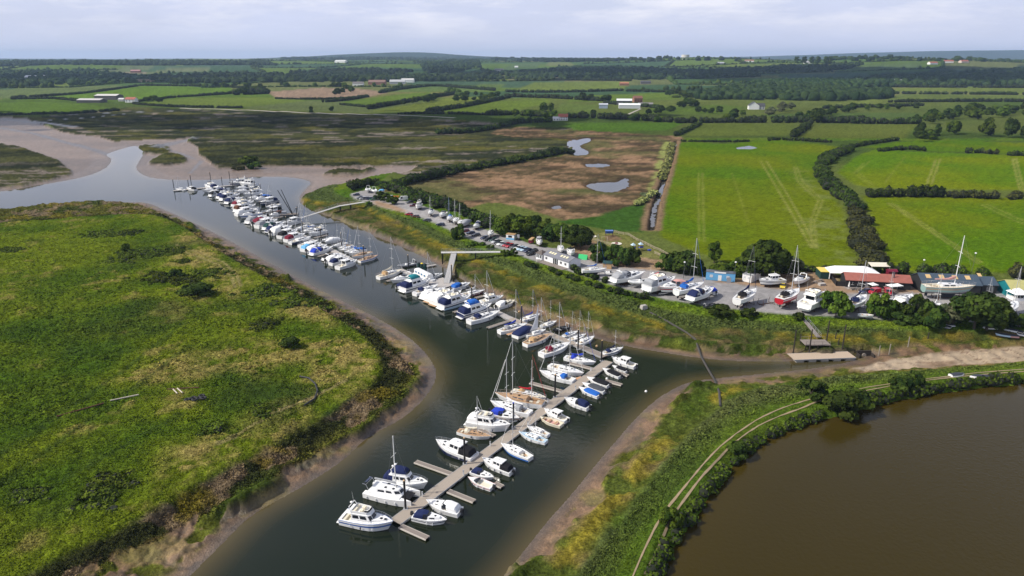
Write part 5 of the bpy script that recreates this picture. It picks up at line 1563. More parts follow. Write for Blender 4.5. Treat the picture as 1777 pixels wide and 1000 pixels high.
# ------------------------------------------------------------------ the boats afloat
ORD = 'first second third fourth fifth sixth seventh eighth ninth tenth eleventh twelfth thirteenth fourteenth fifteenth sixteenth seventeenth eighteenth nineteenth twentieth twenty-first twenty-second twenty-third twenty-fourth twenty-fifth twenty-sixth twenty-seventh twenty-eighth twenty-ninth thirtieth'.split()
FLEET = {
 'left of far pontoon': [
  ('sport canopy=white', 385, 331.5, 352, 335, 'white sports cruiser with white canopy'), ('sport canopy=navy stripe=grey', 398, 334.5, 357, 338.5, 'white sports cruiser bow outward'), ('sport canopy=black', 364, 342, 400, 336.5, 'white cruiser with black canopy'),
  ('sport canopy=navy deck=cream', 374, 346, 416, 339, 'cream decked cruiser with navy canopy'), ('fly canopy=navy stripe=navy', 380, 349.5, 421, 342.5, 'white flybridge yacht with navy canopy'), ('sport canopy=navy stripe=black low=black', 387, 356, 428, 346.5, 'long cruiser with black hull band'),
  ('sport canopy=maroon', 402, 360, 440, 352, 'white cruiser with crimson canopy'), ('fly stripe=white', 404, 363.5, 446, 355, 'white flybridge yacht with long dark windows'), ('fly canopy=brown', 405, 369.5, 448, 361.5, 'white yacht with brown canopy'),
  ('pilot canopy=white', 408, 376, 450, 368.5, 'white cabin yacht with broad transom'), ('sport stripe=blue', 451, 373.5, 417, 380.5, 'white cruiser with blue hull band, bow outward'), ('sport canopy=grey', 430, 388.5, 463, 380.5, 'white cruiser with grey canopy'),
  ('cuddy canopy=maroon stripe=maroon', 442, 392.5, 474, 384.5, 'white boat with dark red canopy'), ('pilot canopy=grey', 447, 396.5, 481, 388.5, 'white cruiser with grey stern canopy'), ('sport canopy=darkgreen', 460, 399.5, 496, 391.5, 'cruiser under a big dark green canopy'),
  ('sport top=navy canopy=navy', 465, 404, 500, 396.5, 'navy hulled cruiser with navy canopy'), ('cuddy canopy=white', 472, 408.5, 507, 399.5, 'white boat with white canopy'), ('pilot canopy=black', 486, 414.5, 516, 406, 'white boat with black canopy and tender'),
  ('pilot canopy=maroon', 497, 420.5, 529, 412.5, 'white cruiser with wine red canopy'), ('sail stripe=navy low=navy bottom=navy', 505, 424.5, 540, 415.5, 'white yacht with deep blue hull band'), ('sail stripe=grey cover=white', 521, 430, 552, 421.5, 'white yacht with long grey hull band'),
  ('pilot canopy=lightblue', 526, 437, 557, 428.5, 'white cruiser with light blue canopy'), ('cuddy canopy=white', 535, 439.5, 567, 431.5, 'plain white cabin boat'), ('sport canopy=royal', 542, 443.5, 577, 434.5, 'white cruiser with royal blue canopy'),
  ('sport canopy=black', 563, 452.5, 593, 445, 'white cruiser with round black canopy'), ('cuddy canopy=white', 568, 457, 600, 449, 'white cabin boat with white cover'), ('pilot canopy=navy', 575, 461, 606, 453, 'white cruiser with navy canopy'), ('pilot', 587, 468, 619, 458.5, 'white boat with square stern')],
 'right of far pontoon': [
  ('fly top=navy stripe=white', 440, 319.5, 390, 323.5, 'large dark hulled motor yacht'), ('fly', 447, 323, 413, 322, 'tall white flybridge yacht with wheelhouse'), ('sport', 440, 327.5, 409, 331, 'sleek white sports yacht'),
  ('sport', 442, 333, 409, 337, 'white open sports yacht'), ('fly canopy=white', 456, 338.5, 424, 343, 'white flybridge yacht'), ('sport', 460, 344.5, 430, 349, 'plain white sports cruiser'),
  ('cuddy canopy=blue', 468, 346.5, 443, 352.5, 'white boat with light blue cover'), ('pilot top=navy canopy=navy', 480, 351.5, 452, 358, 'dark blue cabin boat'), ('sail', 485, 357.5, 462, 363, 'small white yacht'),
  ('pilot top=black canopy=black', 486, 367.5, 462, 374.5, 'dark hulled cabin boat'), ('cuddy canopy=brown', 491, 373, 468, 378.5, 'white boat with brown cover'),
  ('pilot canopy=grey', 521, 386, 495, 393, 'white cabin boat below the gangway'), ('sail cover=cream', 543, 394.5, 513, 401.5, 'cream and white yacht'), ('sail cover=blue', 551, 399.5, 523, 406.5, 'white yacht with blue sail cover'),
  ('fly', 564, 404.5, 537, 411.5, 'white flybridge cruiser'), ('sail', 582, 415.5, 557, 421, 'slim white yacht'), ('covered c=white', 589, 418.5, 565, 424.5, 'white boat under a domed white cover'),
  ('sail cover=navy', 601, 424.5, 577, 430.5, 'white yacht with navy sail cover'), ('sail', 611, 428.5, 587, 434.5, 'plain white yacht'), ('sail cover=tan top=cream', 616, 431.5, 590, 438.5, 'cream yacht with tan sail cover'),
  ('sail cover=blue hood=blue', 624, 434.5, 599, 441.5, 'white yacht with blue sail cover and sprayhood'), ('cuddy canopy=blue', 632, 438, 606, 445, 'white boat with bright blue canopy'), ('sail deck=teak top=white cover=white', 643, 441.5, 612, 450.5, 'yacht with brown decks'),
  ('sail stripe=blue bottom=blue deck=teak', 625, 456, 656, 447.5, 'white yacht with blue stripe, bow outward')],
 'left of middle pontoon': [
  ('sail cover=cream deck=cream hood=tan', 658, 485, 697, 473.5, 'white yacht with tan canvas and tall mast'), ('sport', 717, 483.5, 679, 493, 'white cruiser, bow outward'), ('cuddy canopy=navy', 690, 501, 712, 494.5, 'low blue and white boat half hidden'),
  ('fly canopy=navy fly=teal stripe=navy', 699, 507.5, 748, 494, 'trawler yacht with teal and navy covers'), ('sail hood=navy', 721, 513.5, 759, 500.5, 'small white yacht'), ('sport canopy=white', 735, 519.5, 772, 507, 'white cruiser with white canopy'),
  ('sport canopy=white accent=teak', 744, 525.5, 786, 511.5, 'white cruiser with teak stern platform'), ('fly accent=teak canopy=white', 754, 531, 799, 516.5, 'white flybridge cruiser'), ('fly stripe=navy low=paleblue canopy=navy', 767, 537, 816, 523.5, 'white cruiser with navy hull stripe and awning'),
  ('fly top=navy stripe=white canopy=navy fly=blue', 801, 552.5, 851, 539, 'navy flybridge cruiser with blue cover'), ('sail hood=navy', 815, 562.5, 866, 547, 'white yacht with navy dodger'), ('sail cover=royal hood=grey', 868, 579.5, 913, 568, 'white yacht with blue sail cover'),
  ('covered c=navy', 895, 587, 926, 574.5, 'boat under a navy cover'), ('sail raised=1', 914, 586, 946, 576.5, 'dinghy with raised white mainsail'), ('sail deck=teak hood=tan', 913, 601.5, 955, 586, 'white yacht with tan cockpit'), ('sail hood=maroon', 941, 619.5, 988, 602, 'white yacht with red cockpit covers')],
 'right of middle pontoon': [
  ('rib tube=grey', 719, 459.5, 692, 465.5, 'grey inflatable with outboard'), ('houseboat', 717, 474, 757, 494, 'long white houseboat with blue writing band'), ('sport canopy=black', 741, 485, 768, 479.5, 'white cruiser with black windows'),
  ('cuddy canopy=blue', 785, 504.5, 815, 497, 'white boat with square bright blue canopy'), ('sail top=maroon deck=white cover=white mast_h=8', 802, 515, 840, 508.5, 'dark red hulled boat with white deck'), ('fly', 837, 528.5, 872, 521, 'white motor yacht with handrails'),
  ('cuddy canopy=white deck=cream', 863, 536.5, 892, 527.5, 'white cabin boat with cream deck'), ('sail cover=royal', 907, 558.5, 936, 549.5, 'white yacht with royal blue covers'), ('sail cover=navy', 940, 569, 965, 561, 'small white yacht with furled sail'),
  ('rib tube=black console=black', 985, 570, 960, 577, 'black inflatable workboat'), ('sail hood=blue', 978, 586.5, 1002, 578.5, 'white yacht with pale blue hood'), ('sail stripe=grey', 989, 593.5, 1016, 584, 'white yacht with grey hull band'),
  ('sail hood=white', 1004, 600, 1030, 588.5, 'plain white yacht with clean deck'), ('sail stripe=navy bottom=navy cover=navy hood=navy mast_h=9', 1047, 617.5, 1080, 608, 'small blue decked yacht moored apart')],
 'left of near pontoon': [
  ('fly stripe=blue bottom=navy', 596, 903, 683, 921, 'large flybridge motor yacht with blue hull stripe'), ('cat', 641, 853, 722, 873, 'white sailing catamaran with dark windows'), ('fly canopy=navy fly=navy bottom=navy', 669, 836, 743, 850, 'flybridge yacht with navy aft canopy'),
  ('pilot top=white low=navy bottom=navy canopy=black', 824, 800, 757, 776, 'pilot boat with navy lower hull'), ('sail top=white bottom=red deck=teak cover=cream hood=cream boomcol=1', 795, 752, 853, 764, 'classic yacht with varnished trim, cream cover'),
  ('fly stripe=white canopy=white', 813, 736, 886, 750, 'tall white flybridge cruiser with antennas'), ('cuddy canopy=royal stripe=varnish', 852, 720, 902, 734, 'cruiser with blue cover and varnished side'), ('sail hood=grey cover=white', 921, 723, 851, 704, 'big white yacht, bow outward'),
  ('sail deck=teak masts=2 mast_h=13', 943, 707, 859, 691, 'ketch with teak decks'), ('sail cover=red mastc=wood hood=tan deck=cream', 889, 683, 948, 697, 'yacht with red sail cover, brown mast'), ('sail hood=blue', 996, 666, 936, 650, 'white yacht with round blue dodger'),
  ('sail cover=black', 953, 639, 1013, 655, 'white yacht with black sail cover'), ('sail cover=royal hood=royal', 980, 624, 1034, 635, 'white yacht with bright blue sail cover')],
 'right of near pontoon': [
  ('cuddy canopy=navy stripe=navy', 718, 899, 776, 911, 'speedboat with navy canopy'), ('cuddy canopy=white', 799, 894, 740, 877, 'cruiser under a white tent canopy'), ('open stripe=red bottom=red', 855, 850, 812, 834, 'small speedboat with red waterline'),
  ('cuddy canopy=navy', 819, 821, 857, 835, 'small cruiser with navy cockpit cover'), ('pilot canopy=black ob=1', 889, 824, 837, 804, 'white cruiser with black canopy'), ('sail low=blue stripe=white bottom=blue', 921, 800, 869, 776, 'small yacht with blue lower hull'),
  ('sail deck=paleblue mast_h=9', 948, 771, 900, 755, 'small yacht with pale blue deck'), ('sail mast_h=8', 952, 759, 914, 744, 'small white yacht behind the pale blue one'), ('dinghy c=cream inside=pink', 975, 742, 937, 729, 'low cream open boat'), ('pilot ob=1', 984, 734, 944, 717, 'white wheelhouse boat'),
  ('cuddy canopy=navy', 1022, 712, 979, 697, 'white cabin boat with dark blue hood'), ('open canopy=blue', 1040, 691, 1004, 677, 'white speedboat with bright blue cockpit'), ('open canopy=darkgrey', 1050, 683, 1010, 670, 'speedboat with grey cover'), ('open canopy=black', 1057, 673, 1018, 660, 'speedboat with black cover'),
  ('open canopy=black', 1077, 657, 1045, 644, 'bigger speedboat with black cover'), ('open canopy=black', 1088, 647, 1062, 638, 'speedboat with black cover and white nose'), ('pilot ob=1', 1103, 640, 1061, 627, 'white wheelhouse boat with open stern')],
}
SHORT = []
for side, lst in FLEET.items():
    endname = 'near end' if 'near' in side else 'far end'
    for k, (spec, sx, sy, bx, by, desc) in enumerate(lst):
        lab = '%s, %s from %s, %s' % (desc, ORD[k], endname, side)
        bt = put_boat(spec, sx, sy, bx, by, lab, 'boat', 'boats moored at the pontoons', grow=1.0 if 'near' in side else 1.09)
        if 'near' in side or 'middle' in side: add_fenders(bt, BOATS[-1][1], spec)
put_boat('sail mast_h=11', 321, 331.5, 305, 330, 'white yacht at the river tip of the pontoon head', 'boat', 'boats moored at the pontoons')
put_boat('pilot canopy=black', 340, 331.5, 324, 329.5, 'small white motorboat beside the tip yacht on the pontoon head', 'boat', 'boats moored at the pontoons')
put_boat('fly canopy=navy', 374, 329.5, 356, 326, 'white motorboat with dark stern canopy on the pontoon head', 'boat', 'boats moored at the pontoons')

# ------------------------------------------------------------------ crane barge with leaning poles
x, y = at_z(502, 373.5, 0.3)
r = empty('crane_barge', (x, y, 0), math.radians(12)); tag(r, 'crane barge with two long black poles leaning left', 'workboat')
mb = MB(); mb.box(-5, 5, -2.2, 2.2, -.4, .9, 0, .3, .1); link('hull', mb.mesh('hull', [gel('darkgrey')]), r)
mb = MB(); mb.box(-4.6, 4.6, -2.0, 2.0, .902, .98); link('deck', mb.mesh('deck', [PLANKD]), r)
mb = MB(); mb.box(-3.8, -1.2, -1.0, 1.0, .985, 2.5, 0, .1, .1); link('cabin', mb.mesh('cabin', [gel('grey')]), r)
for k, e in enumerate((-.9, .9)):
    mb = MB(); mb.tube((1.6, e, 1.0), (-4.4 + (1.6 if k else 0), e * .9 - 1.0, 14.2), .24, .18, 7); link('pole', mb.mesh('pole', [gel('black')]), r)
mb = MB(); mb.tube((1.8, 0, 1.0), (4.5, 0, 5.0), .1, .1, 5); mb.tube((4.5, 0, 5), (4.5, 0, 1.0), .12, .12, 5); link('strut', mb.mesh('strut', [gel('black')]), r)
# dark green tanks by the houseboat
for k, (px, py) in enumerate(((727, 466.5), (732.5, 467.5), (738, 468.5))):
    x, y = at_z(px, py, .5)
    r = empty('upright_tank', (x, y, .3)); tag(r, ['dark green upright tank, left one of three beyond the houseboat', 'dark green upright tank, middle one of three beyond the houseboat', 'dark green upright tank, right one of three beyond the houseboat'][k], 'tank', 'green tanks beyond the houseboat')
    mb = MB(); mb.tube((0, 0, 0), (0, 0, 2.6), .62, .62, 10); link('shell', mb.mesh('shell', [gel('darkgreen')]), r)
    mb = MB(); mb.tube((0, 0, 2.605), (0, 0, 2.9), .60, .2, 10); link('lid', mb.mesh('lid', [gel('yellow' if k == 1 else 'black')]), r)


# ------------------------------------------------------------------ jetties and gangways
def walkway(name, pts, w, label, legs, deckm, rail=1.1, truss=False):
    """pts are (x, y, z) of the deck line; legs are (x, y, ztop, zbottom)"""
    r = empty(name, pts[0]); tag(r, label, 'jetty')
    o = Vector(pts[0])
    dk, rl = MB(), MB()
    for a, c in zip(pts[:-1], pts[1:]):
        a, c = Vector(a) - o, Vector(c) - o
        d = (c - a); dh = Vector((d.x, d.y, 0)).normalized(); n = Vector((-dh.y, dh.x, 0)) * (w / 2)
        dk.loft([[a - n, a + n, a + n - Vector((0, 0, .18)), a - n - Vector((0, 0, .18))], [c - n, c + n, c + n - Vector((0, 0, .18)), c - n - Vector((0, 0, .18))]])
        k = max(1, int(d.length / 2.0))
        for sg in (-1, 1):
            up = Vector((0, 0, rail))
            rl.tube(a + n * sg + up, c + n * sg + up, .035, .035, 4); rl.tube(a + n * sg + up * .5, c + n * sg + up * .5, .025, .025, 4)
            for i in range(k + 1):
                p = a + d * (i / k) + n * sg
                rl.tube(p, p + up, .03, .03, 4)
            if truss:
                rl.tube(a + n * sg * 1.04 - Vector((0, 0, .1)), c + n * sg * 1.04 - Vector((0, 0, .1)), .12, .12, 4)
    link('deck', dk.mesh('deck', [deckm]), r); link('handrail', rl.mesh('handrail', [GALV]), r)
    for (x, y, zt, zb) in legs:
        mb = MB(); mb.tube((x - o.x, y - o.y, zb - o.z), (x - o.x, y - o.y, zt - o.z), .22, .22, 8); link('leg', mb.mesh('leg', [gel('black')]), r)
    return r


def P3(px, py, z):
    x, y = at_z(px, py, z)
    return (x, y, z)


a, b_, c = P3(765.5, 438, 5.2), P3(790, 438, 5.2), P3(868, 437, 5.0)
legs = []
for px, f in ((767, .02), (791, .26), (824, .58)):
    x = a[0] + (c[0] - a[0]) * f; y = a[1] + (c[1] - a[1]) * f
    for e in (-.8, .8): legs.append((x, y + e, 5.0, gz(x, y) - .5))
walkway('jetty', [a, c], 2.4, 'white railed access jetty on black legs above the mud by the car park', legs, mat('jetty_deck', (.50, .49, .47), .8, 0, .15, 1.2))
walkway('gangway', [(b_[0] - .4, b_[1] - 1.6, 5.15), P3(775, 491, .75)], 1.9, 'sloping grey gangway from the jetty down to the landing float', [], mat('gangway_deck', (.40, .39, .38), .8, 0, .15, 1.2), 1.1, True)
a, b_, c = P3(632, 350.5, 4.3), P3(588, 357.5, 4.6), P3(489, 388.5, .8)
legs = []
for f in (.55, .95):
    x = a[0] + (b_[0] - a[0]) * f; y = a[1] + (b_[1] - a[1]) * f
    for e in (-.8, .8): legs.append((x, y + e, 4.3, gz(x, y) - .5))
walkway('jetty', [a, b_], 2.2, 'far railed access jetty on legs at the end of the car park', legs, mat('jetty_deck', (.5, .49, .47)))
walkway('gangway', [b_, c], 1.8, 'long sloping gangway down to the far pontoon', [], mat('gangway_deck', (.4, .39, .38)), 1.1, True)

# landing by the slipway
r = float_deck('landing_pontoon', at_z(1372, 621, .6), at_z(1478, 617, .6), 4.2, 'broad planked landing pontoon lying on the mud below the timber stage', 'pontoon', None, plank_mat('slip_planks', (0.50, 0.40, 0.30), (0.42, 0.33, 0.25), 2.2), .9, 3.0)
st_ = P3(1415, 594, 3.0)
r = empty('timber_stage', (st_[0], st_[1], 0)); tag(r, 'brown timber landing stage on posts beside the slipway', 'jetty')
mb = MB(); mb.box(-3.6, 3.6, -2, 2, 2.8, 3.0); link('deck', mb.mesh('deck', [PLANKD]), r)
mb = MB()
for x in (-3.4, 0, 3.4):
    for y in (-1.9, 1.9):
        mb.tube((x, y, -.3), (x, y, 2.8), .15, .15, 6)
link('leg', mb.mesh('leg', [mat('tarred_wood', (.028, .022, .018), .85)]), r)
for y in (-1.9, 1.9):
    mb = MB(); mb.tube((-3.5, y, 3.9), (3.5, y, 3.9), .05, .05, 4)
    for x in (-3.4, -1.2, 1.2, 3.4): mb.tube((x, y, 3.0), (x, y, 3.9), .05, .05, 4)
    link('handrail', mb.mesh('handrail', [PLANKD]), r)
walkway('footbridge', [P3(1397, 556, 3.9), P3(1421, 585, 3.1)], 1.3, 'narrow plank footbridge from the bank to the timber stage', [], PLANKD, 1.0)
mb = MB(); mb.tube((0, 0, -1), (0, 0, 7.2), .2, .17, 7); tall = mb.mesh('post', [mat('tarred_wood', (.03, .02, .015))])
mb = MB(); mb.tube((0, 0, -1), (0, 0, 3.2), .15, .14, 7); low = mb.mesh('post', [mat('grey_timber', (.24, .21, .18), .85, 0, .25)])
mb = MB(); mb.tube((0, 0, -.5), (0, 0, 2.0), .17, .15, 7); stub = mb.mesh('post', [mat('tarred_wood', (.03, .02, .015))])
for k, (px, py, m_, lab) in enumerate(((1376.5, 612, tall, 'tall leaning post left of the timber stage'), (1404, 612, tall, 'tall post in front of the timber stage'), (1433, 600, tall, 'tall post at right rear of the timber stage'), (1461, 609, tall, 'tall post right of the timber stage'),
                                       (1525, 615, low, 'first grey fence post along the muddy creek'), (1543, 613, low, 'second grey fence post along the muddy creek'), (1575, 605, low, 'third grey fence post along the muddy creek'),
                                       (1388, 595, stub, 'short stump left of the timber stage'), (1449, 593, stub, 'short stump right of timber stage near the bank'), (1454, 603, stub, 'short stump right of timber stage near the mud'), (1609, 594, stub, 'lone stump at the foot of the bank'))):
    x, y = at_z(px, py, .9)
    o = link('timber_post', m_, None, (x, y, gz(x, y))); tag(o, lab, 'post', 'timber posts by the slipway')
x, y = at_z(1499, 613, .8)
o = empty('drain_outfall', (x, y, gz(x, y))); tag(o, 'dark tidal drain outfall with wooden wings beside the landing pontoon', 'outfall')
mb = MB(); mb.box(-2, 2, -.2, .2, -.6, 1.7); mb.box(-2.2, -1.9, -2, -.2, -.6, 1.2); mb.box(1.9, 2.2, -2, -.2, -.6, 1.2); link('wall', mb.mesh('wall', [mat('tarred_wood', (.03, .02, .015))]), o)
mb = MB(); mb.tube((0, -.5, .4), (0, .2, .4), .6, .6, 10); link('pipe', mb.mesh('pipe', [mat('grey_timber', (.24, .21, .18))]), o)
# old pipe across the creek mouth
pp = [P3(1128, 543, 2.3), P3(1160, 562, 2.0), P3(1190, 578, 1.3), P3(1206, 598, .6), P3(1217, 620, .12), P3(1228, 640, .12), P3(1240, 660, .5), P3(1248, 682, 1.6), P3(1250, 704, 2.2)]
for (x, y, z), nx in zip(pp, pp): pass
mb = MB(); mb.pipe([(x, y, max(z, gz(x, y) + .12)) for x, y, z in pp], .3, 6)
o = link('drain_pipe', mb.mesh('drain_pipe', [mat('old_pipe', (.05, .045, .04), .8, 0, .3, .6)])); tag(o, 'old dark pipe crossing the narrow creek mouth from bank to bank', 'pipe')
# mooring buoys and floating gull-white marks
mb = MB(); mb.blob((0, 0, .1), (.35, .35, .35), 0, 8, 6); bm = mb.mesh('buoy', [gel('white')]); mb = MB(); mb.blob((0, 0, .1), (.4, .4, .4), 0, 8, 6); bo_ = mb.mesh('buoy', [gel('tan')])
for px, py, m_, lab in ((1035.6, 601.5, bo_, 'tan mooring buoy right of the middle pontoon'), (901, 541.5, bo_, 'tan mooring buoy near the white cabin boat'), (1121, 680, bm, 'single white buoy on open water right of near pontoon'), (1053, 658, bm, 'white buoy beside the black-covered speedboats')):
    x, y = at_z(px, py, 0)
    o = link('mooring_buoy', m_, None, (x, y, 0)); tag(o, lab, 'buoy', 'mooring buoys')


# ------------------------------------------------------------------ boats ashore, on cradles
def stand_mesh(kind):
    mb = MB()
    if kind == 'trailer':
        for e in (-.8, .8): mb.box(-4.2, 3.6, e - .08, e + .08, .55, .7)
        for x in (-3.5, -.5, 2.8): mb.box(x - .08, x + .08, -.72, .72, .56, .69)
        mb.pipe([(3.6, -.7, .62), (5.6, 0, .55), (3.6, .7, .62)], .07, 5)
        return mb.mesh('frame', [GALV])
    for x in (-2.6, 1.8):
        for e in (-1, 1):
            mb.tube((x, e * 1.6, .04), (x, e * 1.05, 1.9 if kind == 'cradle' else 1.0), .07, .07, 5)
            mb.tube((x, e * 1.6, .1), (x, 0, .1), .06, .06, 4)
    mb.box(-3.2, 2.6, -.12, .12, .02, .22 if kind == 'cradle' else .5)
    return mb.mesh('frame', [mat('rusty_steel', (.10, .055, .035), .8, 0.2, .35, 2.5)])


STM = {k: stand_mesh(k) for k in ('cradle', 'blocks', 'trailer')}
_tw = MB()
_tw.tube((-.9, -1.12, .34), (-.9, -.9, .34), .34, .34, 10); tyre_m1 = _tw.mesh('tyre', [RUBBER])
_tw = MB(); _tw.tube((-.9, 1.12, .34), (-.9, .9, .34), .34, .34, 10); tyre_m2 = _tw.mesh('tyre', [RUBBER])


def ashore(spec, x0, y0, x1, y1, label, stand='blocks', group='boats laid up in the boatyard', lift=None, lmax=14.0):
    sailb = spec.split()[0] == 'sail'
    gx, gy = at_z((x0 + x1) / 2, (y0 + y1) / 2, 4.6)
    g0 = gz(gx, gy)
    lv = g0 + (2.0 if sailb else 1.15) if lift is None else g0 + lift
    b = put_boat(spec, x0, y0, x1, y1, label, 'boat', group, z=lv, level=lv + .4, lmax=lmax)
    k = b.scale[0]
    if sailb: b.location.z = g0 + 1.55 * k + .15
    elif lift is None: b.location.z = g0 + .62 * k + .55
    s = empty('boat_trailer' if stand == 'trailer' else 'boat_cradle', (b.location.x, b.location.y, g0), b.rotation_euler.z, 1.0)
    s.scale = (k * .9, k * .9, (b.location.z - g0) / (1.9 if stand == 'cradle' else .85))
    tag(s, ('galvanised trailer under the ' if stand == 'trailer' else 'steel props under the ') + label, 'trailer' if stand == 'trailer' else 'boat stand', 'stands under the boats ashore')
    s['label'] = ' '.join(s['label'].split()[:16])
    link('frame', STM[stand], s)
    if stand == 'trailer':
        link('tyre', tyre_m1, s); link('tyre', tyre_m2, s)
    return b


YB = [('sport canopy=grey', 1063, 490, 1120, 480, 'white cruiser with grey canopy behind the flood bank', 'blocks'), ('rib tube=white console=white', 1132, 488, 1090, 493, 'inflatable with white tubes on the yard', 'trailer'),
      ('fly canopy=grey', 1121, 505, 1171, 492, 'white flybridge boat with tented stern on the yard', 'blocks'), ('cuddy canopy=pink stripe=red', 1190, 498, 1143, 507, 'white boat with pinkish red cover on the yard', 'trailer'),
      ('covered c=red hull=red', 1133, 480, 1153, 476, 'boat under a red tent cover', 'trailer'), ('sail cover=blue hood=blue ashore=1 mast_h=13', 1173, 510, 1221, 497, 'propped yacht with long blue cover', 'cradle'),
      ('sport canopy=navy', 1197, 521, 1238, 507, 'white cruiser with navy covers above the bank', 'blocks'), ('cuddy canopy=royal', 1242, 508, 1223, 498, 'white boat with bright royal blue cover', 'trailer'),
      ('sail cover=navy hood=black ashore=1 mastc=black bottom=anti', 1275, 528, 1314, 507, 'white racing yacht with black mast and navy sail', 'cradle'), ('sail top=red stripe=white bottom=red hood=black ashore=1', 1346, 528, 1391, 506, 'big red hulled yacht on the yard', 'cradle'),
      ('fly stripe=white', 1393, 537, 1431, 518, 'white flybridge cruiser facing away beside red yacht', 'blocks'), ('pilot stripe=grey fly=1' .replace(' fly=1', ''), 1360, 488, 1316, 492, 'white motor yacht beside white container', 'blocks'),
      ('sport stripe=white', 1398, 483, 1376, 493, 'white motor cruiser facing the camera beside yellow car', 'cradle'), ('sail cover=navy hood=navy ashore=1 mast_h=11', 1475, 533, 1502, 517, 'white yacht between the two round bushes', 'cradle'),
      ('sail ashore=1', 1528, 529, 1549, 519, 'white yacht half hidden behind the second round bush', 'cradle'), ('sport canopy=white', 1553, 539, 1582, 519, 'white twin engined cruiser before the timber restaurant', 'blocks'),
      ('sail top=sage stripe=teak bottom=grey ashore=1 deck=cream mastc=white cover=pink mast_h=11.5 jib=none', 1601, 505, 1690, 507, 'long classic yacht with pale green hull', 'cradle'), ('sail ashore=1 mast_h=12', 1744, 541, 1764, 527, 'white yacht at the right edge of the yard', 'cradle'),
      ('sail ashore=1 mast_h=11 cover=white', 1612, 545, 1630, 530, 'white yacht hidden among the front bushes', 'cradle'), ('sail ashore=1 mast_h=11', 1700, 524, 1722, 517, 'yacht behind the big bush', 'cradle'),
      ('open', 1413, 530, 1440, 519, 'low white speedboat left of the first round bush', 'trailer'), ('cuddy', 1440, 522, 1464, 514, 'white boat behind the first round bush', 'trailer'), ('dinghy', 1497, 545, 1509, 546, 'white dinghy on the grass between the round bushes', 'trailer'),
      ('sail ashore=1 mast_h=15 top=white cover=blue', 1010, 469, 1053, 467, 'white keelboat on a trailer beside the office', 'cradle'), ('cuddy', 1066, 473, 1050, 472, 'small white boat behind the keelboat', 'trailer'), ('rib tube=black console=black', 1226, 529, 1237, 527, 'dark tender lying below the blue container', 'trailer'),
      ('open stripe=red bottom=red', 1400, 527, 1384, 524, 'red dinghy by the big red yacht', 'trailer')]
for q in YB:
    ashore(*q, lmax=19.0 if 'sage' in q[0] else 14.0)
CP = [('rib tube=white', 640, 325, 637, 334, 'inflatable with white arch, first from the far end of the car park', 'trailer'), ('rib tube=white', 648, 328, 652, 335, 'inflatable with white arch, second from the far end of the car park', 'trailer'), ('open canopy=lightblue', 664, 330, 659, 336, 'white boat with pale blue cover near the far end of the car park', 'trailer'),
      ('fly', 731, 354, 722, 363, 'white cruiser opposite the red car', 'blocks'), ('sail ashore=1 mast_h=11 hood=navy', 752, 362, 743, 372, 'white yacht on the car park after the white cruiser', 'cradle'), ('cuddy', 774, 369, 763, 377, 'white cabin boat left of the blue covered yacht', 'blocks'),
      ('sail ashore=1 cover=blue hood=blue mast_h=13', 784, 372, 776, 382, 'yacht with bright blue cover on the car park', 'cradle'), ('sail ashore=1 mast_h=13', 795, 376, 786, 386, 'white yacht right of the blue covered yacht', 'cradle'), ('sail ashore=1 top=cream mast_h=12 cover=tan', 804, 380, 794, 390, 'cream yacht left of the grey tarpaulin', 'cradle'),
      ('covered c=grey hull=grey', 815, 384, 802, 392, 'boat under a grey tarpaulin', 'blocks'), ('sport canopy=navy', 834, 388, 820, 397, 'white cruiser with navy top right of the tarpaulin', 'blocks'), ('sail ashore=1 mast_h=13', 854, 398, 849, 408, 'white yacht facing the camera at the tree edge', 'cradle'),
      ('sport canopy=grey', 935, 414, 937, 427, 'white cruiser by the maroon trailer under trees', 'blocks'), ('sail ashore=1 mast_h=12', 972, 424, 974, 437, 'white yacht facing the camera behind the office', 'cradle'), ('cuddy', 990, 433, 991, 444, 'white motorboat behind the office roof', 'blocks')]
for q in CP:
    ashore(*q, group='boats laid up along the car park', lmax=8.5)


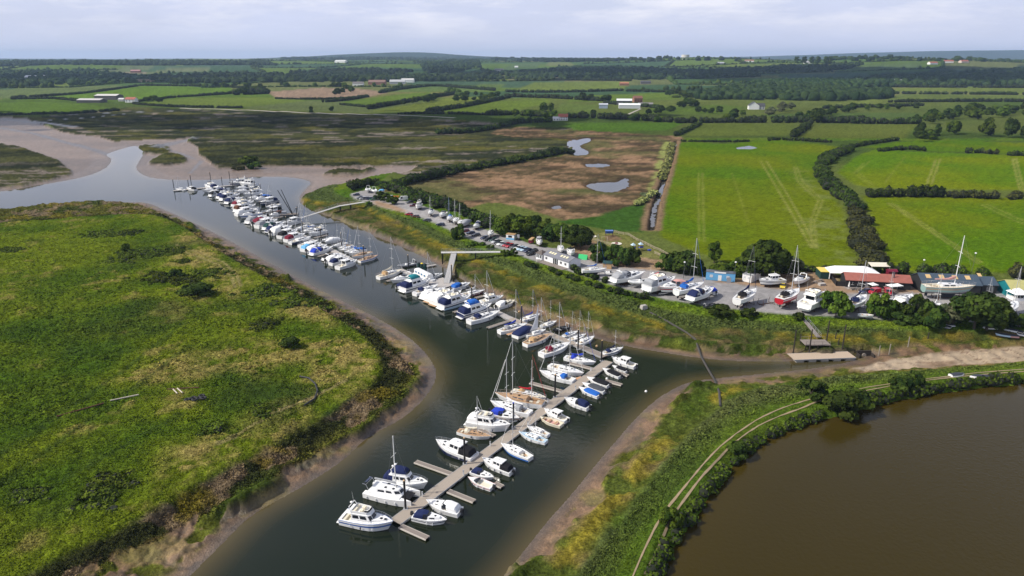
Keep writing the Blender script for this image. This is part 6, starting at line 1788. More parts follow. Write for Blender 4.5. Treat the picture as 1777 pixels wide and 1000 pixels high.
# ------------------------------------------------------------------ cars
def car_kit(key, c, L_=4.3, W=1.78, H=1.5, van=False, roofc=None):
    bd = MB()
    h = W / 2
    if van:
        prof = [(-L_ / 2, .35), (-L_ / 2, H - .05), (L_ * .18, H), (L_ * .34, 1.15), (L_ / 2 - .05, .95), (L_ / 2, .4)]
    else:
        prof = [(-L_ / 2, .35), (-L_ / 2 + .05, .88), (L_ * .22, .90), (L_ / 2 - .15, .72), (L_ / 2, .38)]
    bd.loft([[(x, -h * .97, z) for x, z in prof], [(x, -h, z * .8 + .07) if z < .5 else (x, -h * .94, z) for x, z in prof], [(x, h, z * .8 + .07) if z < .5 else (x, h * .94, z) for x, z in prof], [(x, h * .97, z) for x, z in prof]])
    P = []
    gl = MB()
    if van:
        for sg in (-1, 1): gl.face([(L_ * .05, sg * h * .985, 1.2), (L_ * .26, sg * h * .985, 1.2), (L_ * .20, sg * h * .985, H - .15), (L_ * .05, sg * h * .985, H - .15)][::sg])
        gl.face([(L_ * .335, -h * .8, 1.2), (L_ * .335, h * .8, 1.2), (L_ * .2, h * .75, H - .04), (L_ * .2, -h * .75, H - .04)])
    else:
        lo = [(-L_ / 2 + .12, -h * .88), (L_ * .20, -h * .88), (L_ * .20, h * .88), (-L_ / 2 + .12, h * .88)]
        hi = [(-L_ / 2 + .55, -h * .70), (L_ * .02, -h * .70), (L_ * .02, h * .70), (-L_ / 2 + .55, h * .70)]
        gl.frustum(lo, hi, .89, H - .05)
        bd.loft([[(x, y, H - .05) for x, y in hi], [(x * .97, y * .93, H) for x, y in hi]])
    P.append(('body', bd.mesh('body_' + key, [mat('carpaint_' + c, PAL[c], .25, .1, .05, .5, coat=.5)])))
    P.append(('windows', gl.mesh('glass_' + key, [GLASS])))
    for sg in (-1, 1):
        lt = MB(); lt.box(L_ / 2 - .12, L_ / 2 + .012, sg * h * .72 - .16, sg * h * .72 + .16, .56, .70)
        P.append(('headlight', lt.mesh('light_' + key, [mat('lamp_glass', (.7, .7, .68), .15)])))
    return P


_wh = MB(); _wh.tube((0, -.11, 0), (0, .11, 0), .33, .33, 12); _wh.tube((0, -.115, 0), (0, .115, 0), .19, .19, 8, 1)
WHEEL = _wh.mesh('wheel', [RUBBER, mat('alloy_rim', (.45, .45, .46), .35, .6)])
_CK = {}


def car(px, py, heading, c, label, van=False, cat='car', name='parked_car', H=1.5, L_=4.3, group='cars parked along the car park'):
    key = (c, van, H, L_)
    if key not in _CK: _CK[key] = car_kit('_'.join(map(str, key)), c, L_, 1.95 if van else 1.78, H, van)
    x, y = at_z(px, py, 3.9)
    r = empty(name, (x, y, gz(x, y) + .03), math.radians(heading))
    tag(r, label, cat, group)
    for p in _CK[key]: link(p[0], p[1], r)
    for sx in (-L_ * .31, L_ * .30):
        for sg in (-1, 1): link('wheel', WHEEL, r, (sx, sg * (.80 if not van else .88), .33))
    return r


car(618.5, 338.5, 185, 'navy', 'dark blue car alone at the far left of the car park')
for k, (px, py, c, d) in enumerate(((625, 344, 'black', 'black'), (630, 344.8, 'silver', 'silver'), (635.5, 345, 'darkgrey', 'dark grey'), (641.5, 345.5, 'navy', 'navy'), (648, 346.5, 'green', 'green'))):
    car(px, py, 205, c, '%s car, %s in the row beside the island bush' % (d, ORD[k]))
car(677, 342.5, 200, 'silver', 'silver car beside the orange skip'); car(711, 351.5, 215, 'darkgrey', 'dark grey car just right of the white van'); car(717, 357, 200, 'maroon', 'maroon car left of the cruiser ashore')
car(699, 346.5, 200, 'white', 'white panel van beside the orange skip', True, 'van', 'parked_van', 2.4, 5.6)
car(709.5, 372, 160, 'red', 'bright red car at the grass edge'); car(720.5, 375, 160, 'brown', 'dark brown car behind the bright red one'); car(741, 381.5, 165, 'darkgrey', 'dark grey car alone at the grass edge below yachts'); car(764.5, 390, 160, 'navy', 'navy car alone at the grass edge, pale roof mark')
ROW = [(807.5, 401.5, 'maroon', 'maroon'), (817, 405, 'navy', 'navy'), (826, 408.5, 'black', 'long black'), (841, 413.5, 'navy', 'navy'), (846, 416, 'black', 'black'), (856, 417.5, 'darkgreen', 'dark green'), (860, 420, 'silver', 'silver'), (865, 422, 'black', 'black'), (869.5, 424, 'white', 'white'),
       (875, 425, 'grey', 'grey'), (879, 426, 'red', 'crimson'), (885, 427.5, 'red', 'bright red'), (893, 429, 'darkgrey', 'dark grey'), (899, 431, 'white', 'white'), (904, 432.5, 'paleblue', 'pale blue'), (910, 434, 'paleblue', 'pale blue'), (916, 436, 'navy', 'navy'), (921, 441, 'black', 'black'), (926, 436.5, 'black', 'black')]
for k, (px, py, c, d) in enumerate(ROW):
    car(px, py, 222 if k > 2 else 190, c, '%s car, %s from the left in the long row before the office' % (d, ORD[k]))
car(1358, 497.5, 248, 'yellow', 'small yellow car beside the white motor cruisers', H=1.45, L_=3.8)
car(1501, 507, 200, 'navy', 'dark blue car before the red roofed restaurant', H=1.6); car(1517, 507.5, 205, 'red', 'red van before the white umbrellas', True, 'van', 'parked_van', 1.9, 4.4); car(1540, 508.5, 250, 'red', 'red pickup right of the red van', True, 'van', 'parked_van', 1.9, 4.2)


def simple(name, label, cat, px, py, z, rz=0.0, group=None, sc=1.0):
    x, y = at_z(px, py, z)
    r = empty(name, (x, y, gz(x, y)), math.radians(rz), sc)
    tag(r, label, cat, group)
    return r


def part(r, name, mb, m, smooth=False):
    return link(name, mb.mesh(name, m if isinstance(m, list) else [m], smooth), r)


# skip, crates, small yard things
r = simple('skip', 'orange waste skip beside the white van', 'skip', 687, 344, 3.6, -10)
mb = MB(); mb.loft([[(-1.2, -.9, 0), (1.2, -.9, 0), (1.2, .9, 0), (-1.2, .9, 0)], [(-1.9, -.95, 1.4), (1.9, -.95, 1.4), (1.9, .95, 1.4), (-1.9, .95, 1.4)], [(-1.8, -.87, 1.38), (1.8, -.87, 1.38), (1.8, .87, 1.38), (-1.8, .87, 1.38)], [(-1.1, -.8, .15), (1.1, -.8, .15), (1.1, .8, .15), (-1.1, .8, .15)]]); part(r, 'body', mb, gel('orange'))
mb = MB(); mb.blob((0, 0, 1.05), (1.4, .8, .4), 0, 9, 5); part(r, 'rubbish', mb, cloth('brown'))
r = simple('trailer_wagon', 'maroon wagon with a load of timber under the trees', 'trailer', 922, 422, 3.6, 70)
mb = MB(); mb.box(-1.3, 1.3, -.9, .9, .6, 2.0, 0, .05, .03); part(r, 'body', mb, gel('maroon')); mb = MB(); mb.box(-2.0, 2.6, -.7, .7, 2.01, 2.3); part(r, 'timber_load', mb, wood('tan'))
for sg in (-1, 1):
    mb = MB(); mb.tube((0, sg * 1.02, .35), (0, sg * .85, .35), .35, .35, 10); part(r, 'wheel', mb, RUBBER)
r = simple('green_tarpaulin', 'bright green tarpaulin over a small frame behind the office', 'tarpaulin', 1012, 449, 3.6, -20)
mb = MB(); mb.loft([[(-1.8, -1.2, 0), (1.8, -1.2, 0), (1.8, -.2, 1.8), (-1.8, -.2, 1.9), (-1.8, 1.2, .2), (1.8, 1.2, .3)][:4], [(-1.8, 1.0, 0), (1.8, 1.0, 0), (1.8, -.1, 1.85), (-1.8, -.1, 1.95)]]); part(r, 'sheet', mb, cloth('green') if 0 else mat('canvas_bright_green', (.03, .50, .16), .7))
r = simple('storage_shed', 'small sand coloured shed between office and dark bushes', 'shed', 1054, 465, 3.6, -12)
mb = MB(); mb.box(-1.6, 1.6, -1.2, 1.2, 0, 2.1); part(r, 'wall', mb, wood('tan')); mb = MB(); mb.loft([[(-1.8, -1.4, 2.1), (1.8, -1.4, 2.1), (1.8, 1.4, 2.5), (-1.8, 1.4, 2.5)], [(-1.8, -1.4, 2.2), (1.8, -1.4, 2.2), (1.8, 1.4, 2.6), (-1.8, 1.4, 2.6)]]); part(r, 'roof', mb, gel('darkgreen'))
r = simple('stone_block', 'pale concrete block lying on the grassy bank', 'block', 1117, 537, 2.4, 25)
mb = MB(); mb.box(-1.1, 1.1, -.8, .8, -.3, .9, 0, .12, .1); part(r, 'base', mb, FLOATM); mb = MB(); mb.box(-1.0, .9, -.75, .65, .905, 1.25, 0, .1, .1); part(r, 'slab', mb, FLOATM)
r = simple('steel_frame', 'empty rusty cradle frame between the racing yacht and red yacht', 'boat stand', 1331, 527, 3.6, 20)
link('frame', STM['cradle'], r)
r = simple('ladder_stack', 'stack of grey pallets by the white cruiser and brown dirt', 'pallet stack', 1426, 495, 3.6, 12)
mb = MB()
for k in range(4): mb.box(-1.1, 1.1, -.8, .8, .02 + k * .22, .02 + k * .22 + .17)
part(r, 'pallet', mb, PLANKG)


# ------------------------------------------------------------------ buildings of the yard
def frame_from(A, B, z):
    a, b = np.array(at_z(*A, z)), np.array(at_z(*B, z))
    d = b - a
    return a, b, float(np.hypot(*d)), math.atan2(d[1], d[0])


def gable(name, A, B, depth, wall_h, rise, label, wallm, roofm, z=3.6, cat='building', eave=.3, hip=False, flat=False, sky=(), skym=None, wins=(), doors=(), winm=None, doorm=None, monopitch=False):
    """long building whose front runs from A to B, ridge along its length"""
    a, b, ln, rz = frame_from(A, B, z)
    m = (a + b) / 2
    g0 = min(gz(*a), gz(*b))
    r = empty(name, (m[0], m[1], g0), rz); tag(r, label, cat)
    h = ln / 2
    mb = MB()
    if monopitch:
        mb.loft([[(-h, 0, -.3), (-h, depth, -.3), (-h, depth, wall_h + rise), (-h, 0, wall_h)], [(h, 0, -.3), (h, depth, -.3), (h, depth, wall_h + rise), (h, 0, wall_h)]])
    else:
        mb.loft([[(-h, 0, -.3), (-h, depth, -.3), (-h, depth, wall_h), (-h, depth / 2, wall_h + rise - .02), (-h, 0, wall_h)], [(h, 0, -.3), (h, depth, -.3), (h, depth, wall_h), (h, depth / 2, wall_h + rise - .02), (h, 0, wall_h)]])
    wl = part(r, 'wall', mb, wallm)
    mb = MB()
    e = eave
    if monopitch:
        mb.loft([[(-h - e, -e, wall_h + .03), (-h - e, depth + e, wall_h + rise + .05), (-h - e, depth + e, wall_h + rise + .17), (-h - e, -e, wall_h + .15)], [(h + e, -e, wall_h + .03), (h + e, depth + e, wall_h + rise + .05), (h + e, depth + e, wall_h + rise + .17), (h + e, -e, wall_h + .15)]])
    else:
        sl = rise / (depth / 2)
        lo = [(-e, wall_h - e * sl + .02), (depth / 2, wall_h + rise + .02), (depth + e, wall_h - e * sl + .02)]
        prof = [(y, z_) for y, z_ in lo] + [(y, z_ + .14) for y, z_ in lo[::-1]]
        mb.loft([[(-h - e, y, z_) for y, z_ in prof], [(h + e, y, z_) for y, z_ in prof]])
    rf = part(r, 'roof', mb, roofm)
    sl = rise / (depth if monopitch else depth / 2)
    for u, v, w_, d_ in sky:
        mb = MB()
        x0, x1, y0, y1 = -h + u * ln, -h + u * ln + w_, v, v + d_
        zz = lambda y: wall_h + y * sl + .17 + (.03 if not monopitch else 0.02)
        mb.loft([[(x0, y0, zz(y0)), (x1, y0, zz(y0)), (x1, y1, zz(y1)), (x0, y1, zz(y1))], [(x0, y0, zz(y0) + .05), (x1, y0, zz(y0) + .05), (x1, y1, zz(y1) + .05), (x0, y1, zz(y1) + .05)]])
        part(rf, 'skylight', mb, skym)
    for u, w_, z0, z1 in wins:
        mb = MB(); x0 = -h + u * ln
        mb.box(x0, x0 + w_, -.03, -.004, z0, z1); mb.box(x0 - .06, x0 + w_ + .06, -.05, -.031, z0 - .08, z0, 1); mb.box(x0 + w_ / 2 - .03, x0 + w_ / 2 + .03, -.045, -.031, z0 + .002, z1 - .002, 1)
        part(r, 'window', mb, [winm or GLASS, gel('white')])
    for u, w_, z1 in doors:
        mb = MB(); x0 = -h + u * ln
        mb.box(x0, x0 + w_, -.04, -.004, .02, z1)
        part(r, 'door', mb, doorm or gel('white'))
    return r, ln


CLAD = mat('white_cladding', (.74, .75, .77), .55, 0, .06, 1.0)
GREYR = mat('grey_felt_roof', (.17, .175, .20), .8, 0, .2, 1.2)
TILE = mat('red_tin_roof', (.30, .10, .075), .7, 0, .3, .8)
SLATE = mat('blue_grey_tin_roof', (.050, .075, .105), .6, 0, .25, .7)
BLACKW = mat('black_boarding', (.014, .014, .016), .75, 0, .3, 3.0)
SKYL = mat('cream_rooflight', (.72, .66, .44), .4, 0, .1, 1.0)
TANL = mat('tan_rooflight', (.58, .40, .19), .5, 0, .15, 1.0)
office, ln = gable('marina_office', (944, 452.5), (986.5, 466.5), 6.4, 2.7, 1.25, 'white single storey office with grey roof and cream rooflights', CLAD, GREYR, sky=[(.10, 1.2, .9, 1.1), (.20, 1.2, .9, 1.1), (.30, 1.2, .9, 1.1), (.56, 1.2, .9, 1.1), (.67, 1.2, .9, 1.1), (.78, 1.2, .9, 1.1)], skym=SKYL,
                   wins=[(.06, 1.1, 1.0, 1.9), (.66, 1.0, 1.0, 1.9), (.84, 1.0, 1.0, 1.9)], doors=())
for x in (.38, .45, .52):
    mb = MB(); x0 = -ln / 2 + x * ln; mb.box(x0, x0 + .75, -.05, -.004, .1, 2.3); mb.box(x0 - .05, x0, -.06, -.002, .1, 2.35, 1)
    part(office, 'glazed_door', mb, [GLASS, gel('white')])
mb = MB(); mb.box(-ln / 2 - .5, ln / 2, -3.2, -.06, .05, .22); part(office, 'terrace', mb, PLANKD)
r = simple('conservatory', 'small white glazed pavilion with pyramid roof at the office end', 'conservatory', 940.5, 449.5, 3.6, math.degrees(office.rotation_euler.z))
mb = MB(); mb.box(-1.7, 1.7, -1.7, 1.7, 0, 2.5); part(r, 'wall', mb, CLAD); mb = MB(); mb.loft([[(-2, -2, 2.505), (2, -2, 2.505), (2, 2, 2.505), (-2, 2, 2.505)], [(-.05, -.05, 3.9), (.05, -.05, 3.9), (.05, .05, 3.9), (-.05, .05, 3.9)]]); part(r, 'roof', mb, mat('brown_roof', (.10, .08, .07), .7))
for x in (-1.4, -.3, .8):
    mb = MB(); mb.box(x, x + .7, -1.73, -1.704, .9, 2.2); part(r, 'window', mb, GLASS)
r = simple('picnic_table', 'grey picnic table on the small terrace left of the office', 'table', 934, 453, 3.6, 20)
mb = MB(); mb.box(-.9, .9, -.4, .4, .7, .76); part(r, 'tabletop', mb, PLANKG)
for sg in (-1, 1):
    mb = MB(); mb.box(-.9, .9, min(sg * .6, sg * .85), max(sg * .6, sg * .85), .42, .47); part(r, 'seat', mb, PLANKG)
for x in (-.6, .6):
    mb = MB(); mb.box(x - .05, x + .05, -.75, .75, .02, .42); part(r, 'leg', mb, PLANKG)

rest, ln = gable('restaurant', (1467, 497.5), (1580, 503.5), 7.0, 2.6, 1.7, 'long black boarded restaurant with red tin roof', BLACKW, TILE, wins=[(.08, 1.0, 1.0, 2.0), (.18, 1.6, 1.0, 2.0), (.40, 1.2, 1.0, 2.0), (.58, 1.2, 1.0, 2.0), (.78, 1.6, 1.0, 2.0)], doors=[(.30, .95, 2.1), (.68, .95, 2.1)], doorm=gel('grey'))
mb = MB(); mb.tube((ln * .25, 2.0, 3.0), (ln * .25, 2.0, 5.6), .2, .2, 8); part(rest, 'chimney', mb, gel('darkgrey'))
r = simple('marquee', 'large white marquee roof behind the red roofed restaurant', 'marquee', 1476, 481, 3.6, -4)
mb = MB(); mb.loft([[(-9, -3.5, 2.3), (9, -3.5, 2.3), (9, 3.5, 2.3), (-9, 3.5, 2.3)], [(-6, -.6, 4.0), (5, -.6, 4.0), (5, .6, 4.0), (-6, .6, 4.0)]]); part(r, 'canopy', mb, mat('marquee_cloth', (.8, .8, .8), .7, 0, .04))
for x in (-8.8, 0, 8.8):
    for y in (-3.3, 3.3):
        mb = MB(); mb.tube((x, y, 0), (x, y, 2.35), .08, .08, 5); part(r, 'pole', mb, gel('white'))
mb = MB(); mb.box(-8.9, -8.85, -3.3, 3.3, .02, 2.25); part(r, 'side_wall', mb, mat('marquee_cloth', (.8, .8, .8)))
r = simple('awning', 'flat cream awning on posts behind the restaurant', 'awning', 1523, 474, 3.6, -4)
mb = MB(); mb.loft([[(-3.4, -1.8, 3.4), (3.4, -1.8, 3.4), (3.4, 1.8, 4.0), (-3.4, 1.8, 4.0)], [(-3.4, -1.8, 3.5), (3.4, -1.8, 3.5), (3.4, 1.8, 4.1), (-3.4, 1.8, 4.1)]]); part(r, 'roof', mb, gel('cream'))
for x in (-3.2, 3.2):
    for y in (-1.7, 1.7):
        mb = MB(); mb.tube((x, y, 0), (x, y, 3.7), .07, .07, 5); part(r, 'post', mb, gel('white'))
r = simple('garden_shed', 'small dark red hut behind the restaurant roof', 'shed', 1546, 480, 3.6, -5)
mb = MB(); mb.box(-1.5, 1.5, -1.2, 1.2, 0, 2.2); part(r, 'wall', mb, gel('maroon')); mb = MB(); mb.loft([[(-1.7, -1.4, 2.205), (1.7, -1.4, 2.205), (1.7, 1.4, 2.205), (-1.7, 1.4, 2.205)], [(-1.7, -.1, 2.9), (1.7, -.1, 2.9), (1.7, .1, 2.9), (-1.7, .1, 2.9)]]); part(r, 'roof', mb, gel('maroon'))
shed, ln = gable('boat_shed', (1598.5, 508), (1700, 512), 9.5, 3.4, 2.3, 'long boat shed with blue grey roof and tan rooflights', BLACKW, SLATE, sky=[(.10, 2.3, 1.6, 1.7), (.33, 2.3, 1.6, 1.7), (.56, 2.3, 1.6, 1.7), (.78, 2.3, 1.6, 1.7)], skym=TANL, doors=[(.12, 2.6, 2.8), (.6, 2.6, 2.8)], doorm=gel('darkgrey'))
gable('boat_shed', (1702, 508.5), (1729, 509.5), 8.5, 3.0, 1.7, 'shorter shed with blue grey roof and one wide tan rooflight', BLACKW, SLATE, sky=[(.05, 4.0, 1.2, 1.6)], skym=TANL, doors=[(.3, 2.4, 2.5)], doorm=gel('darkgrey'))
hut, ln = gable('workshop', (1752, 517), (1830, 520), 9.0, 3.0, 2.0, 'teal workshop with pale yellow green roof at the right edge', gel('teal'), mat('yellow_green_roof', (.40, .38, .15), .7, 0, .15, .8))
r = simple('gazebo', 'white gazebo with pointed roof before the teal workshop', 'gazebo', 1764, 519, 3.6, 0)
mb = MB(); mb.box(-2.1, 2.1, -2.1, 2.1, 0, 1.0); part(r, 'side_panel', mb, gel('white'))
for x in (-2.05, 2.05):
    for y in (-2.05, 2.05):
        mb = MB(); mb.tube((x, y, 1.0), (x, y, 2.4), .09, .09, 5); part(r, 'post', mb, gel('white'))
mb = MB(); mb.loft([[(-2.5, -2.5, 2.3), (2.5, -2.5, 2.3), (2.5, 2.5, 2.3), (-2.5, 2.5, 2.3)], [(-.1, -.1, 4.0), (.1, -.1, 4.0), (.1, .1, 4.0), (-.1, .1, 4.0)]]); part(r, 'roof', mb, gel('white'))
for x in (-1.5, -.3, .9):
    mb = MB(); mb.box(x, x + .85, -2.08, -2.04, 1.15, 2.1); part(r, 'window', mb, GLASS)


def container(A, B, depth, h, label, c, wins=(), doors=(), trim='darkgrey', sign=None, name='shipping_container'):
    a, b, ln, rz = frame_from(A, B, 3.6)
    m = (a + b) / 2
    r = empty(name, (m[0], m[1], min(gz(*a), gz(*b)) + .12), rz); tag(r, label, 'container')
    mb = MB(); hh = ln / 2
    mb.box(-hh, hh, 0, depth, 0, h)
    n = int(ln / .35)
    for i in range(n):
        x = -hh + (i + .25) * ln / n
        mb.box(x, x + ln / n * .5, -.035, -.001, .12, h - .12)
    part(r, 'body', mb, mat('steel_' + c, PAL[c], .5, 0, .12, .6))
    mb = MB(); mb.box(-hh - .08, hh + .08, -.1, depth + .08, h + .003, h + .12); part(r, 'roof', mb, gel(trim))
    for u, w_, z0, z1 in wins:
        mb = MB(); x0 = -hh + u * ln; mb.box(x0, x0 + w_, -.075, -.037, z0, z1); part(r, 'window', mb, mat('barred_window', (.55, .57, .6), .3))
    for u, w_ in doors:
        mb = MB(); x0 = -hh + u * ln; mb.box(x0, x0 + w_, -.08, -.037, .05, 2.1); part(r, 'door', mb, gel('white'))
    if sign:
        mb = MB(); mb.box(-hh + sign[0] * ln, -hh + sign[1] * ln, -.14, -.101, h - .15, h + .38); part(r, 'sign', mb, gel('white'))
    return r


container((1224.5, 485.5), (1275, 490), 3.0, 3.0, 'bright blue cabin container with white door and windows', 'lightblue', [(.13, 1.1, 1.1, 2.1), (.70, 1.1, 1.1, 2.1)], [(.42, 1.2)], 'darkgrey', (.28, .68), 'site_cabin')
r = simple('notice_board', 'grey board leaning before the blue cabin', 'board', 1264.5, 490.5, 3.6, 5)
mb = MB(); mb.loft([[(-.8, -.3, 0), (.8, -.3, 0), (.8, -.22, 0), (-.8, -.22, 0)], [(-.8, .15, 1.9), (.8, .15, 1.9), (.8, .23, 1.9), (-.8, .23, 1.9)]]); part(r, 'panel', mb, gel('grey'))
container((1287.5, 488), (1303, 491.5), 7.5, 2.7, 'white steel container with two round portholes under the big tree', 'white', [(.15, .7, 1.3, 2.0), (.6, .7, 1.3, 2.0)], [], 'grey')
container((1423, 484), (1437, 484.5), 6.0, 2.6, 'old dark green container with yellowed roof beside black fence', 'darkgreen', [], [], 'yellow')
r = simple('kiosk', 'small white and blue kiosk at the foot of the car park trees', 'kiosk', 887, 415.5, 3.6, -22)
mb = MB(); mb.box(-1.9, 1.9, -1.3, 1.3, .02, 2.5); part(r, 'wall', mb, gel('white')); mb = MB(); mb.box(-2.05, 2.05, -1.45, 1.45, 2.505, 2.65); part(r, 'roof', mb, gel('tan'))
mb = MB(); mb.box(-1.85, 1.85, -1.34, -1.304, .2, 1.0); part(r, 'blue_panel', mb, gel('lightblue')); mb = MB(); mb.box(-.9, .9, -1.34, -1.304, 1.2, 2.1); part(r, 'hatch', mb, GLASS)
r = simple('ticket_machine', 'grey upright bin beside the white and blue kiosk', 'bin', 899, 417, 3.6, -22)
mb = MB(); mb.box(-.7, .7, -.6, .6, .02, 1.1); part(r, 'base', mb, gel('black')); mb = MB(); mb.box(-.6, .6, .1, .5, 1.1, 2.6); part(r, 'panel', mb, gel('grey'))


def parasol(px, py, label, closed=False):
    r = simple('parasol', label, 'parasol', px, py, 3.6, 15, 'white parasols before the restaurant')
    mb = MB(); mb.tube((0, 0, 0), (0, 0, 2.6), .045, .045, 5); part(r, 'pole', mb, gel('white'))
    mb = MB()
    if closed: mb.tube((0, 0, .9), (0, 0, 2.7), .32, .08, 8)
    else: mb.loft([[(1.9 * math.cos(k), 1.9 * math.sin(k), 2.1) for k in np.linspace(0, 2 * math.pi, 5)[:-1] + .78], [(.05 * math.cos(k), .05 * math.sin(k), 2.75) for k in np.linspace(0, 2 * math.pi, 5)[:-1] + .78]])
    part(r, 'canopy', mb, cloth('white'))
    mb = MB(); mb.box(-.35, .35, -.35, .35, 0, .1); part(r, 'base', mb, FLOATM)


parasol(1513.5, 503, 'open white parasol in front of the restaurant door'); parasol(1545.5, 505.5, 'open white parasol, left of the touching pair'); parasol(1556, 504.5, 'open white parasol, right of the touching pair'); parasol(1472.5, 501, 'closed white parasol at the left restaurant corner', True)
for k, (px, py, lab) in enumerate(((1480, 502.5, 'dark picnic table beside the closed parasol'), (1490, 503, 'dark picnic table left of the dark blue car'), (1505, 501.5, 'dark picnic table behind the blue car'), (1552, 508, 'dark picnic table below the pair of parasols'), (1424, 488, 'picnic table on the brown dirt by the green container'), (1415, 490, 'bench table on brown dirt near the white cruiser'))):
    r = simple('picnic_table', lab, 'table', px, py, 3.6, 10 * k, 'picnic tables in the yard')
    mb = MB(); mb.box(-.9, .9, -.4, .4, .7, .76); part(r, 'tabletop', mb, PLANKD)
    for sg in (-1, 1):
        mb = MB(); mb.box(-.9, .9, min(sg * .6, sg * .85), max(sg * .6, sg * .85), .42, .47); part(r, 'seat', mb, PLANKD)
    for x in (-.6, .6):
        mb = MB(); mb.box(x - .05, x + .05, -.75, .75, .02, .42); mb.box(x - .05, x + .05, -.3, .3, .42, .7); part(r, 'leg', mb, PLANKD)


def fence(name, pts, h, label, m, z=3.6, rails=(.5, 1.0), gap=2.4, solid=False):
    P = [np.array(at_z(a, b, z)) for a, b in pts]
    r = empty(name, (P[0][0], P[0][1], gz(*P[0]))); tag(r, label, 'fence')
    o = Vector(r.location)
    mr_, mp_ = MB(), MB()
    for a, c in zip(P[:-1], P[1:]):
        n = max(1, int(np.hypot(*(c - a)) / gap))
        qs = [a + (c - a) * i / n for i in range(n + 1)]
        vs_ = [Vector((q[0], q[1], gz(*q))) - o for q in qs]
        for v in vs_: mp_.box(v.x - .07, v.x + .07, v.y - .07, v.y + .07, v.z - .2, v.z + h + .1)
        for u, v in zip(vs_[:-1], vs_[1:]):
            if solid: mr_.loft([[u, u + Vector((0, 0, h)), u + Vector((.05, .05, h)), u + Vector((.05, .05, 0))], [v, v + Vector((0, 0, h)), v + Vector((.05, .05, h)), v + Vector((.05, .05, 0))]])
            else:
                for f in rails: mr_.tube(u + Vector((0, 0, h * f)), v + Vector((0, 0, h * f)), .06, .06, 4)
    part(r, 'panel' if solid else 'rail', mr_, m); part(r, 'post', mp_, m)


TIMB = mat('pale_fence_timber', (.42, .35, .26), .85, 0, .25, 2.0)
fence('rail_fence', [(1017, 412), (1045, 420), (1075, 430), (1095, 441)], 1.2, 'wooden rail fence along the near side of the playground', TIMB, rails=(.35, .7, 1.0))
fence('rail_fence', [(1066, 402), (1090, 407), (1110, 418), (1140, 432), (1174, 450)], 1.2, 'wooden rail fence along the ditch side of playground', TIMB, rails=(.35, .7, 1.0))
fence('rail_fence', [(1136, 438), (1156, 448)], 1.1, 'short pale rail fence at the playground corner', TIMB, rails=(.35, .7, 1.0))
fence('board_fence', [(1436, 474), (1443, 486), (1451, 496), (1468, 497)], 1.8, 'black board fence beside the white marquee', BLACKW, solid=True)

# playground
r = simple('climbing_tower', 'blue and grey climbing tower with two turrets on the playground', 'play tower', 1105, 433, 3.6, 20)
for x in (-1.8, 1.8):
    mb = MB()
    for dx in (-.7, .7):
        for dy in (-.7, .7): mb.tube((x + dx, dy, 0), (x + dx, dy, 2.6), .08, .08, 5)
    part(r, 'post', mb, wood('brown')); mb = MB(); mb.box(x - .8, x + .8, -.8, .8, 1.2, 1.32); mb.box(x - .8, x + .8, -.85, -.80, 1.33, 2.0); part(r, 'platform', mb, gel('royal'))
    mb = MB(); mb.loft([[(x - .9, -.9, 2.6), (x + .9, -.9, 2.6), (x + .9, .9, 2.6), (x - .9, .9, 2.6)], [(x - .05, -.05, 3.5), (x + .05, -.05, 3.5), (x + .05, .05, 3.5), (x - .05, .05, 3.5)]]); part(r, 'turret_roof', mb, gel('paleblue'))
mb = MB(); mb.loft([[(2.6, -.4, 1.25), (2.6, .4, 1.25), (2.6, .4, 1.32), (2.6, -.4, 1.32)], [(4.6, -.4, .15), (4.6, .4, .15), (4.6, .4, .22), (4.6, -.4, .22)]]); part(r, 'slide', mb, gel('royal'))
r = simple('play_frame', 'blue roofed play frame at the back of the playground', 'play frame', 1057, 408, 3.6, 0)
mb = MB()
for x in (-1.6, 1.6):
    for y in (-1, 1): mb.tube((x, y, 0), (x, y, 2.4), .08, .08, 5)
part(r, 'post', mb, wood('brown')); mb = MB(); mb.box(-1.8, 1.8, -1.2, 1.2, 2.405, 2.6); mb.box(-1.8, 1.8, -.05, .05, 1.2, 2.4); part(r, 'roof', mb, gel('blue'))
r = simple('swing', 'wooden swing frame with a red seat on the playground', 'swing', 1049, 417, 3.6, 10)
for x in (-1.3, 1.3):
    mb = MB(); mb.tube((x, -.9, 0), (x, 0, 2.3), .07, .07, 5); mb.tube((x, .9, 0), (x, 0, 2.3), .07, .07, 5); part(r, 'leg', mb, TIMB)
mb = MB(); mb.tube((-1.4, 0, 2.3), (1.4, 0, 2.3), .07, .07, 5); part(r, 'crossbar', mb, TIMB); mb = MB(); mb.box(-.35, .35, -.2, .2, .5, .56); mb.tube((-.3, 0, .5), (-.3, 0, 2.25), .02, .02, 4); mb.tube((.3, 0, .5), (.3, 0, 2.25), .02, .02, 4); part(r, 'seat', mb, gel('red'))
for px, py, lab in ((1026.5, 408, 'round white roundabout disc behind the tall mast'), (1070, 421.5, 'round white roundabout disc in the middle of the playground')):
    r = simple('roundabout', lab, 'roundabout', px, py, 3.6, 0)
    mb = MB(); mb.tube((0, 0, .05), (0, 0, .18), 2.3, 2.3, 18); part(r, 'disc', mb, gel('cream')); mb = MB(); mb.tube((0, 0, .18), (0, 0, .7), .7, .5, 10); part(r, 'hub', mb, gel('maroon'))
r = simple('spring_rocker', 'small blue spring rider at the right end of the playground', 'spring rider', 1127, 434.5, 3.6, 0)
mb = MB(); mb.blob((0, 0, .8), (.9, .35, .45), 0, 8, 5); part(r, 'body', mb, gel('royal')); mb = MB(); mb.tube((0, 0, 0), (0, 0, .5), .15, .15, 6); part(r, 'spring', mb, gel('grey'))

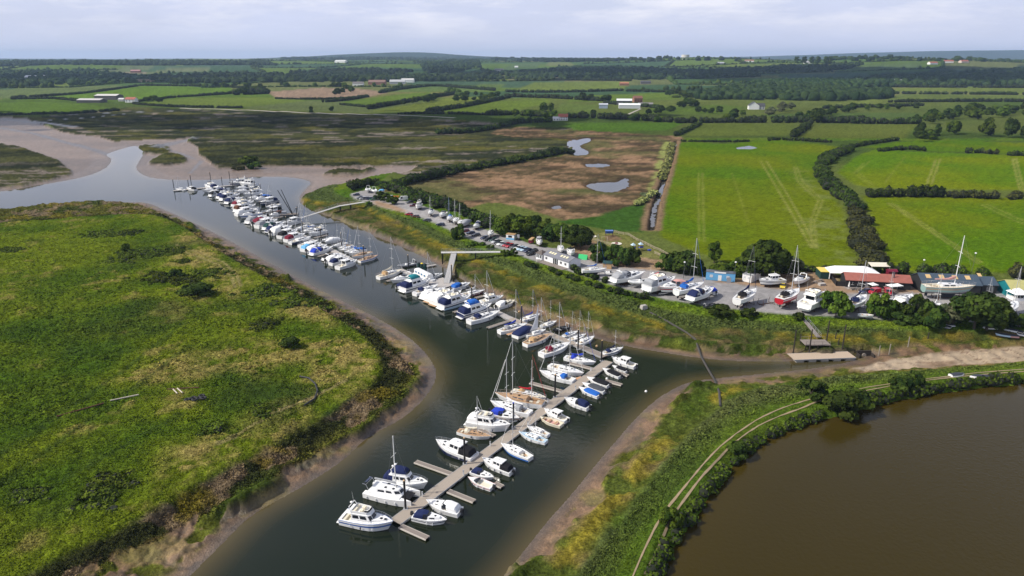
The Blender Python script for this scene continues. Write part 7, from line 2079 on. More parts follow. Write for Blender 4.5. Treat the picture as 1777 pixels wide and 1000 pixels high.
# lamp posts
for px, py, h, lab in ((1273.5, 488, 7, 'lamp post with white lamp at the right end of the blue cabin'), (1186, 483, 6, 'lamp post with white lamp before the dark bushes'), (1599, 477, 6, 'short lamp post at the corner of the boat shed'), (1685, 478, 9, 'tall mast with white dish behind the boat shed')):
    r = simple('lamp_post', lab, 'lamp post', px, py, 3.6)
    mb = MB(); mb.tube((0, 0, 0), (0, 0, h), .09, .06, 6); part(r, 'pole', mb, gel('darkgrey')); mb = MB(); mb.blob((0, 0, h + .2), (.38, .38, .3), 0, 8, 5); part(r, 'lamp', mb, gel('white'))

# upturned dinghies on the grass
for k, (px, py, rz, c, lab) in enumerate(((1636, 573, 130, 'grey', 'grey dinghy, left of the pair by the front bushes'), (1643, 570, 150, 'white', 'white dinghy, right of the pair by the front bushes'), (1716, 574, 170, 'white', 'white dinghy lying alone left of the dinghy group'), (1739, 582, 150, 'paleblue', 'pale blue dinghy at the lower left of the group'),
                                          (1750, 577, 140, 'white', 'white dinghy at the upper left of the group'), (1754, 583, 160, 'pink', 'pinkish dinghy at the bottom of the group'), (1763, 578, 120, 'cream', 'cream dinghy in the middle of the group'), (1770, 581, 140, 'white', 'white dinghy at the right of the group'), (1766, 569, 120, 'grey', 'grey dinghy at the back of the group'), (1773, 570, 130, 'paleblue', 'pale blue dinghy at the back right of the group'),
                                          (1661, 655, 15, 'white', 'white dinghy, left of two on the lake bank'), (1697, 658, 175, 'white', 'white dinghy, right of two on the lake bank'))):
    x, y = at_z(px, py, 2.6)
    r = empty('dinghy', (x, y, gz(x, y) + .50), math.radians(rz), .40 if py < 600 else .46)
    r.rotation_euler = (math.pi, 0, math.radians(rz))
    tag(r, lab, 'dinghy', 'dinghies lying on the grass')
    for p in kit('dinghy c=%s' % c): link(p[0], p[1], r)
# odds and ends on the western grass
def log(name, pts, rad, label, cat, m, z=3.2):
    mb = MB(); q = []
    for a, b in pts:
        x, y = at_z(a, b, z); q.append((x, y, gz(x, y) + rad * .8 + .15))
    mb.pipe(q, rad, 7)
    tag(link(name, mb.mesh(name, [m])), label, cat)


log('pole', [(191, 696), (241, 686)], .17, 'long bleached pole lying on the western grass', 'pole', mat('bleached_wood', (.5, .44, .36), .8, 0, .2)); log('pole', [(98, 722), (180, 699)], .14, 'dark pole lying left of the bleached pole', 'pole', wood('brown'))
log('plank', [(301, 678), (308, 685)], .15, 'short pale plank, left of two beside the tyres', 'plank', mat('bleached_wood', (.5, .44, .36))); log('plank', [(308, 675), (317, 684)], .15, 'short pale plank, right of two beside the tyres', 'plank', mat('bleached_wood', (.5, .44, .36)))
log('hose', [(520, 653), (536, 657), (547, 666), (551, 678), (546, 692), (528, 705)], .22, 'curved black hose lying on dry grass', 'hose', mat('black_hose', (.02, .02, .02), .6)); log('pole', [(290, 676), (345, 672)], .12, 'thin dark pole behind the two pale planks', 'pole', wood('brown'))
for k, (px, py) in enumerate(((325, 694), (335, 690), (344, 691), (353, 692), (350, 687), (338, 696))):
    x, y = at_z(px, py, 3.2)
    mb = MB()
    n = 12
    for i in range(n):
        a0, a1 = 2 * math.pi * i / n, 2 * math.pi * (i + 1) / n
        mb.tube((.55 * math.cos(a0), .55 * math.sin(a0), .2), (.55 * math.cos(a1), .55 * math.sin(a1), .2), .24, .24, 6)
    o = link('tyre', mb.mesh('tyre', [RUBBER]), None, (x, y, gz(x, y) + .15)); tag(o, 'black tyre, %s of the heap on the western grass' % ['leftmost', 'second', 'middle', 'rightmost', 'upper right', 'nearest'][k], 'tyre', 'black tyres on the western grass')


# ------------------------------------------------------------------ houses and barns of the farmland
def far_building(px, py, w, d, h, rise, rz, label, wallc, roofc, name='farm_building', cat='building', wins=0, base=3.0):
    x, y = gp(px, py, base)
    r = empty(name, (x, y, gz(x, y) - .3), math.radians(rz)); tag(r, label, cat)
    mb = MB(); mb.loft([[(-w / 2, -d / 2, 0), (-w / 2, d / 2, 0), (-w / 2, d / 2, h), (-w / 2, 0, h + rise), (-w / 2, -d / 2, h)], [(w / 2, -d / 2, 0), (w / 2, d / 2, 0), (w / 2, d / 2, h), (w / 2, 0, h + rise), (w / 2, -d / 2, h)]]); part(r, 'wall', mb, mat('wall_%s' % (wallc,), wallc, .8, 0, .1, .5))
    sl = rise / (d / 2)
    prof = [(-d / 2 - .4, h - .4 * sl + .05), (0, h + rise + .06), (d / 2 + .4, h - .4 * sl + .05), (d / 2 + .4, h - .4 * sl + .3), (0, h + rise + .31), (-d / 2 - .4, h - .4 * sl + .3)]
    mb = MB(); mb.loft([[(-w / 2 - .4, p, q) for p, q in prof], [(w / 2 + .4, p, q) for p, q in prof]]); rf = part(r, 'roof', mb, mat('roof_%s' % (roofc,), roofc, .75, 0, .15, .5))
    for i in range(wins):
        for zz in ((1.0, 2.3), (3.4, 4.6))[:2 if h > 4.5 else 1]:
            mb = MB(); x0 = -w / 2 + (i + .5) * w / wins; mb.box(x0 - .6, x0 + .6, -d / 2 - .06, -d / 2 - .003, *zz); part(r, 'window', mb, GLASS)
    return r


WH_, GRY, BRK, RTL, BRN = (.78, .78, .76), (.42, .43, .45), (.26, .12, .08), (.33, .10, .065), (.14, .13, .13)
r = far_building(977, 209, 12, 8, 5.0, 3.4, -6, 'white farmhouse with red tiled roof beyond the reed bed', WH_, RTL, 'farmhouse', 'house', 4)
mb = MB(); mb.box(4.6, 5.6, -.5, .5, 7, 9.6); part(r, 'chimney', mb, mat('brick', (.26, .12, .08), .8, 0, .2))
far_building(965, 209.5, 8, 7, 3.0, 2.0, -6, 'low white wing with grey roof joined to the red roofed farmhouse', WH_, (.5, .5, .52), 'farmhouse_wing', 'house', 2)
far_building(1092, 188, 34, 15, 5.5, 2.4, -6, 'long white barn in front of the other barns', (.6, .62, .63), (.72, .73, .74), 'barn', 'barn')
far_building(1083, 182, 26, 18, 7.5, 2.8, -8, 'tall white roofed open barn behind the long barn', (.10, .10, .11), (.68, .69, .70), 'barn', 'barn')
far_building(1047, 188, 14, 12, 6, 1.8, -8, 'blue grey barn at the left of the farm group', (.30, .36, .44), (.42, .45, .5), 'barn', 'barn')
far_building(1106, 178, 16, 10, 8, 4, 10, 'red brick farmhouse behind the barns', BRK, (.2, .09, .06), 'farmhouse', 'house', 3); far_building(1120, 185, 24, 10, 4, 2.5, -8, 'dark low barn at the right of the farm group', BRN, (.2, .19, .19), 'barn', 'barn')
r = far_building(1307, 190, 9, 16, 6.5, 5.5, 84, 'black and white gabled house among trees', WH_, (.055, .055, .065), 'gabled_house', 'house', 2); far_building(1318, 190, 14, 9, 5.5, 4, -6, 'dark roofed wing beside the black and white gabled house', (.5, .5, .5), (.055, .055, .065), 'house_wing', 'house', 3)
far_building(160, 178, 44, 22, 5, 2.2, -3, 'long open barn with pale roof, left one of the western farm', (.08, .075, .07), (.5, .48, .47), 'barn', 'barn'); far_building(190, 173, 44, 24, 8, 2.6, -3, 'taller barn with pale roof, behind at the western farm', (.10, .09, .09), (.56, .54, .52), 'barn', 'barn')
far_building(229, 178, 18, 12, 6, 3.5, -3, 'white house with red roof at the western farm', WH_, RTL, 'farmhouse', 'house', 3); far_building(212, 176, 10, 8, 4, 2, -3, 'small pale shed between western barn and white house', (.5, .5, .48), (.6, .6, .58), 'shed', 'shed')
far_building(1083, 148.5, 26, 14, 6, 4, -4, 'orange tiled barn on the green slope', BRK, (.36, .15, .08), 'barn', 'barn'); far_building(1120, 146, 30, 14, 6, 4, -4, 'dark barn right of the orange tiled barn', BRN, (.07, .07, .08), 'barn', 'barn')
k = 0
for px, py, w, c1, c2, lab in ((622, 149, 30, WH_, BRN, 'white walled farm building at the left of the far hamlet'), (655, 147, 50, BRK, (.2, .12, .1), 'long brown roofed building in the far hamlet'), (690, 146, 46, GRY, GRY, 'long grey roofed building in the far hamlet'), (708, 143, 40, WH_, (.5, .5, .5), 'pale roofed building at the right of the far hamlet'),
                               (55, 137, 40, (.7, .7, .7), (.75, .76, .78), 'white roofed glasshouse among the western woods'), (72, 136, 30, (.7, .7, .7), (.75, .76, .78), 'smaller white roofed glasshouse in the western woods'), (236, 126, 40, BRK, (.4, .2, .2), 'pinkish roofed farm on the western slope'), (592, 109, 70, WH_, (.6, .6, .6), 'pale farm below the blue ridge'),
                               (896, 118, 18, WH_, WH_, 'small white tower house on the far slope'), (866, 124, 40, GRY, BRN, 'grey house on the far slope beside the white tower'), (1250, 112, 40, GRY, GRY, 'grey house on the right far hill'), (1300, 108, 50, WH_, BRK, 'pale village house left on the right far hill'), (1402, 110, 40, WH_, GRY, 'white house by the poplars'),
                               (1618, 112, 40, WH_, RTL, 'white house, first on the right hill crest'), (1645, 109, 40, WH_, RTL, 'white house, second on the right hill crest'), (1672, 109, 40, (.6, .5, .42), RTL, 'tan house, third on the right hill crest'), (1562, 146, 40, GRY, (.5, .5, .52), 'grey shed at the edge of the dark crop')):
    far_building(px, py, w, w * .5, 5 + w * .05, 3 + w * .06, RNG.uniform(-15, 15), lab, c1, c2, 'far_building', 'building')
x, y = gp(1189, 104); r = empty('water_tower', (x, y, gz(x, y))); tag(r, 'pale round water tower on the far hill crest', 'water tower')
mb = MB(); mb.tube((0, 0, 14), (0, 0, 30), 24, 24, 20); part(r, 'tank', mb, mat('pale_concrete', (.62, .6, .58), .8))
for k in range(8):
    mb = MB(); a = k * math.pi / 4; mb.tube((18 * math.cos(a), 18 * math.sin(a), 0), (18 * math.cos(a), 18 * math.sin(a), 14), 1.4, 1.4, 6); part(r, 'leg', mb, mat('pale_concrete', (.62, .6, .58)))


# ------------------------------------------------------------------ trees, bushes and hedges
def leaf_mat(name, dark, light, pale=None):
    m, t, b = shader_mat(name)
    a = t.nodes.new('ShaderNodeAttribute'); a.attribute_name = 'tint'
    oi = t.nodes.new('ShaderNodeObjectInfo')
    g = t.nodes.new('ShaderNodeNewGeometry')
    n = t.nodes.new('ShaderNodeTexNoise'); n.inputs['Scale'].default_value = 0.12; n.inputs['Detail'].default_value = 3
    mx = t.nodes.new('ShaderNodeMixRGB'); mx.inputs[1].default_value = (*dark, 1); mx.inputs[2].default_value = (*light, 1)
    ad = t.nodes.new('ShaderNodeMath'); ad.operation = 'MULTIPLY_ADD'; ad.inputs[1].default_value = 0.7; ad.inputs[2].default_value = -0.35
    ad2 = t.nodes.new('ShaderNodeMath'); ad2.operation = 'ADD'; ad2.use_clamp = True
    hs = t.nodes.new('ShaderNodeHueSaturation')
    mr = t.nodes.new('ShaderNodeMapRange'); mr.inputs[3].default_value = 0.72; mr.inputs[4].default_value = 1.28
    mh = t.nodes.new('ShaderNodeMapRange'); mh.inputs[3].default_value = 0.485; mh.inputs[4].default_value = 0.512
    t.links.new(g.outputs['Position'], n.inputs['Vector'])
    t.links.new(n.outputs['Fac'], ad.inputs[0]); t.links.new(ad.outputs[0], ad2.inputs[0]); t.links.new(a.outputs['Fac'], ad2.inputs[1])
    t.links.new(ad2.outputs[0], mx.inputs[0]); t.links.new(mx.outputs[0], hs.inputs['Color'])
    t.links.new(oi.outputs['Random'], mr.inputs[0]); t.links.new(mr.outputs[0], hs.inputs['Value'])
    t.links.new(oi.outputs['Random'], mh.inputs[0]); t.links.new(mh.outputs[0], hs.inputs['Hue'])
    t.links.new(hs.outputs[0], b.inputs['Base Color'])
    b.inputs['Roughness'].default_value = 0.75; b.inputs['Specular IOR Level'].default_value = 0.03
    return m


LEAF = leaf_mat('broad_leaves', (0.020, 0.042, 0.006), (0.092, 0.135, 0.016))
LEAFD = leaf_mat('dark_leaves', (0.012, 0.026, 0.006), (0.058, 0.088, 0.014))
LEAFB = leaf_mat('brownish_hedge_leaves', (0.030, 0.036, 0.012), (0.085, 0.088, 0.026))
LEAFP = leaf_mat('pale_willow_leaves', (0.055, 0.075, 0.035), (0.15, 0.165, 0.085))
LEAFG = leaf_mat('fresh_reeds', (0.028, 0.055, 0.006), (0.080, 0.120, 0.014))
LEAFY = leaf_mat('pale_reeds', (0.14, 0.16, 0.04), (0.32, 0.33, 0.11))
LEAFS = leaf_mat('scrub_leaves', (0.034, 0.052, 0.006), (0.095, 0.125, 0.013))
LEAFW = leaf_mat('woodland_leaves', (0.008, 0.019, 0.008), (0.036, 0.058, 0.016))
BARK = mat('bark', (0.07, 0.055, 0.04), 0.9, 0, 0.3, 3.0)
CORE = mat('painted_core_shade', (0.010, 0.014, 0.005), 0.95, 0, 0.2, 1.0)  # for dark cores added inside foliage to block light; inner shade painted in

_t = (1 + 5 ** .5) / 2
_iv = np.array([(-1, _t, 0), (1, _t, 0), (-1, -_t, 0), (1, -_t, 0), (0, -1, _t), (0, 1, _t), (0, -1, -_t), (0, 1, -_t), (_t, 0, -1), (_t, 0, 1), (-_t, 0, -1), (-_t, 0, 1)], float)
_iv /= np.linalg.norm(_iv[0])
_if = [(0, 11, 5), (0, 5, 1), (0, 1, 7), (0, 7, 10), (0, 10, 11), (1, 5, 9), (5, 11, 4), (11, 10, 2), (10, 7, 6), (7, 1, 8), (3, 9, 4), (3, 4, 2), (3, 2, 6), (3, 6, 8), (3, 8, 9), (4, 9, 5), (2, 4, 11), (6, 2, 10), (8, 6, 7), (9, 8, 1)]


def _subdiv(V, F):
    V = [tuple(v) for v in V]; cache = {}; out = []
    def mid(a, b):
        k = (min(a, b), max(a, b))
        if k not in cache:
            m = (np.array(V[a]) + np.array(V[b])) / 2; m /= np.linalg.norm(m); V.append(tuple(m)); cache[k] = len(V) - 1
        return cache[k]
    for a, b, c in F:
        x, y, z = mid(a, b), mid(b, c), mid(c, a)
        out += [(a, x, z), (b, y, x), (c, z, y), (x, y, z)]
    return np.array(V), out


ICO_V, ICO_F = _subdiv(_iv, _if)
ICO_F = np.array(ICO_F)


def lumps(C, R, jit=0.22, rng=RNG):
    """many lumpy balls: centres (n,3), radii (n,3) -> verts, tris, tint"""
    n = len(C)
    k = len(ICO_V)
    r = 1 + rng.uniform(-jit, jit, (n, k, 1))
    V = C[:, None, :] + ICO_V[None] * R[:, None, :] * r
    F = ICO_F[None] + (np.arange(n) * k)[:, None, None]
    tint = np.repeat(rng.uniform(0.1, 0.9, n), k)
    return V.reshape(-1, 3), F.reshape(-1, 3), tint


def cards(P, N, S, tint):
    """leaf sprays: one quad each at P, facing roughly N"""
    n = len(P)
    N = N + RNG.normal(0, .55, N.shape)
    N /= np.linalg.norm(N, axis=1)[:, None] + 1e-9
    A = np.cross(N, RNG.normal(0, 1, N.shape)); A /= np.linalg.norm(A, axis=1)[:, None] + 1e-9
    B = np.cross(N, A)
    S = S[:, None]
    a, b = A * S * RNG.uniform(.35, .62, (n, 1)), B * S * RNG.uniform(.35, .62, (n, 1))
    bend = N * S * .18
    V = np.stack([P - a - b * .6, P + a * .7 - b, P + a + b * .7 + bend, P - a * .6 + b], 1).reshape(-1, 3)
    return V, np.arange(4 * n).reshape(-1, 4), np.repeat(tint, 4)


def crown_geo(rx, ry, rz, zc, nclump, ncard, size, squash=0.0, rng=RNG):
    """clumps over an uneven ellipsoid"""
    d = rng.normal(0, 1, (nclump, 3)); d /= np.linalg.norm(d, axis=1)[:, None]
    d[:, 2] = np.where(d[:, 2] < -0.85, -d[:, 2], d[:, 2])
    rad = rng.uniform(.52, .92, nclump)[:, None]
    cc = d * rad * np.array([rx, ry, rz]) + np.array([0, 0, zc])
    cr = rng.uniform(.22, .40, nclump) * min(rx, ry, rz * 1.15)
    which = rng.choice(nclump, ncard, p=cr ** 2 / (cr ** 2).sum())
    q = rng.normal(0, 1, (ncard, 3)); q /= np.linalg.norm(q, axis=1)[:, None]
    q[:, 2] = np.where(q[:, 2] < -.3, -q[:, 2], q[:, 2])
    P = cc[which] + q * cr[which][:, None] * rng.uniform(.78, 1.25, (ncard, 1))
    P[:, 2] = np.maximum(P[:, 2], 0.1)
    ct = rng.uniform(0.05, 0.95, nclump)
    V, F, T = cards(P, q + d[which] * .4, size * rng.uniform(.7, 1.35, ncard), np.clip(ct[which] + rng.uniform(-.2, .2, ncard), 0, 1))
    return V, F, T, cc, cr


def crown_mesh(name, leaf, *a):
    V, F, T, cc, cr = crown_geo(*a)
    me = fast_mesh(name, V, F, [leaf], {'tint': ('FLOAT', T)})
    CV, CF, CT_ = lumps(cc, np.repeat((cr * .70)[:, None], 3, 1), .15)  # solid dark balls added in the clumps, keeping light out of the crown
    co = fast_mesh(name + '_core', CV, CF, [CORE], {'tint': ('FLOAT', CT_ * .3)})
    return me, co, cc


def trunk_mesh(name, h, r, tips):
    mb = MB()
    top = (RNG.uniform(-.2, .2), RNG.uniform(-.2, .2), h)
    mb.tube((0, 0, -.4), top, r, r * .62, 8)
    for tpt in tips: mb.tube(top, tuple(tpt), r * .45, r * .14, 5)
    return mb.mesh(name, [BARK])


TREES = {}
for kind, leaf, sets in (('tree', LEAF, [(3.6, 3.6, 3.7, 4.1), (4.2, 3.8, 3.5, 4.0), (3.0, 3.2, 3.9, 4.2), (4.4, 4.4, 3.7, 4.2)]), ('dark', LEAFD, [(3.8, 3.6, 3.9, 3.9), (4.3, 4.0, 3.8, 4.0), (3.4, 3.4, 3.9, 4.1)]),
                         ('bush', LEAF, [(2.6, 2.6, 1.9, 1.7), (3.0, 2.6, 1.7, 1.5)]), ('darkbush', LEAFD, [(2.7, 2.6, 1.9, 1.6), (3.0, 2.7, 1.7, 1.4), (2.5, 2.8, 1.8, 1.5)]), ('willow', LEAFP, [(4.2, 4.0, 3.4, 4.6)]), ('palebush', LEAFP, [(2.6, 2.6, 1.8, 1.6)]), ('brownbush', LEAFB, [(2.7, 2.5, 1.6, 1.4)]), ('poplar', LEAF, [(1.5, 1.5, 4.2, 4.6)])):
    TREES[kind] = []
    for k, (rx, ry, rz, zc) in enumerate(sets):
        tall = zc > 3
        me, co, cc = crown_mesh('%s_crown_%d' % (kind, k), leaf, rx, ry, rz, zc, 30 if tall else 20, 3200 if tall else 1700, .62 if tall else .48)
        TREES[kind].append((me, co, trunk_mesh('trunk', zc * .55, .28 if tall else .14, cc[:7])))
_cnt = [0]


def tree(kind, x, y, w, h, label, cat='tree', group=None, name=None, rz=None, wy=None, parts=True):
    """w: full width, h: height in metres"""
    v = TREES[kind]
    _cnt[0] += 1
    cr, co, tk = v[_cnt[0] % len(v)]
    bb = 8.0 if kind in ('tree', 'dark', 'willow') else (9.0 if kind == 'poplar' else 3.5)
    bw = dict(tree=7.8, dark=7.8, willow=8.2, poplar=3.1).get(kind, 5.6)
    z = gz(x, y)
    s = (w / bw, (wy or w) / bw, h / bb)
    rz = RNG.uniform(0, 6.28) if rz is None else rz
    nm = name or ('tree' if kind in ('tree', 'dark', 'willow', 'poplar') else 'bush')
    r = empty(nm, (x, y, z - .1), rz)
    r.scale = s
    tag(r, label, cat, group)
    c = link('crown', cr, r); link('shade_core', co, c)
    if parts: link('trunk', tk, r)
    return r


def tree_px(kind, px, py, w, h, label, z=3.4, **k):
    x, y = at_z(px, py, z) if py > 300 else gp(px, py)
    return tree(kind, x, y, w, h, label, **k)


def hedge(pts, w, h, label, leaf=LEAFD, size=.7, dens=1.0, lump=1.0, cat='hedge', group=None, name='hedge', base=3.0, world=False, kind=None):
    """a run of bushes of uneven height along a line: one plant body"""
    p = np.asarray(pts, float) if world else smooth(gpoly(pts, base), False, 4)
    seg = np.hypot(*np.diff(p, axis=0).T); ln = seg.sum()
    n = max(3, int(ln / (w * .42) * lump))
    s = np.concatenate([[0], np.cumsum(seg)])
    u = np.sort(RNG.uniform(0, ln, n))
    cx, cy = np.interp(u, s, p[:, 0]), np.interp(u, s, p[:, 1])
    off = RNG.uniform(-.28, .28, (n, 2)) * w
    cx += off[:, 0]; cy += off[:, 1]
    hh = h * RNG.uniform(.62, 1.12, n) * (0.8 + .4 * fbm(cx, cy, 25.0, 201, 2))
    R = np.stack([w * RNG.uniform(.26, .42, n), w * RNG.uniform(.26, .42, n), hh * .55], 1)
    zg = gz(cx, cy)
    C = np.stack([cx, cy, zg + hh * .45], 1)
    nc = int(dens * ln * (w + 2 * h) * 1.15 / (size * size))
    which = RNG.integers(0, n, nc)
    q = RNG.normal(0, 1, (nc, 3)); q /= np.linalg.norm(q, axis=1)[:, None]
    q[:, 2] = np.where(q[:, 2] < -.2, -q[:, 2], q[:, 2])
    P = C[which] + q * R[which] * RNG.uniform(.82, 1.12, (nc, 1))
    ct = RNG.uniform(.05, .95, n)
    V, F, T = cards(P, q, size * RNG.uniform(.7, 1.4, nc), np.clip(ct[which] + RNG.uniform(-.2, .2, nc), 0, 1))
    o = link(name, fast_mesh(name, V, F, [leaf], {'tint': ('FLOAT', T)}))
    CV, CF, CT_ = lumps(C, R * .88, .15)  # dark filling added under the leaves to stop light passing through
    link('shade_core', fast_mesh(name + '_core', CV, CF, [CORE], {'tint': ('FLOAT', CT_)}), o)
    tag(o, label, cat, group, kind)
    return o


# ---- trees and bushes around the yard and car park
for k, (px, py, w, h, kd, lab) in enumerate((
        (868, 409, 9, 8.5, 'tree', 'light green tree at the left end of the car park trees'), (884, 409, 10, 10, 'tree', 'tall light green tree left of the kiosk'), (900, 411, 9, 9.5, 'tree', 'light green tree behind the kiosk'), (915, 412, 9, 9.5, 'tree', 'light green tree behind the maroon wagon'),
        (930, 413, 9, 9, 'dark', 'dark green tree behind the cruiser by the maroon wagon'), (946, 416, 9, 9, 'tree', 'green tree left of the masted yacht behind the office'), (961, 419, 9, 8.5, 'dark', 'dark tree beside the masted yacht behind the office'), (978, 422, 9, 8, 'tree', 'green tree right of the masted yacht behind the office'),
        (994, 427, 10, 8.5, 'dark', 'dark tree above the motorboat behind the office'), (1007, 432, 10, 8.5, 'dark', 'dark round tree at the right end of the car park trees'), (1010, 405, 5, 4, 'tree', 'small pale green tree at the playground fence'),
        (1041, 452, 10, 7, 'darkbush', 'dark broad bush right of the tall mast'), (1059, 455, 9, 7, 'darkbush', 'dark bush in the middle of the clump below the playground'), (1078, 461, 9, 7.5, 'darkbush', 'dark bush with steep left edge below the playground'), (1094, 461, 9, 6.5, 'darkbush', 'dark bush at the right of the clump below the playground'),
        (1154, 467, 9, 6, 'darkbush', 'dark bush beside the tracks by the mast with a blue boat'), (1172, 471, 10, 7.5, 'darkbush', 'dark round bush behind the blue covered yacht'), (1192, 474, 11, 8.5, 'dark', 'tall dark bush behind the two masts'), (1212, 477, 7, 5, 'darkbush', 'low dark bush left of the blue cabin'),
        (1239, 455, 6, 8.5, 'tree', 'slim upright green shrub in the field corner'), (1252, 478, 9, 5, 'bush', 'green bush behind the blue cabin'), (1272, 478, 8, 5, 'bush', 'green bush behind the right end of the blue cabin'),
        (1302, 482, 12, 10, 'dark', 'left half of the big dark tree behind the white container'), (1324, 481, 15, 13.5, 'dark', 'biggest dark tree behind the white motor yacht'), (1345, 481, 12, 10, 'dark', 'right half of the big dark tree behind the white motor yacht'), (1379, 473, 7, 5.5, 'palebush', 'pale flowering bush behind the white motor cruiser'),
        (1450, 548, 10.0, 7.8, 'bush', 'round green bush, first in front of the yard'), (1526, 549, 9.0, 7.8, 'bush', 'round bright green bush, second in front of the yard'), (1546, 548, 6.5, 5, 'bush', 'small green bush joined to the second round bush'), (1586, 562, 9, 8, 'darkbush', 'dark bush with white yacht behind at the front of the yard'),
        (1612, 566, 10, 7, 'darkbush', 'dark bush in front of the yard left of the pinkish shrubs'), (1633, 561, 6, 6, 'palebush', 'pinkish pale shrub between dark bushes'), (1650, 566, 9, 6, 'palebush', 'pale grey shrub left of the biggest front bush'), (1690, 570, 13, 11, 'dark', 'biggest dark tree in front of the yard'), (1712, 571, 13, 10, 'dark', 'second big dark tree in front of yard'), (1735, 570, 9, 7, 'darkbush', 'dark bush at right of the big front trees'), (1768, 568, 8, 4, 'darkbush', 'low dark bush at the right picture edge'),
        (1570, 560, 9, 3.0, 'darkbush', 'low dark bush on bank below second round bush'), (1255, 547, 8, 3.0, 'darkbush', 'dark low bush on the bank below the racing yacht'), (1300, 553, 6, 3.0, 'darkbush', 'small dark bush on the bank below the red yacht'), (1385, 558, 4, 2.5, 'darkbush', 'small bush on the bank top beside the footbridge'),
        (876, 445, 4, 2.6, 'bush', 'green bush left of the jetty end'), (891, 445, 4, 3.2, 'darkbush', 'dark green bush at the jetty end'), (850, 432, 4, 1.8, 'bush', 'small bush below the row of cars'), (838, 425, 3, 1.6, 'bush', 'small bush below the long black car'), (798, 413, 8, 6.5, 'darkbush', 'round dark bush at the grass edge by the maroon car'), (818, 424, 6, 2.0, 'bush', 'low bush right of the round dark one'),
        (662, 347, 8, 4.5, 'darkbush', 'dark bush at left of the car park island'), (672, 350, 8, 4.5, 'darkbush', 'dark bush in the middle of the car park island'), (682, 355, 7, 4, 'darkbush', 'dark bush at right of the car park island'), (641, 355, 4, 3, 'bush', 'bright green bush at the far jetty end'),
        (1405, 690, 7.5, 5, 'darkbush', 'solitary dark bush beside the two wheel tracks'), (1458, 712, 10, 5.5, 'darkbush', 'big dark bush between tracks and lake'), (1480, 708, 9, 5, 'darkbush', 'dark bush at the lake corner'), (1165, 912, 4.5, 3.5, 'bush', 'single yellow green reed clump at the track edge above the lake'),
        (1280, 785, 5, 3.2, 'darkbush', 'dark reed clump leaning over the lake'), (1560, 678, 6, 3.5, 'darkbush', 'dark bush on the narrow lake bank'), (1586, 670, 5, 3.5, 'darkbush', 'dark upright bush on the narrow lake bank'))):
    tree_px(kd, px, py, w, h, lab, 3.4 if py < 580 else 2.8)

def scrub(px, py, w, wy, h, label):
    """loose low thicket, ragged at its rim"""
    cx, cy = at_z(px, py, 3.1)
    n = int(14 + w * wy * .35)
    q = RNG.normal(0, .30, (n, 2)) * np.array([w, wy * 1.5]) + RNG.normal(0, .12, 2) * w
    k = np.clip(1.15 - np.hypot(q[:, 0] / w, q[:, 1] / wy / 1.5) * 1.3, .25, 1)
    R = np.stack([RNG.uniform(.6, 1.7, n), RNG.uniform(.6, 1.7, n), h * k * RNG.uniform(.35, .7, n)], 1)
    x, y = cx + q[:, 0], cy + q[:, 1]
    C = np.stack([x, y, gz(x, y) + R[:, 2] * .25], 1)
    nc = int(n * 46)
    wh = RNG.integers(0, n, nc)
    d = RNG.normal(0, 1, (nc, 3)); d /= np.linalg.norm(d, axis=1)[:, None]; d[:, 2] = np.abs(d[:, 2])
    P = C[wh] + d * R[wh] * RNG.uniform(.8, 1.3, (nc, 1))
    ct = RNG.uniform(0, 1, n)
    V, F, T = cards(P, d + np.array([0, 0, .4]), RNG.uniform(.25, .6, nc), np.clip(ct[wh] + RNG.uniform(-.3, .3, nc), 0, 1))
    o = link('bush', fast_mesh('scrub', V, F, [LEAFS], {'tint': ('FLOAT', T)}))
    CV, CF, CT_ = lumps(C, R * .75, .2)  # added dark core, inner shade of the thicket given by its colour
    link('shade_core', fast_mesh('scrub_core', CV, CF, [CORE], {'tint': ('FLOAT', CT_)}), o)
    tag(o, label, 'bush')


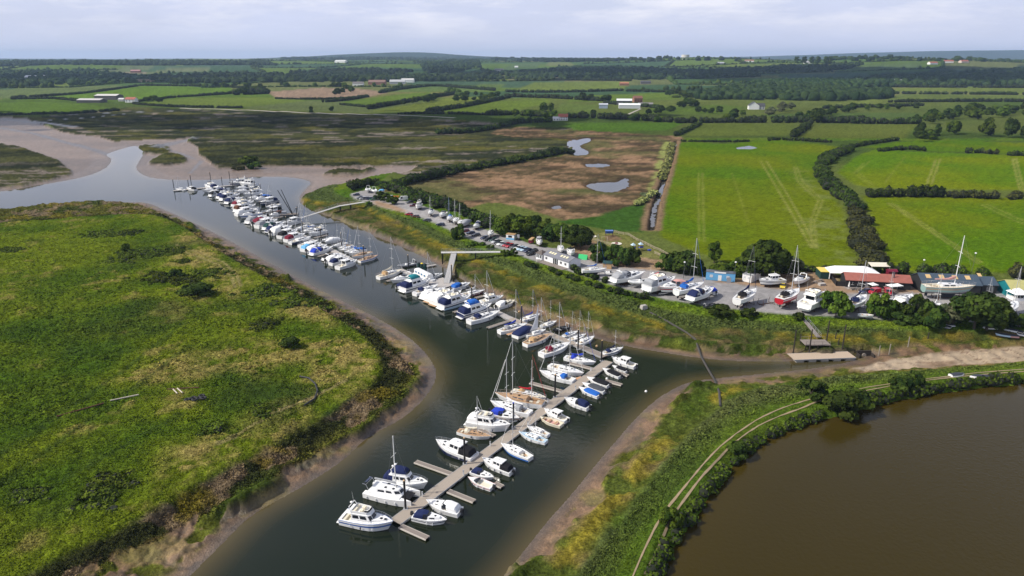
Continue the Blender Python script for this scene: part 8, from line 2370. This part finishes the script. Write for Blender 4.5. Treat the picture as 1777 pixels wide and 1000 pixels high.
# scrub of the western grass
for px, py, w, wy, h, kd, lab in ((340, 512, 14, 11, 4.0, 'darkbush', 'biggest round dark bush on the western grass'), (290, 487, 20, 12, 2.2, 'darkbush', 'broad low dark scrub above the biggest bush'), (304, 480, 7, 7, 3.0, 'darkbush', 'small dark bush on top of the broad scrub'), (262, 480, 16, 8, 1.5, 'darkbush', 'flat scrub at left of the broad dark scrub'), (360, 474, 15, 9, 2.2, 'darkbush', 'dark scrub right of the broad scrub'),
                                  (246, 440, 22, 12, 2.2, 'darkbush', 'dark scrub patch in upper middle of the western grass'), (222, 447, 14, 10, 1.8, 'darkbush', 'dark scrub patch left of the upper middle one'), (303, 435, 12, 9, 2.2, 'darkbush', 'rounded scrub near the river bend'), (184, 404, 26, 10, 1.6, 'darkbush', 'long low scrub at the upper left'), (226, 404, 12, 9, 2.2, 'darkbush', 'rounded scrub right of the long low scrub'), 
                                  (218, 436, 4, 4, 3.4, 'bush', 'single upright bush among the scrub'), (317, 455, 5, 4, 2.0, 'darkbush', 'tiny dark bush between two scrub patches'), (470, 503, 18, 10, 2.0, 'bush', 'green scrub along the river edge, upper'), (512, 527, 16, 9, 2.0, 'bush', 'green scrub along the river edge, lower'), (463, 562, 9, 8, 2.4, 'darkbush', 'dark bush above the solitary round bush'), (503, 603, 7, 6, 3.0, 'darkbush', 'solitary round dark bush on dry grass'),
                                  (28, 434, 14, 6, 1.2, 'darkbush', 'flat scrub at the far left edge'), (160, 862, 9, 4.5, 1.6, 'darkbush', 'dark scrub at the bottom left bank top'), (185, 838, 7, 4.5, 1.5, 'bush', 'green scrub above bottom left bank'), (55, 855, 6, 4, 1.2, 'darkbush', 'small scrub at the bottom left corner'), (450, 714, 5, 4, 1.6, 'bush', 'small green bush near the lower bank'), (378, 744, 4.5, 4, 2.2, 'darkbush', 'small upright bush near the lower bank'),
                                  (430, 282, 16, 14, 6, 'bush', 'green bush on the far marsh point, left'), (444, 288, 14, 12, 5, 'darkbush', 'dark bush on the far marsh point, right'), (412, 290, 12, 10, 3, 'brownbush', 'brown scrub at the tip of the far marsh point'), (1120, 342, 9, 12, 2.6, 'palebush', 'pale reed clump at the lower end of the ditch')):
    if h > 2.45: tree_px(kd, px, py, w, h, lab, 3.1, wy=wy, rz=RNG.uniform(-.2, .2), cat='bush', name='bush', parts=h > 2.5)
    else: scrub(px, py, w * .8, wy * .75, h * .8, lab)

# ---- hedges
HG = [([(688, 324), (740, 312), (800, 298), (870, 286), (930, 275), (985, 265)], 11, 5.5, 'thick dark hedge between salt marsh and brown reed bed', LEAFD, .9), ([(612, 331), (622, 325), (640, 321), (652, 323)], 9, 5, 'dark hedge at the far end of the car park', LEAFD, .8),
      ([(656, 325), (690, 336), (722, 347), (762, 360), (802, 374), (852, 396)], 11, 5.0, 'wide hedge behind the boats on the car park', LEAFD, .8), ([(700, 332), (740, 345), (790, 362)], 8, 3.5, 'lower hedge at the reed bed edge behind the car park', LEAFB, .8),
      ([(1474, 262), (1438, 277), (1423, 295), (1434, 318), (1452, 336), (1470, 350), (1480, 368)], 11, 6, 'tall dark curving hedge between the two green fields', LEAFD, .8), ([(1478, 372), (1489, 400), (1500, 430), (1512, 466)], 12, 4.5, 'broad brownish hedge running down towards the restaurant', LEAFB, .7),
      ([(1503, 342), (1560, 341), (1640, 342)], 7, 7, 'tall dark hedge trees between the right hand fields', LEAFD, .8), ([(1640, 343), (1777, 346), (1920, 352)], 6, 4.5, 'clipped brownish hedge between the right hand fields', LEAFB, .7), ([(1540, 475), (1590, 478), (1640, 479)], 6, 4.5, 'dark hedge behind the restaurant and boat shed', LEAFD, .6), ([(1640, 480), (1700, 482), (1740, 484)], 6, 4, 'green hedge behind the right boat shed', LEAF, .6), ([(1760, 482), (1790, 483), (1850, 486)], 6, 4.5, 'dark hedge behind the teal workshop', LEAFB, .6),
      ([(1385, 470), (1440, 472), (1500, 474), (1530, 474)], 4, 2.2, 'low scrub line behind the white marquee', LEAF, .6), ([(1525, 263), (1570, 260), (1606, 262)], 5, 3.5, 'short dark hedge at the top of the upper right field', LEAFD, .8), ([(1678, 266), (1705, 266)], 5, 4.5, 'dark bush line near the right edge of upper field', LEAFD, .8), ([(1708, 267), (1732, 268)], 5, 4, 'reddish bush line near right edge of upper field', LEAFB, .8), ([(1752, 270), (1777, 271), (1850, 273)], 5, 4.5, 'dark hedge at the right edge of the upper field', LEAFD, .8),
      ([(1476, 257), (1520, 249), (1556, 244)], 5, 3.6, 'thin hedge rising right from the curving hedge', LEAFD, .8), ([(1182, 246), (1260, 247), (1300, 246)], 3, 2.2, 'sparse low hedge above the big green field, left', LEAFD, .8), ([(1330, 244), (1372, 244), (1440, 248)], 4, 3.5, 'sparse low hedge above the big green field, right', LEAFD, .8), ([(1377, 239), (1390, 228), (1404, 217)], 9, 6, 'dark hedge between two pale rough fields', LEAFD, 1.0),
      ([(1170, 214), (1260, 213), (1330, 213)], 10, 7, 'tall hedge behind the left rough field', LEAFD, 1.1), ([(1340, 213), (1430, 213), (1510, 215), (1592, 215)], 11, 8, 'tall hedge behind the right rough field', LEAFD, 1.1), ([(985, 205), (1040, 206), (1100, 208), (1165, 213)], 12, 8, 'tall hedge right of the white farmhouse with red roof', LEAFD, 1.1), ([(850, 200), (900, 200), (950, 203)], 12, 8, 'tall hedge left of the white farmhouse with red roof', LEAF, 1.1),
      ([(755, 231), (805, 229), (855, 222), (905, 214), (955, 212)], 9, 6, 'dark hedge at the inner corner of the marsh', LEAFD, 1.0), ([(690, 199), (760, 198), (850, 200)], 6, 4, 'low hedge along the sea wall path', LEAFD, 1.0), ([(1172, 236), (1195, 226), (1215, 216)], 7, 4, 'hedge at the left edge of the rough field', LEAFD, 1.0),
      ([(640, 190), (690, 181), (740, 172), (790, 164)], 9, 7, 'hedge with trees between two yellow green fields', LEAFD, 1.2), ([(742, 196), (800, 187), (850, 177), (885, 170)], 9, 7, 'hedge right of the yellow green fields', LEAFD, 1.2), ([(560, 178), (600, 175), (640, 168)], 8, 6, 'hedge below the brown ploughed field', LEAFD, 1.2), ([(590, 182), (640, 187)], 6, 4, 'short hedge under the small bright field', LEAFD, 1.1),
      ([(232, 181), (300, 186), (420, 188)], 6, 4, 'hedge in front of the western farm', LEAFD, 1.1), ([(240, 177), (300, 170), (350, 167)], 6, 4.5, 'hedge rising right from the western farm', LEAFD, 1.2), ([(20, 173), (90, 172), (135, 176)], 8, 5, 'hedge left of the western barns', LEAFD, 1.2), ([(20, 171), (140, 163), (238, 150)], 8, 5, 'long slanting hedge above the western barns', LEAFD, 1.3), ([(-60, 201), (60, 199), (130, 196), (205, 191)], 8, 4, 'dark hedge at the edge of the mud flats', LEAFD, 1.1),
      ([(345, 167), (400, 163), (415, 158)], 9, 6, 'hedge left of the round clump of trees', LEAFD, 1.3), ([(410, 165), (440, 164), (466, 163)], 24, 13, 'dense dark clump of trees left of the ploughed field', LEAFD, 1.8), ([(480, 172), (560, 173), (640, 169)], 6, 4, 'hedge at the lower edge of the ploughed field', LEAFD, 1.2), ([(875, 168), (960, 171), (1050, 176)], 11, 8, 'tree hedge behind the long bright middle field', LEAFD, 1.3),
      ([(1050, 180), (1130, 187), (1150, 192)], 9, 6, 'hedge behind the white barns', LEAFD, 1.2), ([(880, 160), (960, 161), (1080, 158)], 10, 7, 'hedge under the pale field in the middle distance', LEAFD, 1.4), ([(1085, 159), (1180, 161), (1300, 164)], 10, 7, 'hedge under the tiled barns on the slope', LEAFD, 1.4), ([(895, 141), (1000, 140), (1095, 141)], 12, 9, 'hedge along the top of the pale middle field', LEAFD, 1.7),
      ([(660, 162), (700, 155), (760, 150), (860, 158)], 12, 8, 'hedge round the field behind the ploughed one', LEAFD, 1.4), ([(240, 149), (330, 150), (400, 152), (462, 158)], 10, 6, 'hedge above the bright western field', LEAFD, 1.4), ([(1300, 207), (1420, 207), (1500, 207)], 8, 5, 'hedge below the black and white house', LEAFD, 1.1), ([(1430, 189), (1480, 187), (1530, 186), (1600, 184)], 10, 6, 'hedge right of the black and white house', LEAFD, 1.3),
      ([(1540, 178), (1660, 177), (1777, 177), (1900, 179)], 9, 6, 'long hedge in front of the far right fields', LEAFD, 1.3), ([(1540, 163), (1660, 164), (1777, 165), (1900, 167)], 12, 7, 'second long hedge of the far right fields', LEAFD, 1.5), ([(1500, 151), (1600, 152), (1777, 153), (1900, 155)], 14, 8, 'third long hedge below the dark crop', LEAFD, 1.7), ([(1350, 141), (1430, 141), (1500, 141)], 14, 9, 'hedge under the blue green crop', LEAFD, 1.8),
      ([(1146, 312), (1158, 285), (1166, 250)], 6, 2.4, 'pale yellow reeds along the upper ditch', LEAFY, .8), ([(1108, 356), (1122, 346), (1136, 336)], 6, 2.4, 'pale yellow reeds at the bend of the ditch', LEAFY, .7)]
for pts, w, h, lab, lf, sz in HG:
    far_ = pts[0][1] < 215
    hedge(pts, w, h, lab, lf, sz, 1.15 if not far_ else .9, 1.9 if not far_ else 2.4)
hedge([(1000, 474), (1030, 484), (1060, 493)], 3.2, 2.0, 'dark clipped hedge along the bank below the white cruiser', LEAFD, .5, base=3.6)
hedge([(912, 459), (950, 471), (985, 483), (1030, 498), (1075, 511), (1120, 522)], 3.4, 1.9, 'long low hedge on the bank below the office', LEAFD, .5, base=3.2)
for k, (a, b) in enumerate((((993, 468), (999, 470)), ((1003, 471), (1008, 473)), ((1013, 475), (1018, 477)))):
    hedge([a, ((a[0] + b[0]) / 2, (a[1] + b[1]) / 2), b], 3.4, 2.6, 'clipped dark bush in front of the keelboat, %s of three' % ('left', 'middle', 'right')[k], LEAFD, .45, base=3.6, cat='bush', name='bush')
hedge([(1118, 1060), (1146, 985), (1160, 952), (1182, 915), (1212, 878), (1240, 842), (1266, 810), (1296, 780), (1332, 757), (1384, 737), (1426, 722)], 2.8, 1.6, 'fringe of reeds along the west shore of the brown lake', LEAFG, .45, 1.3, 2.2, base=1.9, name='reed_fringe', cat='reeds')
hedge([(1490, 703), (1560, 689), (1640, 676), (1700, 668), (1777, 662), (1900, 652)], 3.0, 1.7, 'fringe of reeds along the north shore of the brown lake', LEAFG, .45, 1.3, 2.2, base=1.9, name='reed_fringe', cat='reeds')

# ---- trees of the plain: single trees, the nearest ones in view
LINES = [([(1600, 236), (1660, 232), (1720, 236), (1777, 240), (1850, 242)], 10, 11, 15, 'dark', 'tree of the clump at the right edge above the fields'), ([(1585, 244), (1605, 240), (1625, 244)], 4, 12, 9, 'dark', 'tree in the dark hollow clump left of the right edge'), ([(1590, 216), (1650, 208), (1720, 204), (1777, 200), (1850, 198)], 16, 14, 12, 'tree', 'tree in the thick wood at the right edge'), ([(1600, 206), (1680, 198), (1777, 192), (1850, 190)], 14, 14, 12, 'dark', 'tree at the back of thick wood at the right edge'),
         ([(1425, 203), (1460, 195), (1500, 192), (1560, 190), (1600, 190)], 12, 12, 10, 'dark', 'tree in the row between the gabled house and the right wood'), ([(1120, 199), (1160, 195), (1220, 196), (1290, 202)], 11, 11, 9, 'dark', 'tree in the hedge between barns and gabled house'), ([(1330, 204), (1345, 198), (1365, 192), (1390, 192)], 5, 13, 12, 'willow', 'pale willow beside the gabled house'), ([(1385, 205), (1405, 208), (1420, 214)], 5, 12, 12, 'dark', 'dark tree by the right rough field'),
         ([(1270, 206), (1262, 212)], 2, 13, 10, 'dark', 'round dark tree before the gabled house'), ([(945, 209), (955, 206), (965, 200)], 4, 10, 9, 'tree', 'tree behind the red roofed farmhouse'), ([(880, 205), (920, 202), (945, 196), (960, 188)], 9, 11, 10, 'tree', 'tree in the belt left of the red roofed farmhouse'), ([(1000, 205), (1030, 203), (1070, 207), (1110, 210), (1160, 213)], 11, 10, 8, 'dark', 'tree in the belt right of the red roofed farmhouse'),
         ([(1010, 176), (1020, 174), (1060, 178)], 3, 16, 12, 'dark', 'round tree behind the blue grey barn'), ([(790, 178), (830, 174), (860, 168), (800, 166)], 12, 13, 10, 'dark', 'tree in the wooded hedge of the middle distance'), ([(700, 184), (720, 180), (745, 178), (760, 170)], 8, 13, 10, 'dark', 'tree in the hedge of the yellow green fields'), ([(620, 196), (540, 192), (535, 200)], 3, 8, 7, 'dark', 'lone bush tree near the sea wall path'), ([(575, 167), (610, 160), (600, 154), (570, 150)], 8, 16, 14, 'dark', 'tree round the far hamlet'),
         ([(250, 178), (262, 174), (280, 178)], 5, 12, 9, 'dark', 'tree beside the white house of the western farm'), ([(425, 165), (432, 161), (445, 160), (458, 161)], 6, 22, 15, 'dark', 'tree of the dark clump left of the ploughed field'), ([(335, 151), (372, 151), (392, 153), (440, 152), (500, 150)], 7, 18, 13, 'dark', 'tree along the hedge above the western field'), ([(1150, 168), (1170, 164), (1200, 172), (1230, 168)], 7, 15, 11, 'dark', 'tree below the tiled barns'), ([(1180, 187), (1200, 184), (1210, 188)], 4, 16, 12, 'dark', 'round dark tree on the slope right of barns')]
for pts, n, w, h, kd, lab in LINES:
    p = gpoly(pts)
    seg = np.concatenate([[0], np.cumsum(np.hypot(*np.diff(p, axis=0).T))])
    for i in range(n):
        u = seg[-1] * (i + RNG.uniform(.2, .8)) / n
        x, y = np.interp(u, seg, p[:, 0]) + RNG.uniform(-4, 4), np.interp(u, seg, p[:, 1]) + RNG.uniform(-12, 12)
        k = RNG.uniform(.75, 1.2)
        tree(kd if RNG.random() < .75 else ('tree' if kd == 'dark' else 'dark') if kd != 'willow' else kd, x, y, w * k, h * k * RNG.uniform(.9, 1.1), lab, group=lab.replace('tree ', 'trees ', 1), parts=False)
# poplars on the far hill
for px in (1382, 1395, 1408, 1418, 1432, 1440):
    x, y = gp(px, 112); tree('poplar', x, y, 22, 40, 'slim poplar in the row on the far right hill', group='poplars on the far right hill', parts=False)

# far hedgerows between the fields of the hills
fe = []
for a, b in far_edges:
    a, b = np.array(a), np.array(b)
    m = (a + b) / 2
    if m[1] < 1350 or m[1] > 6500 or abs(m[0]) > .78 * m[1] + 100:
        continue
    if any((sdist(np.array([a[0] * (1 - f) + b[0] * f]), np.array([a[1] * (1 - f) + b[1] * f]), q, 30)[0] > -5) for q in midp for f in (.3, .5, .7)):
        continue
    fe.append((m[1], a, b))
fe.sort(key=lambda q: q[0])
HM = []


def far_hedge_geo(a, b):
    ln = np.hypot(*(b - a)); n = int(ln / 9) + 2
    u = RNG.random(n)
    u = (np.arange(n) + RNG.uniform(.1, .9, n)) / n
    n = len(u)
    x, y = a[0] + (b[0] - a[0]) * u + RNG.uniform(-3, 3, n), a[1] + (b[1] - a[1]) * u + RNG.uniform(-3, 3, n)
    big = RNG.random(n) < .22
    h = np.where(big, RNG.uniform(8, 14, n), RNG.uniform(3, 5.5, n)); w = np.where(big, RNG.uniform(5, 8, n), RNG.uniform(4, 6.5, n))
    C = np.stack([x, y, gz(x, y) + h * .35], 1)
    return lumps(C, np.stack([w, w, h * .65], 1), .28)


for k, (d, a, b) in enumerate(fe[:150]):
    V, F, T = far_hedge_geo(a, b)
    o = link('hedgerow', fast_mesh('hedgerow', V, F, [LEAFD], {'tint': ('FLOAT', T)})); tag(o, 'dark hedgerow with trees between far fields on the hills', 'hedge', 'far hedgerows on the hills')
VV, FF, TT, off = [], [], [], 0
for d, a, b in fe[150:]:
    V, F, T = far_hedge_geo(a, b); VV.append(V); FF.append(F + off); TT.append(T); off += len(V)
if VV:
    o = link('distant_hedgerows', fast_mesh('distant_hedgerows', np.concatenate(VV), np.concatenate(FF), [LEAFD], {'tint': ('FLOAT', np.concatenate(TT))})); tag(o, 'faint hedgerows of the farthest fields near the skyline', 'hedgerows', None, 'stuff')

# far woods, each read as one mass
WD = [([(-80, 132), (60, 124), (150, 124), (228, 131), (232, 144), (120, 150), (-80, 152)], 'dark wood left of the bright western field', 330), ([(-100, 112), (120, 109), (330, 109), (460, 110), (480, 114), (300, 114), (100, 113), (-100, 118)], 'wooded ridge along the left skyline', 650), ([(250, 136), (420, 128), (520, 133), (640, 130), (760, 133), (860, 128), (870, 138), (700, 143), (500, 143), (300, 146)], 'long dark wood across the middle distance', 620),
      ([(870, 130), (960, 120), (1080, 118), (1200, 124), (1300, 124), (1320, 134), (1150, 139), (900, 138)], 'broad wood under the water tower hill', 620), ([(1195, 166), (1270, 152), (1380, 150), (1480, 158), (1545, 160), (1542, 171), (1460, 176), (1330, 174), (1220, 174)], 'big dark wood right of the middle distance', 520), ([(1300, 146), (1420, 142), (1560, 146), (1590, 151), (1440, 153), (1320, 152)], 'narrow dark wood above the big right wood', 260), ([(730, 112), (780, 107), (830, 106), (832, 118), (790, 128), (740, 128)], 'dark wood climbing the middle hillside', 220),
      ([(1280, 128), (1340, 118), (1440, 116), (1500, 112), (1460, 122), (1380, 127)], 'wooded slope below the poplars', 280), ([(1440, 148), (1540, 134), (1640, 128), (1777, 122), (1900, 120), (1900, 150), (1600, 150)], 'dark plantation filling the far right slope', 700), ([(850, 104), (960, 103), (1060, 104), (1180, 103), (1280, 104), (1290, 107), (1100, 107), (900, 108)], 'wooded skyline in the middle of the horizon', 420), ([(1440, 104), (1500, 101), (1560, 101), (1640, 104), (1777, 106), (1900, 106), (1900, 111), (1700, 110), (1560, 106), (1450, 108)], 'trees along the crest of the right hill', 300),
      ([(500, 128), (560, 124), (640, 121), (720, 125), (700, 130), (560, 133)], 'belt of trees under the dark green hill fields', 160), ([(480, 102.5), (560, 100), (700, 99.5), (830, 101), (880, 102.5), (700, 104), (520, 105)], 'blue wooded ridge on the skyline', 420), ([(-100, 146), (60, 145), (60, 150), (-100, 158)], 'dark wood at the left edge', 90)]
for pts, lab, n in WD:
    q = gpoly(pts)
    lo, hi = q.min(0), q.max(0)
    n = int(n * 1.7); c = RNG.uniform(lo, hi, (n * 14, 2))
    c = c[sdist(c[:, 0], c[:, 1], q, 10) > 0][:n]
    if len(c) < 3: continue
    dist = c[:, 1].mean()
    h = RNG.uniform(7, 13, len(c)) * (1 + dist / 9000); w = RNG.uniform(5, 8, len(c)) * (1 + dist / 5000)
    C = np.stack([c[:, 0], c[:, 1], gz(c[:, 0], c[:, 1]) + h * .35], 1)
    V, F, T = lumps(C, np.stack([w, w, h * .65], 1), .30)
    o = link('woodland', fast_mesh('woodland', V, F, [LEAFW], {'tint': ('FLOAT', T)})); tag(o, lab, 'wood', None, 'stuff')

# ------------------------------------------------------------------ the air
mb = MB()
mb.box(-16500, 16500, -300, 19500, -6.0, 236.0)
hm = bpy.data.materials.new('haze')
hm.use_nodes = True
hm.cycles.volume_sampling = 'DISTANCE'
hm.cycles.homogeneous_volume = True
t = hm.node_tree
t.nodes.clear()
o_ = t.nodes.new('ShaderNodeOutputMaterial')
v_ = t.nodes.new('ShaderNodeVolumePrincipled')
v_.inputs['Color'].default_value = (0.52, 0.72, 1.0, 1)
v_.inputs['Density'].default_value = 0.000052
v_.inputs['Anisotropy'].default_value = 0.1
t.links.new(v_.outputs[0], o_.inputs['Volume'])
hz = link('haze', mb.mesh('haze', [hm]))
hz['kind'] = 'stuff'

# ------------------------------------------------------------------ the clouds whose shadows lie on the marsh and the far hills
CLM = bpy.data.materials.new('cloud_white'); CLM.use_nodes = True
CLM.node_tree.nodes['Principled BSDF'].inputs['Base Color'].default_value = (.9, .9, .92, 1); CLM.node_tree.nodes['Principled BSDF'].inputs['Roughness'].default_value = 1.0
for (px, py, wx, wy, n, alt) in ((330, 205, 420, 85, 300, 800), (640, 211, 260, 70, 170, 800), (1560, 134, 700, 420, 330, 1100), (120, 138, 600, 260, 220, 1000), (1100, 126, 900, 260, 230, 1200)):
    gx_, gy_ = gp(px, py)
    sx_, sy_ = Vector((SUN_DIR[0], SUN_DIR[1])).normalized() * (alt / math.tan(SUN_EL))
    q_ = RNG.normal(0, .5, (n, 2)) * np.array([wx, wy])
    C_ = np.stack([gx_ + sx_ + q_[:, 0], gy_ + sy_ + q_[:, 1], alt + RNG.uniform(-25, 40, n)], 1)
    r_ = RNG.uniform(.05, .15, n) * min(wx, wy * 2.2)
    V_, F_, T_ = lumps(C_, np.stack([r_ * 1.3, r_, r_ * .7], 1), .15)
    o_ = link('cloud', fast_mesh('cloud', V_, F_, [CLM], smooth=True)); o_['kind'] = 'stuff'
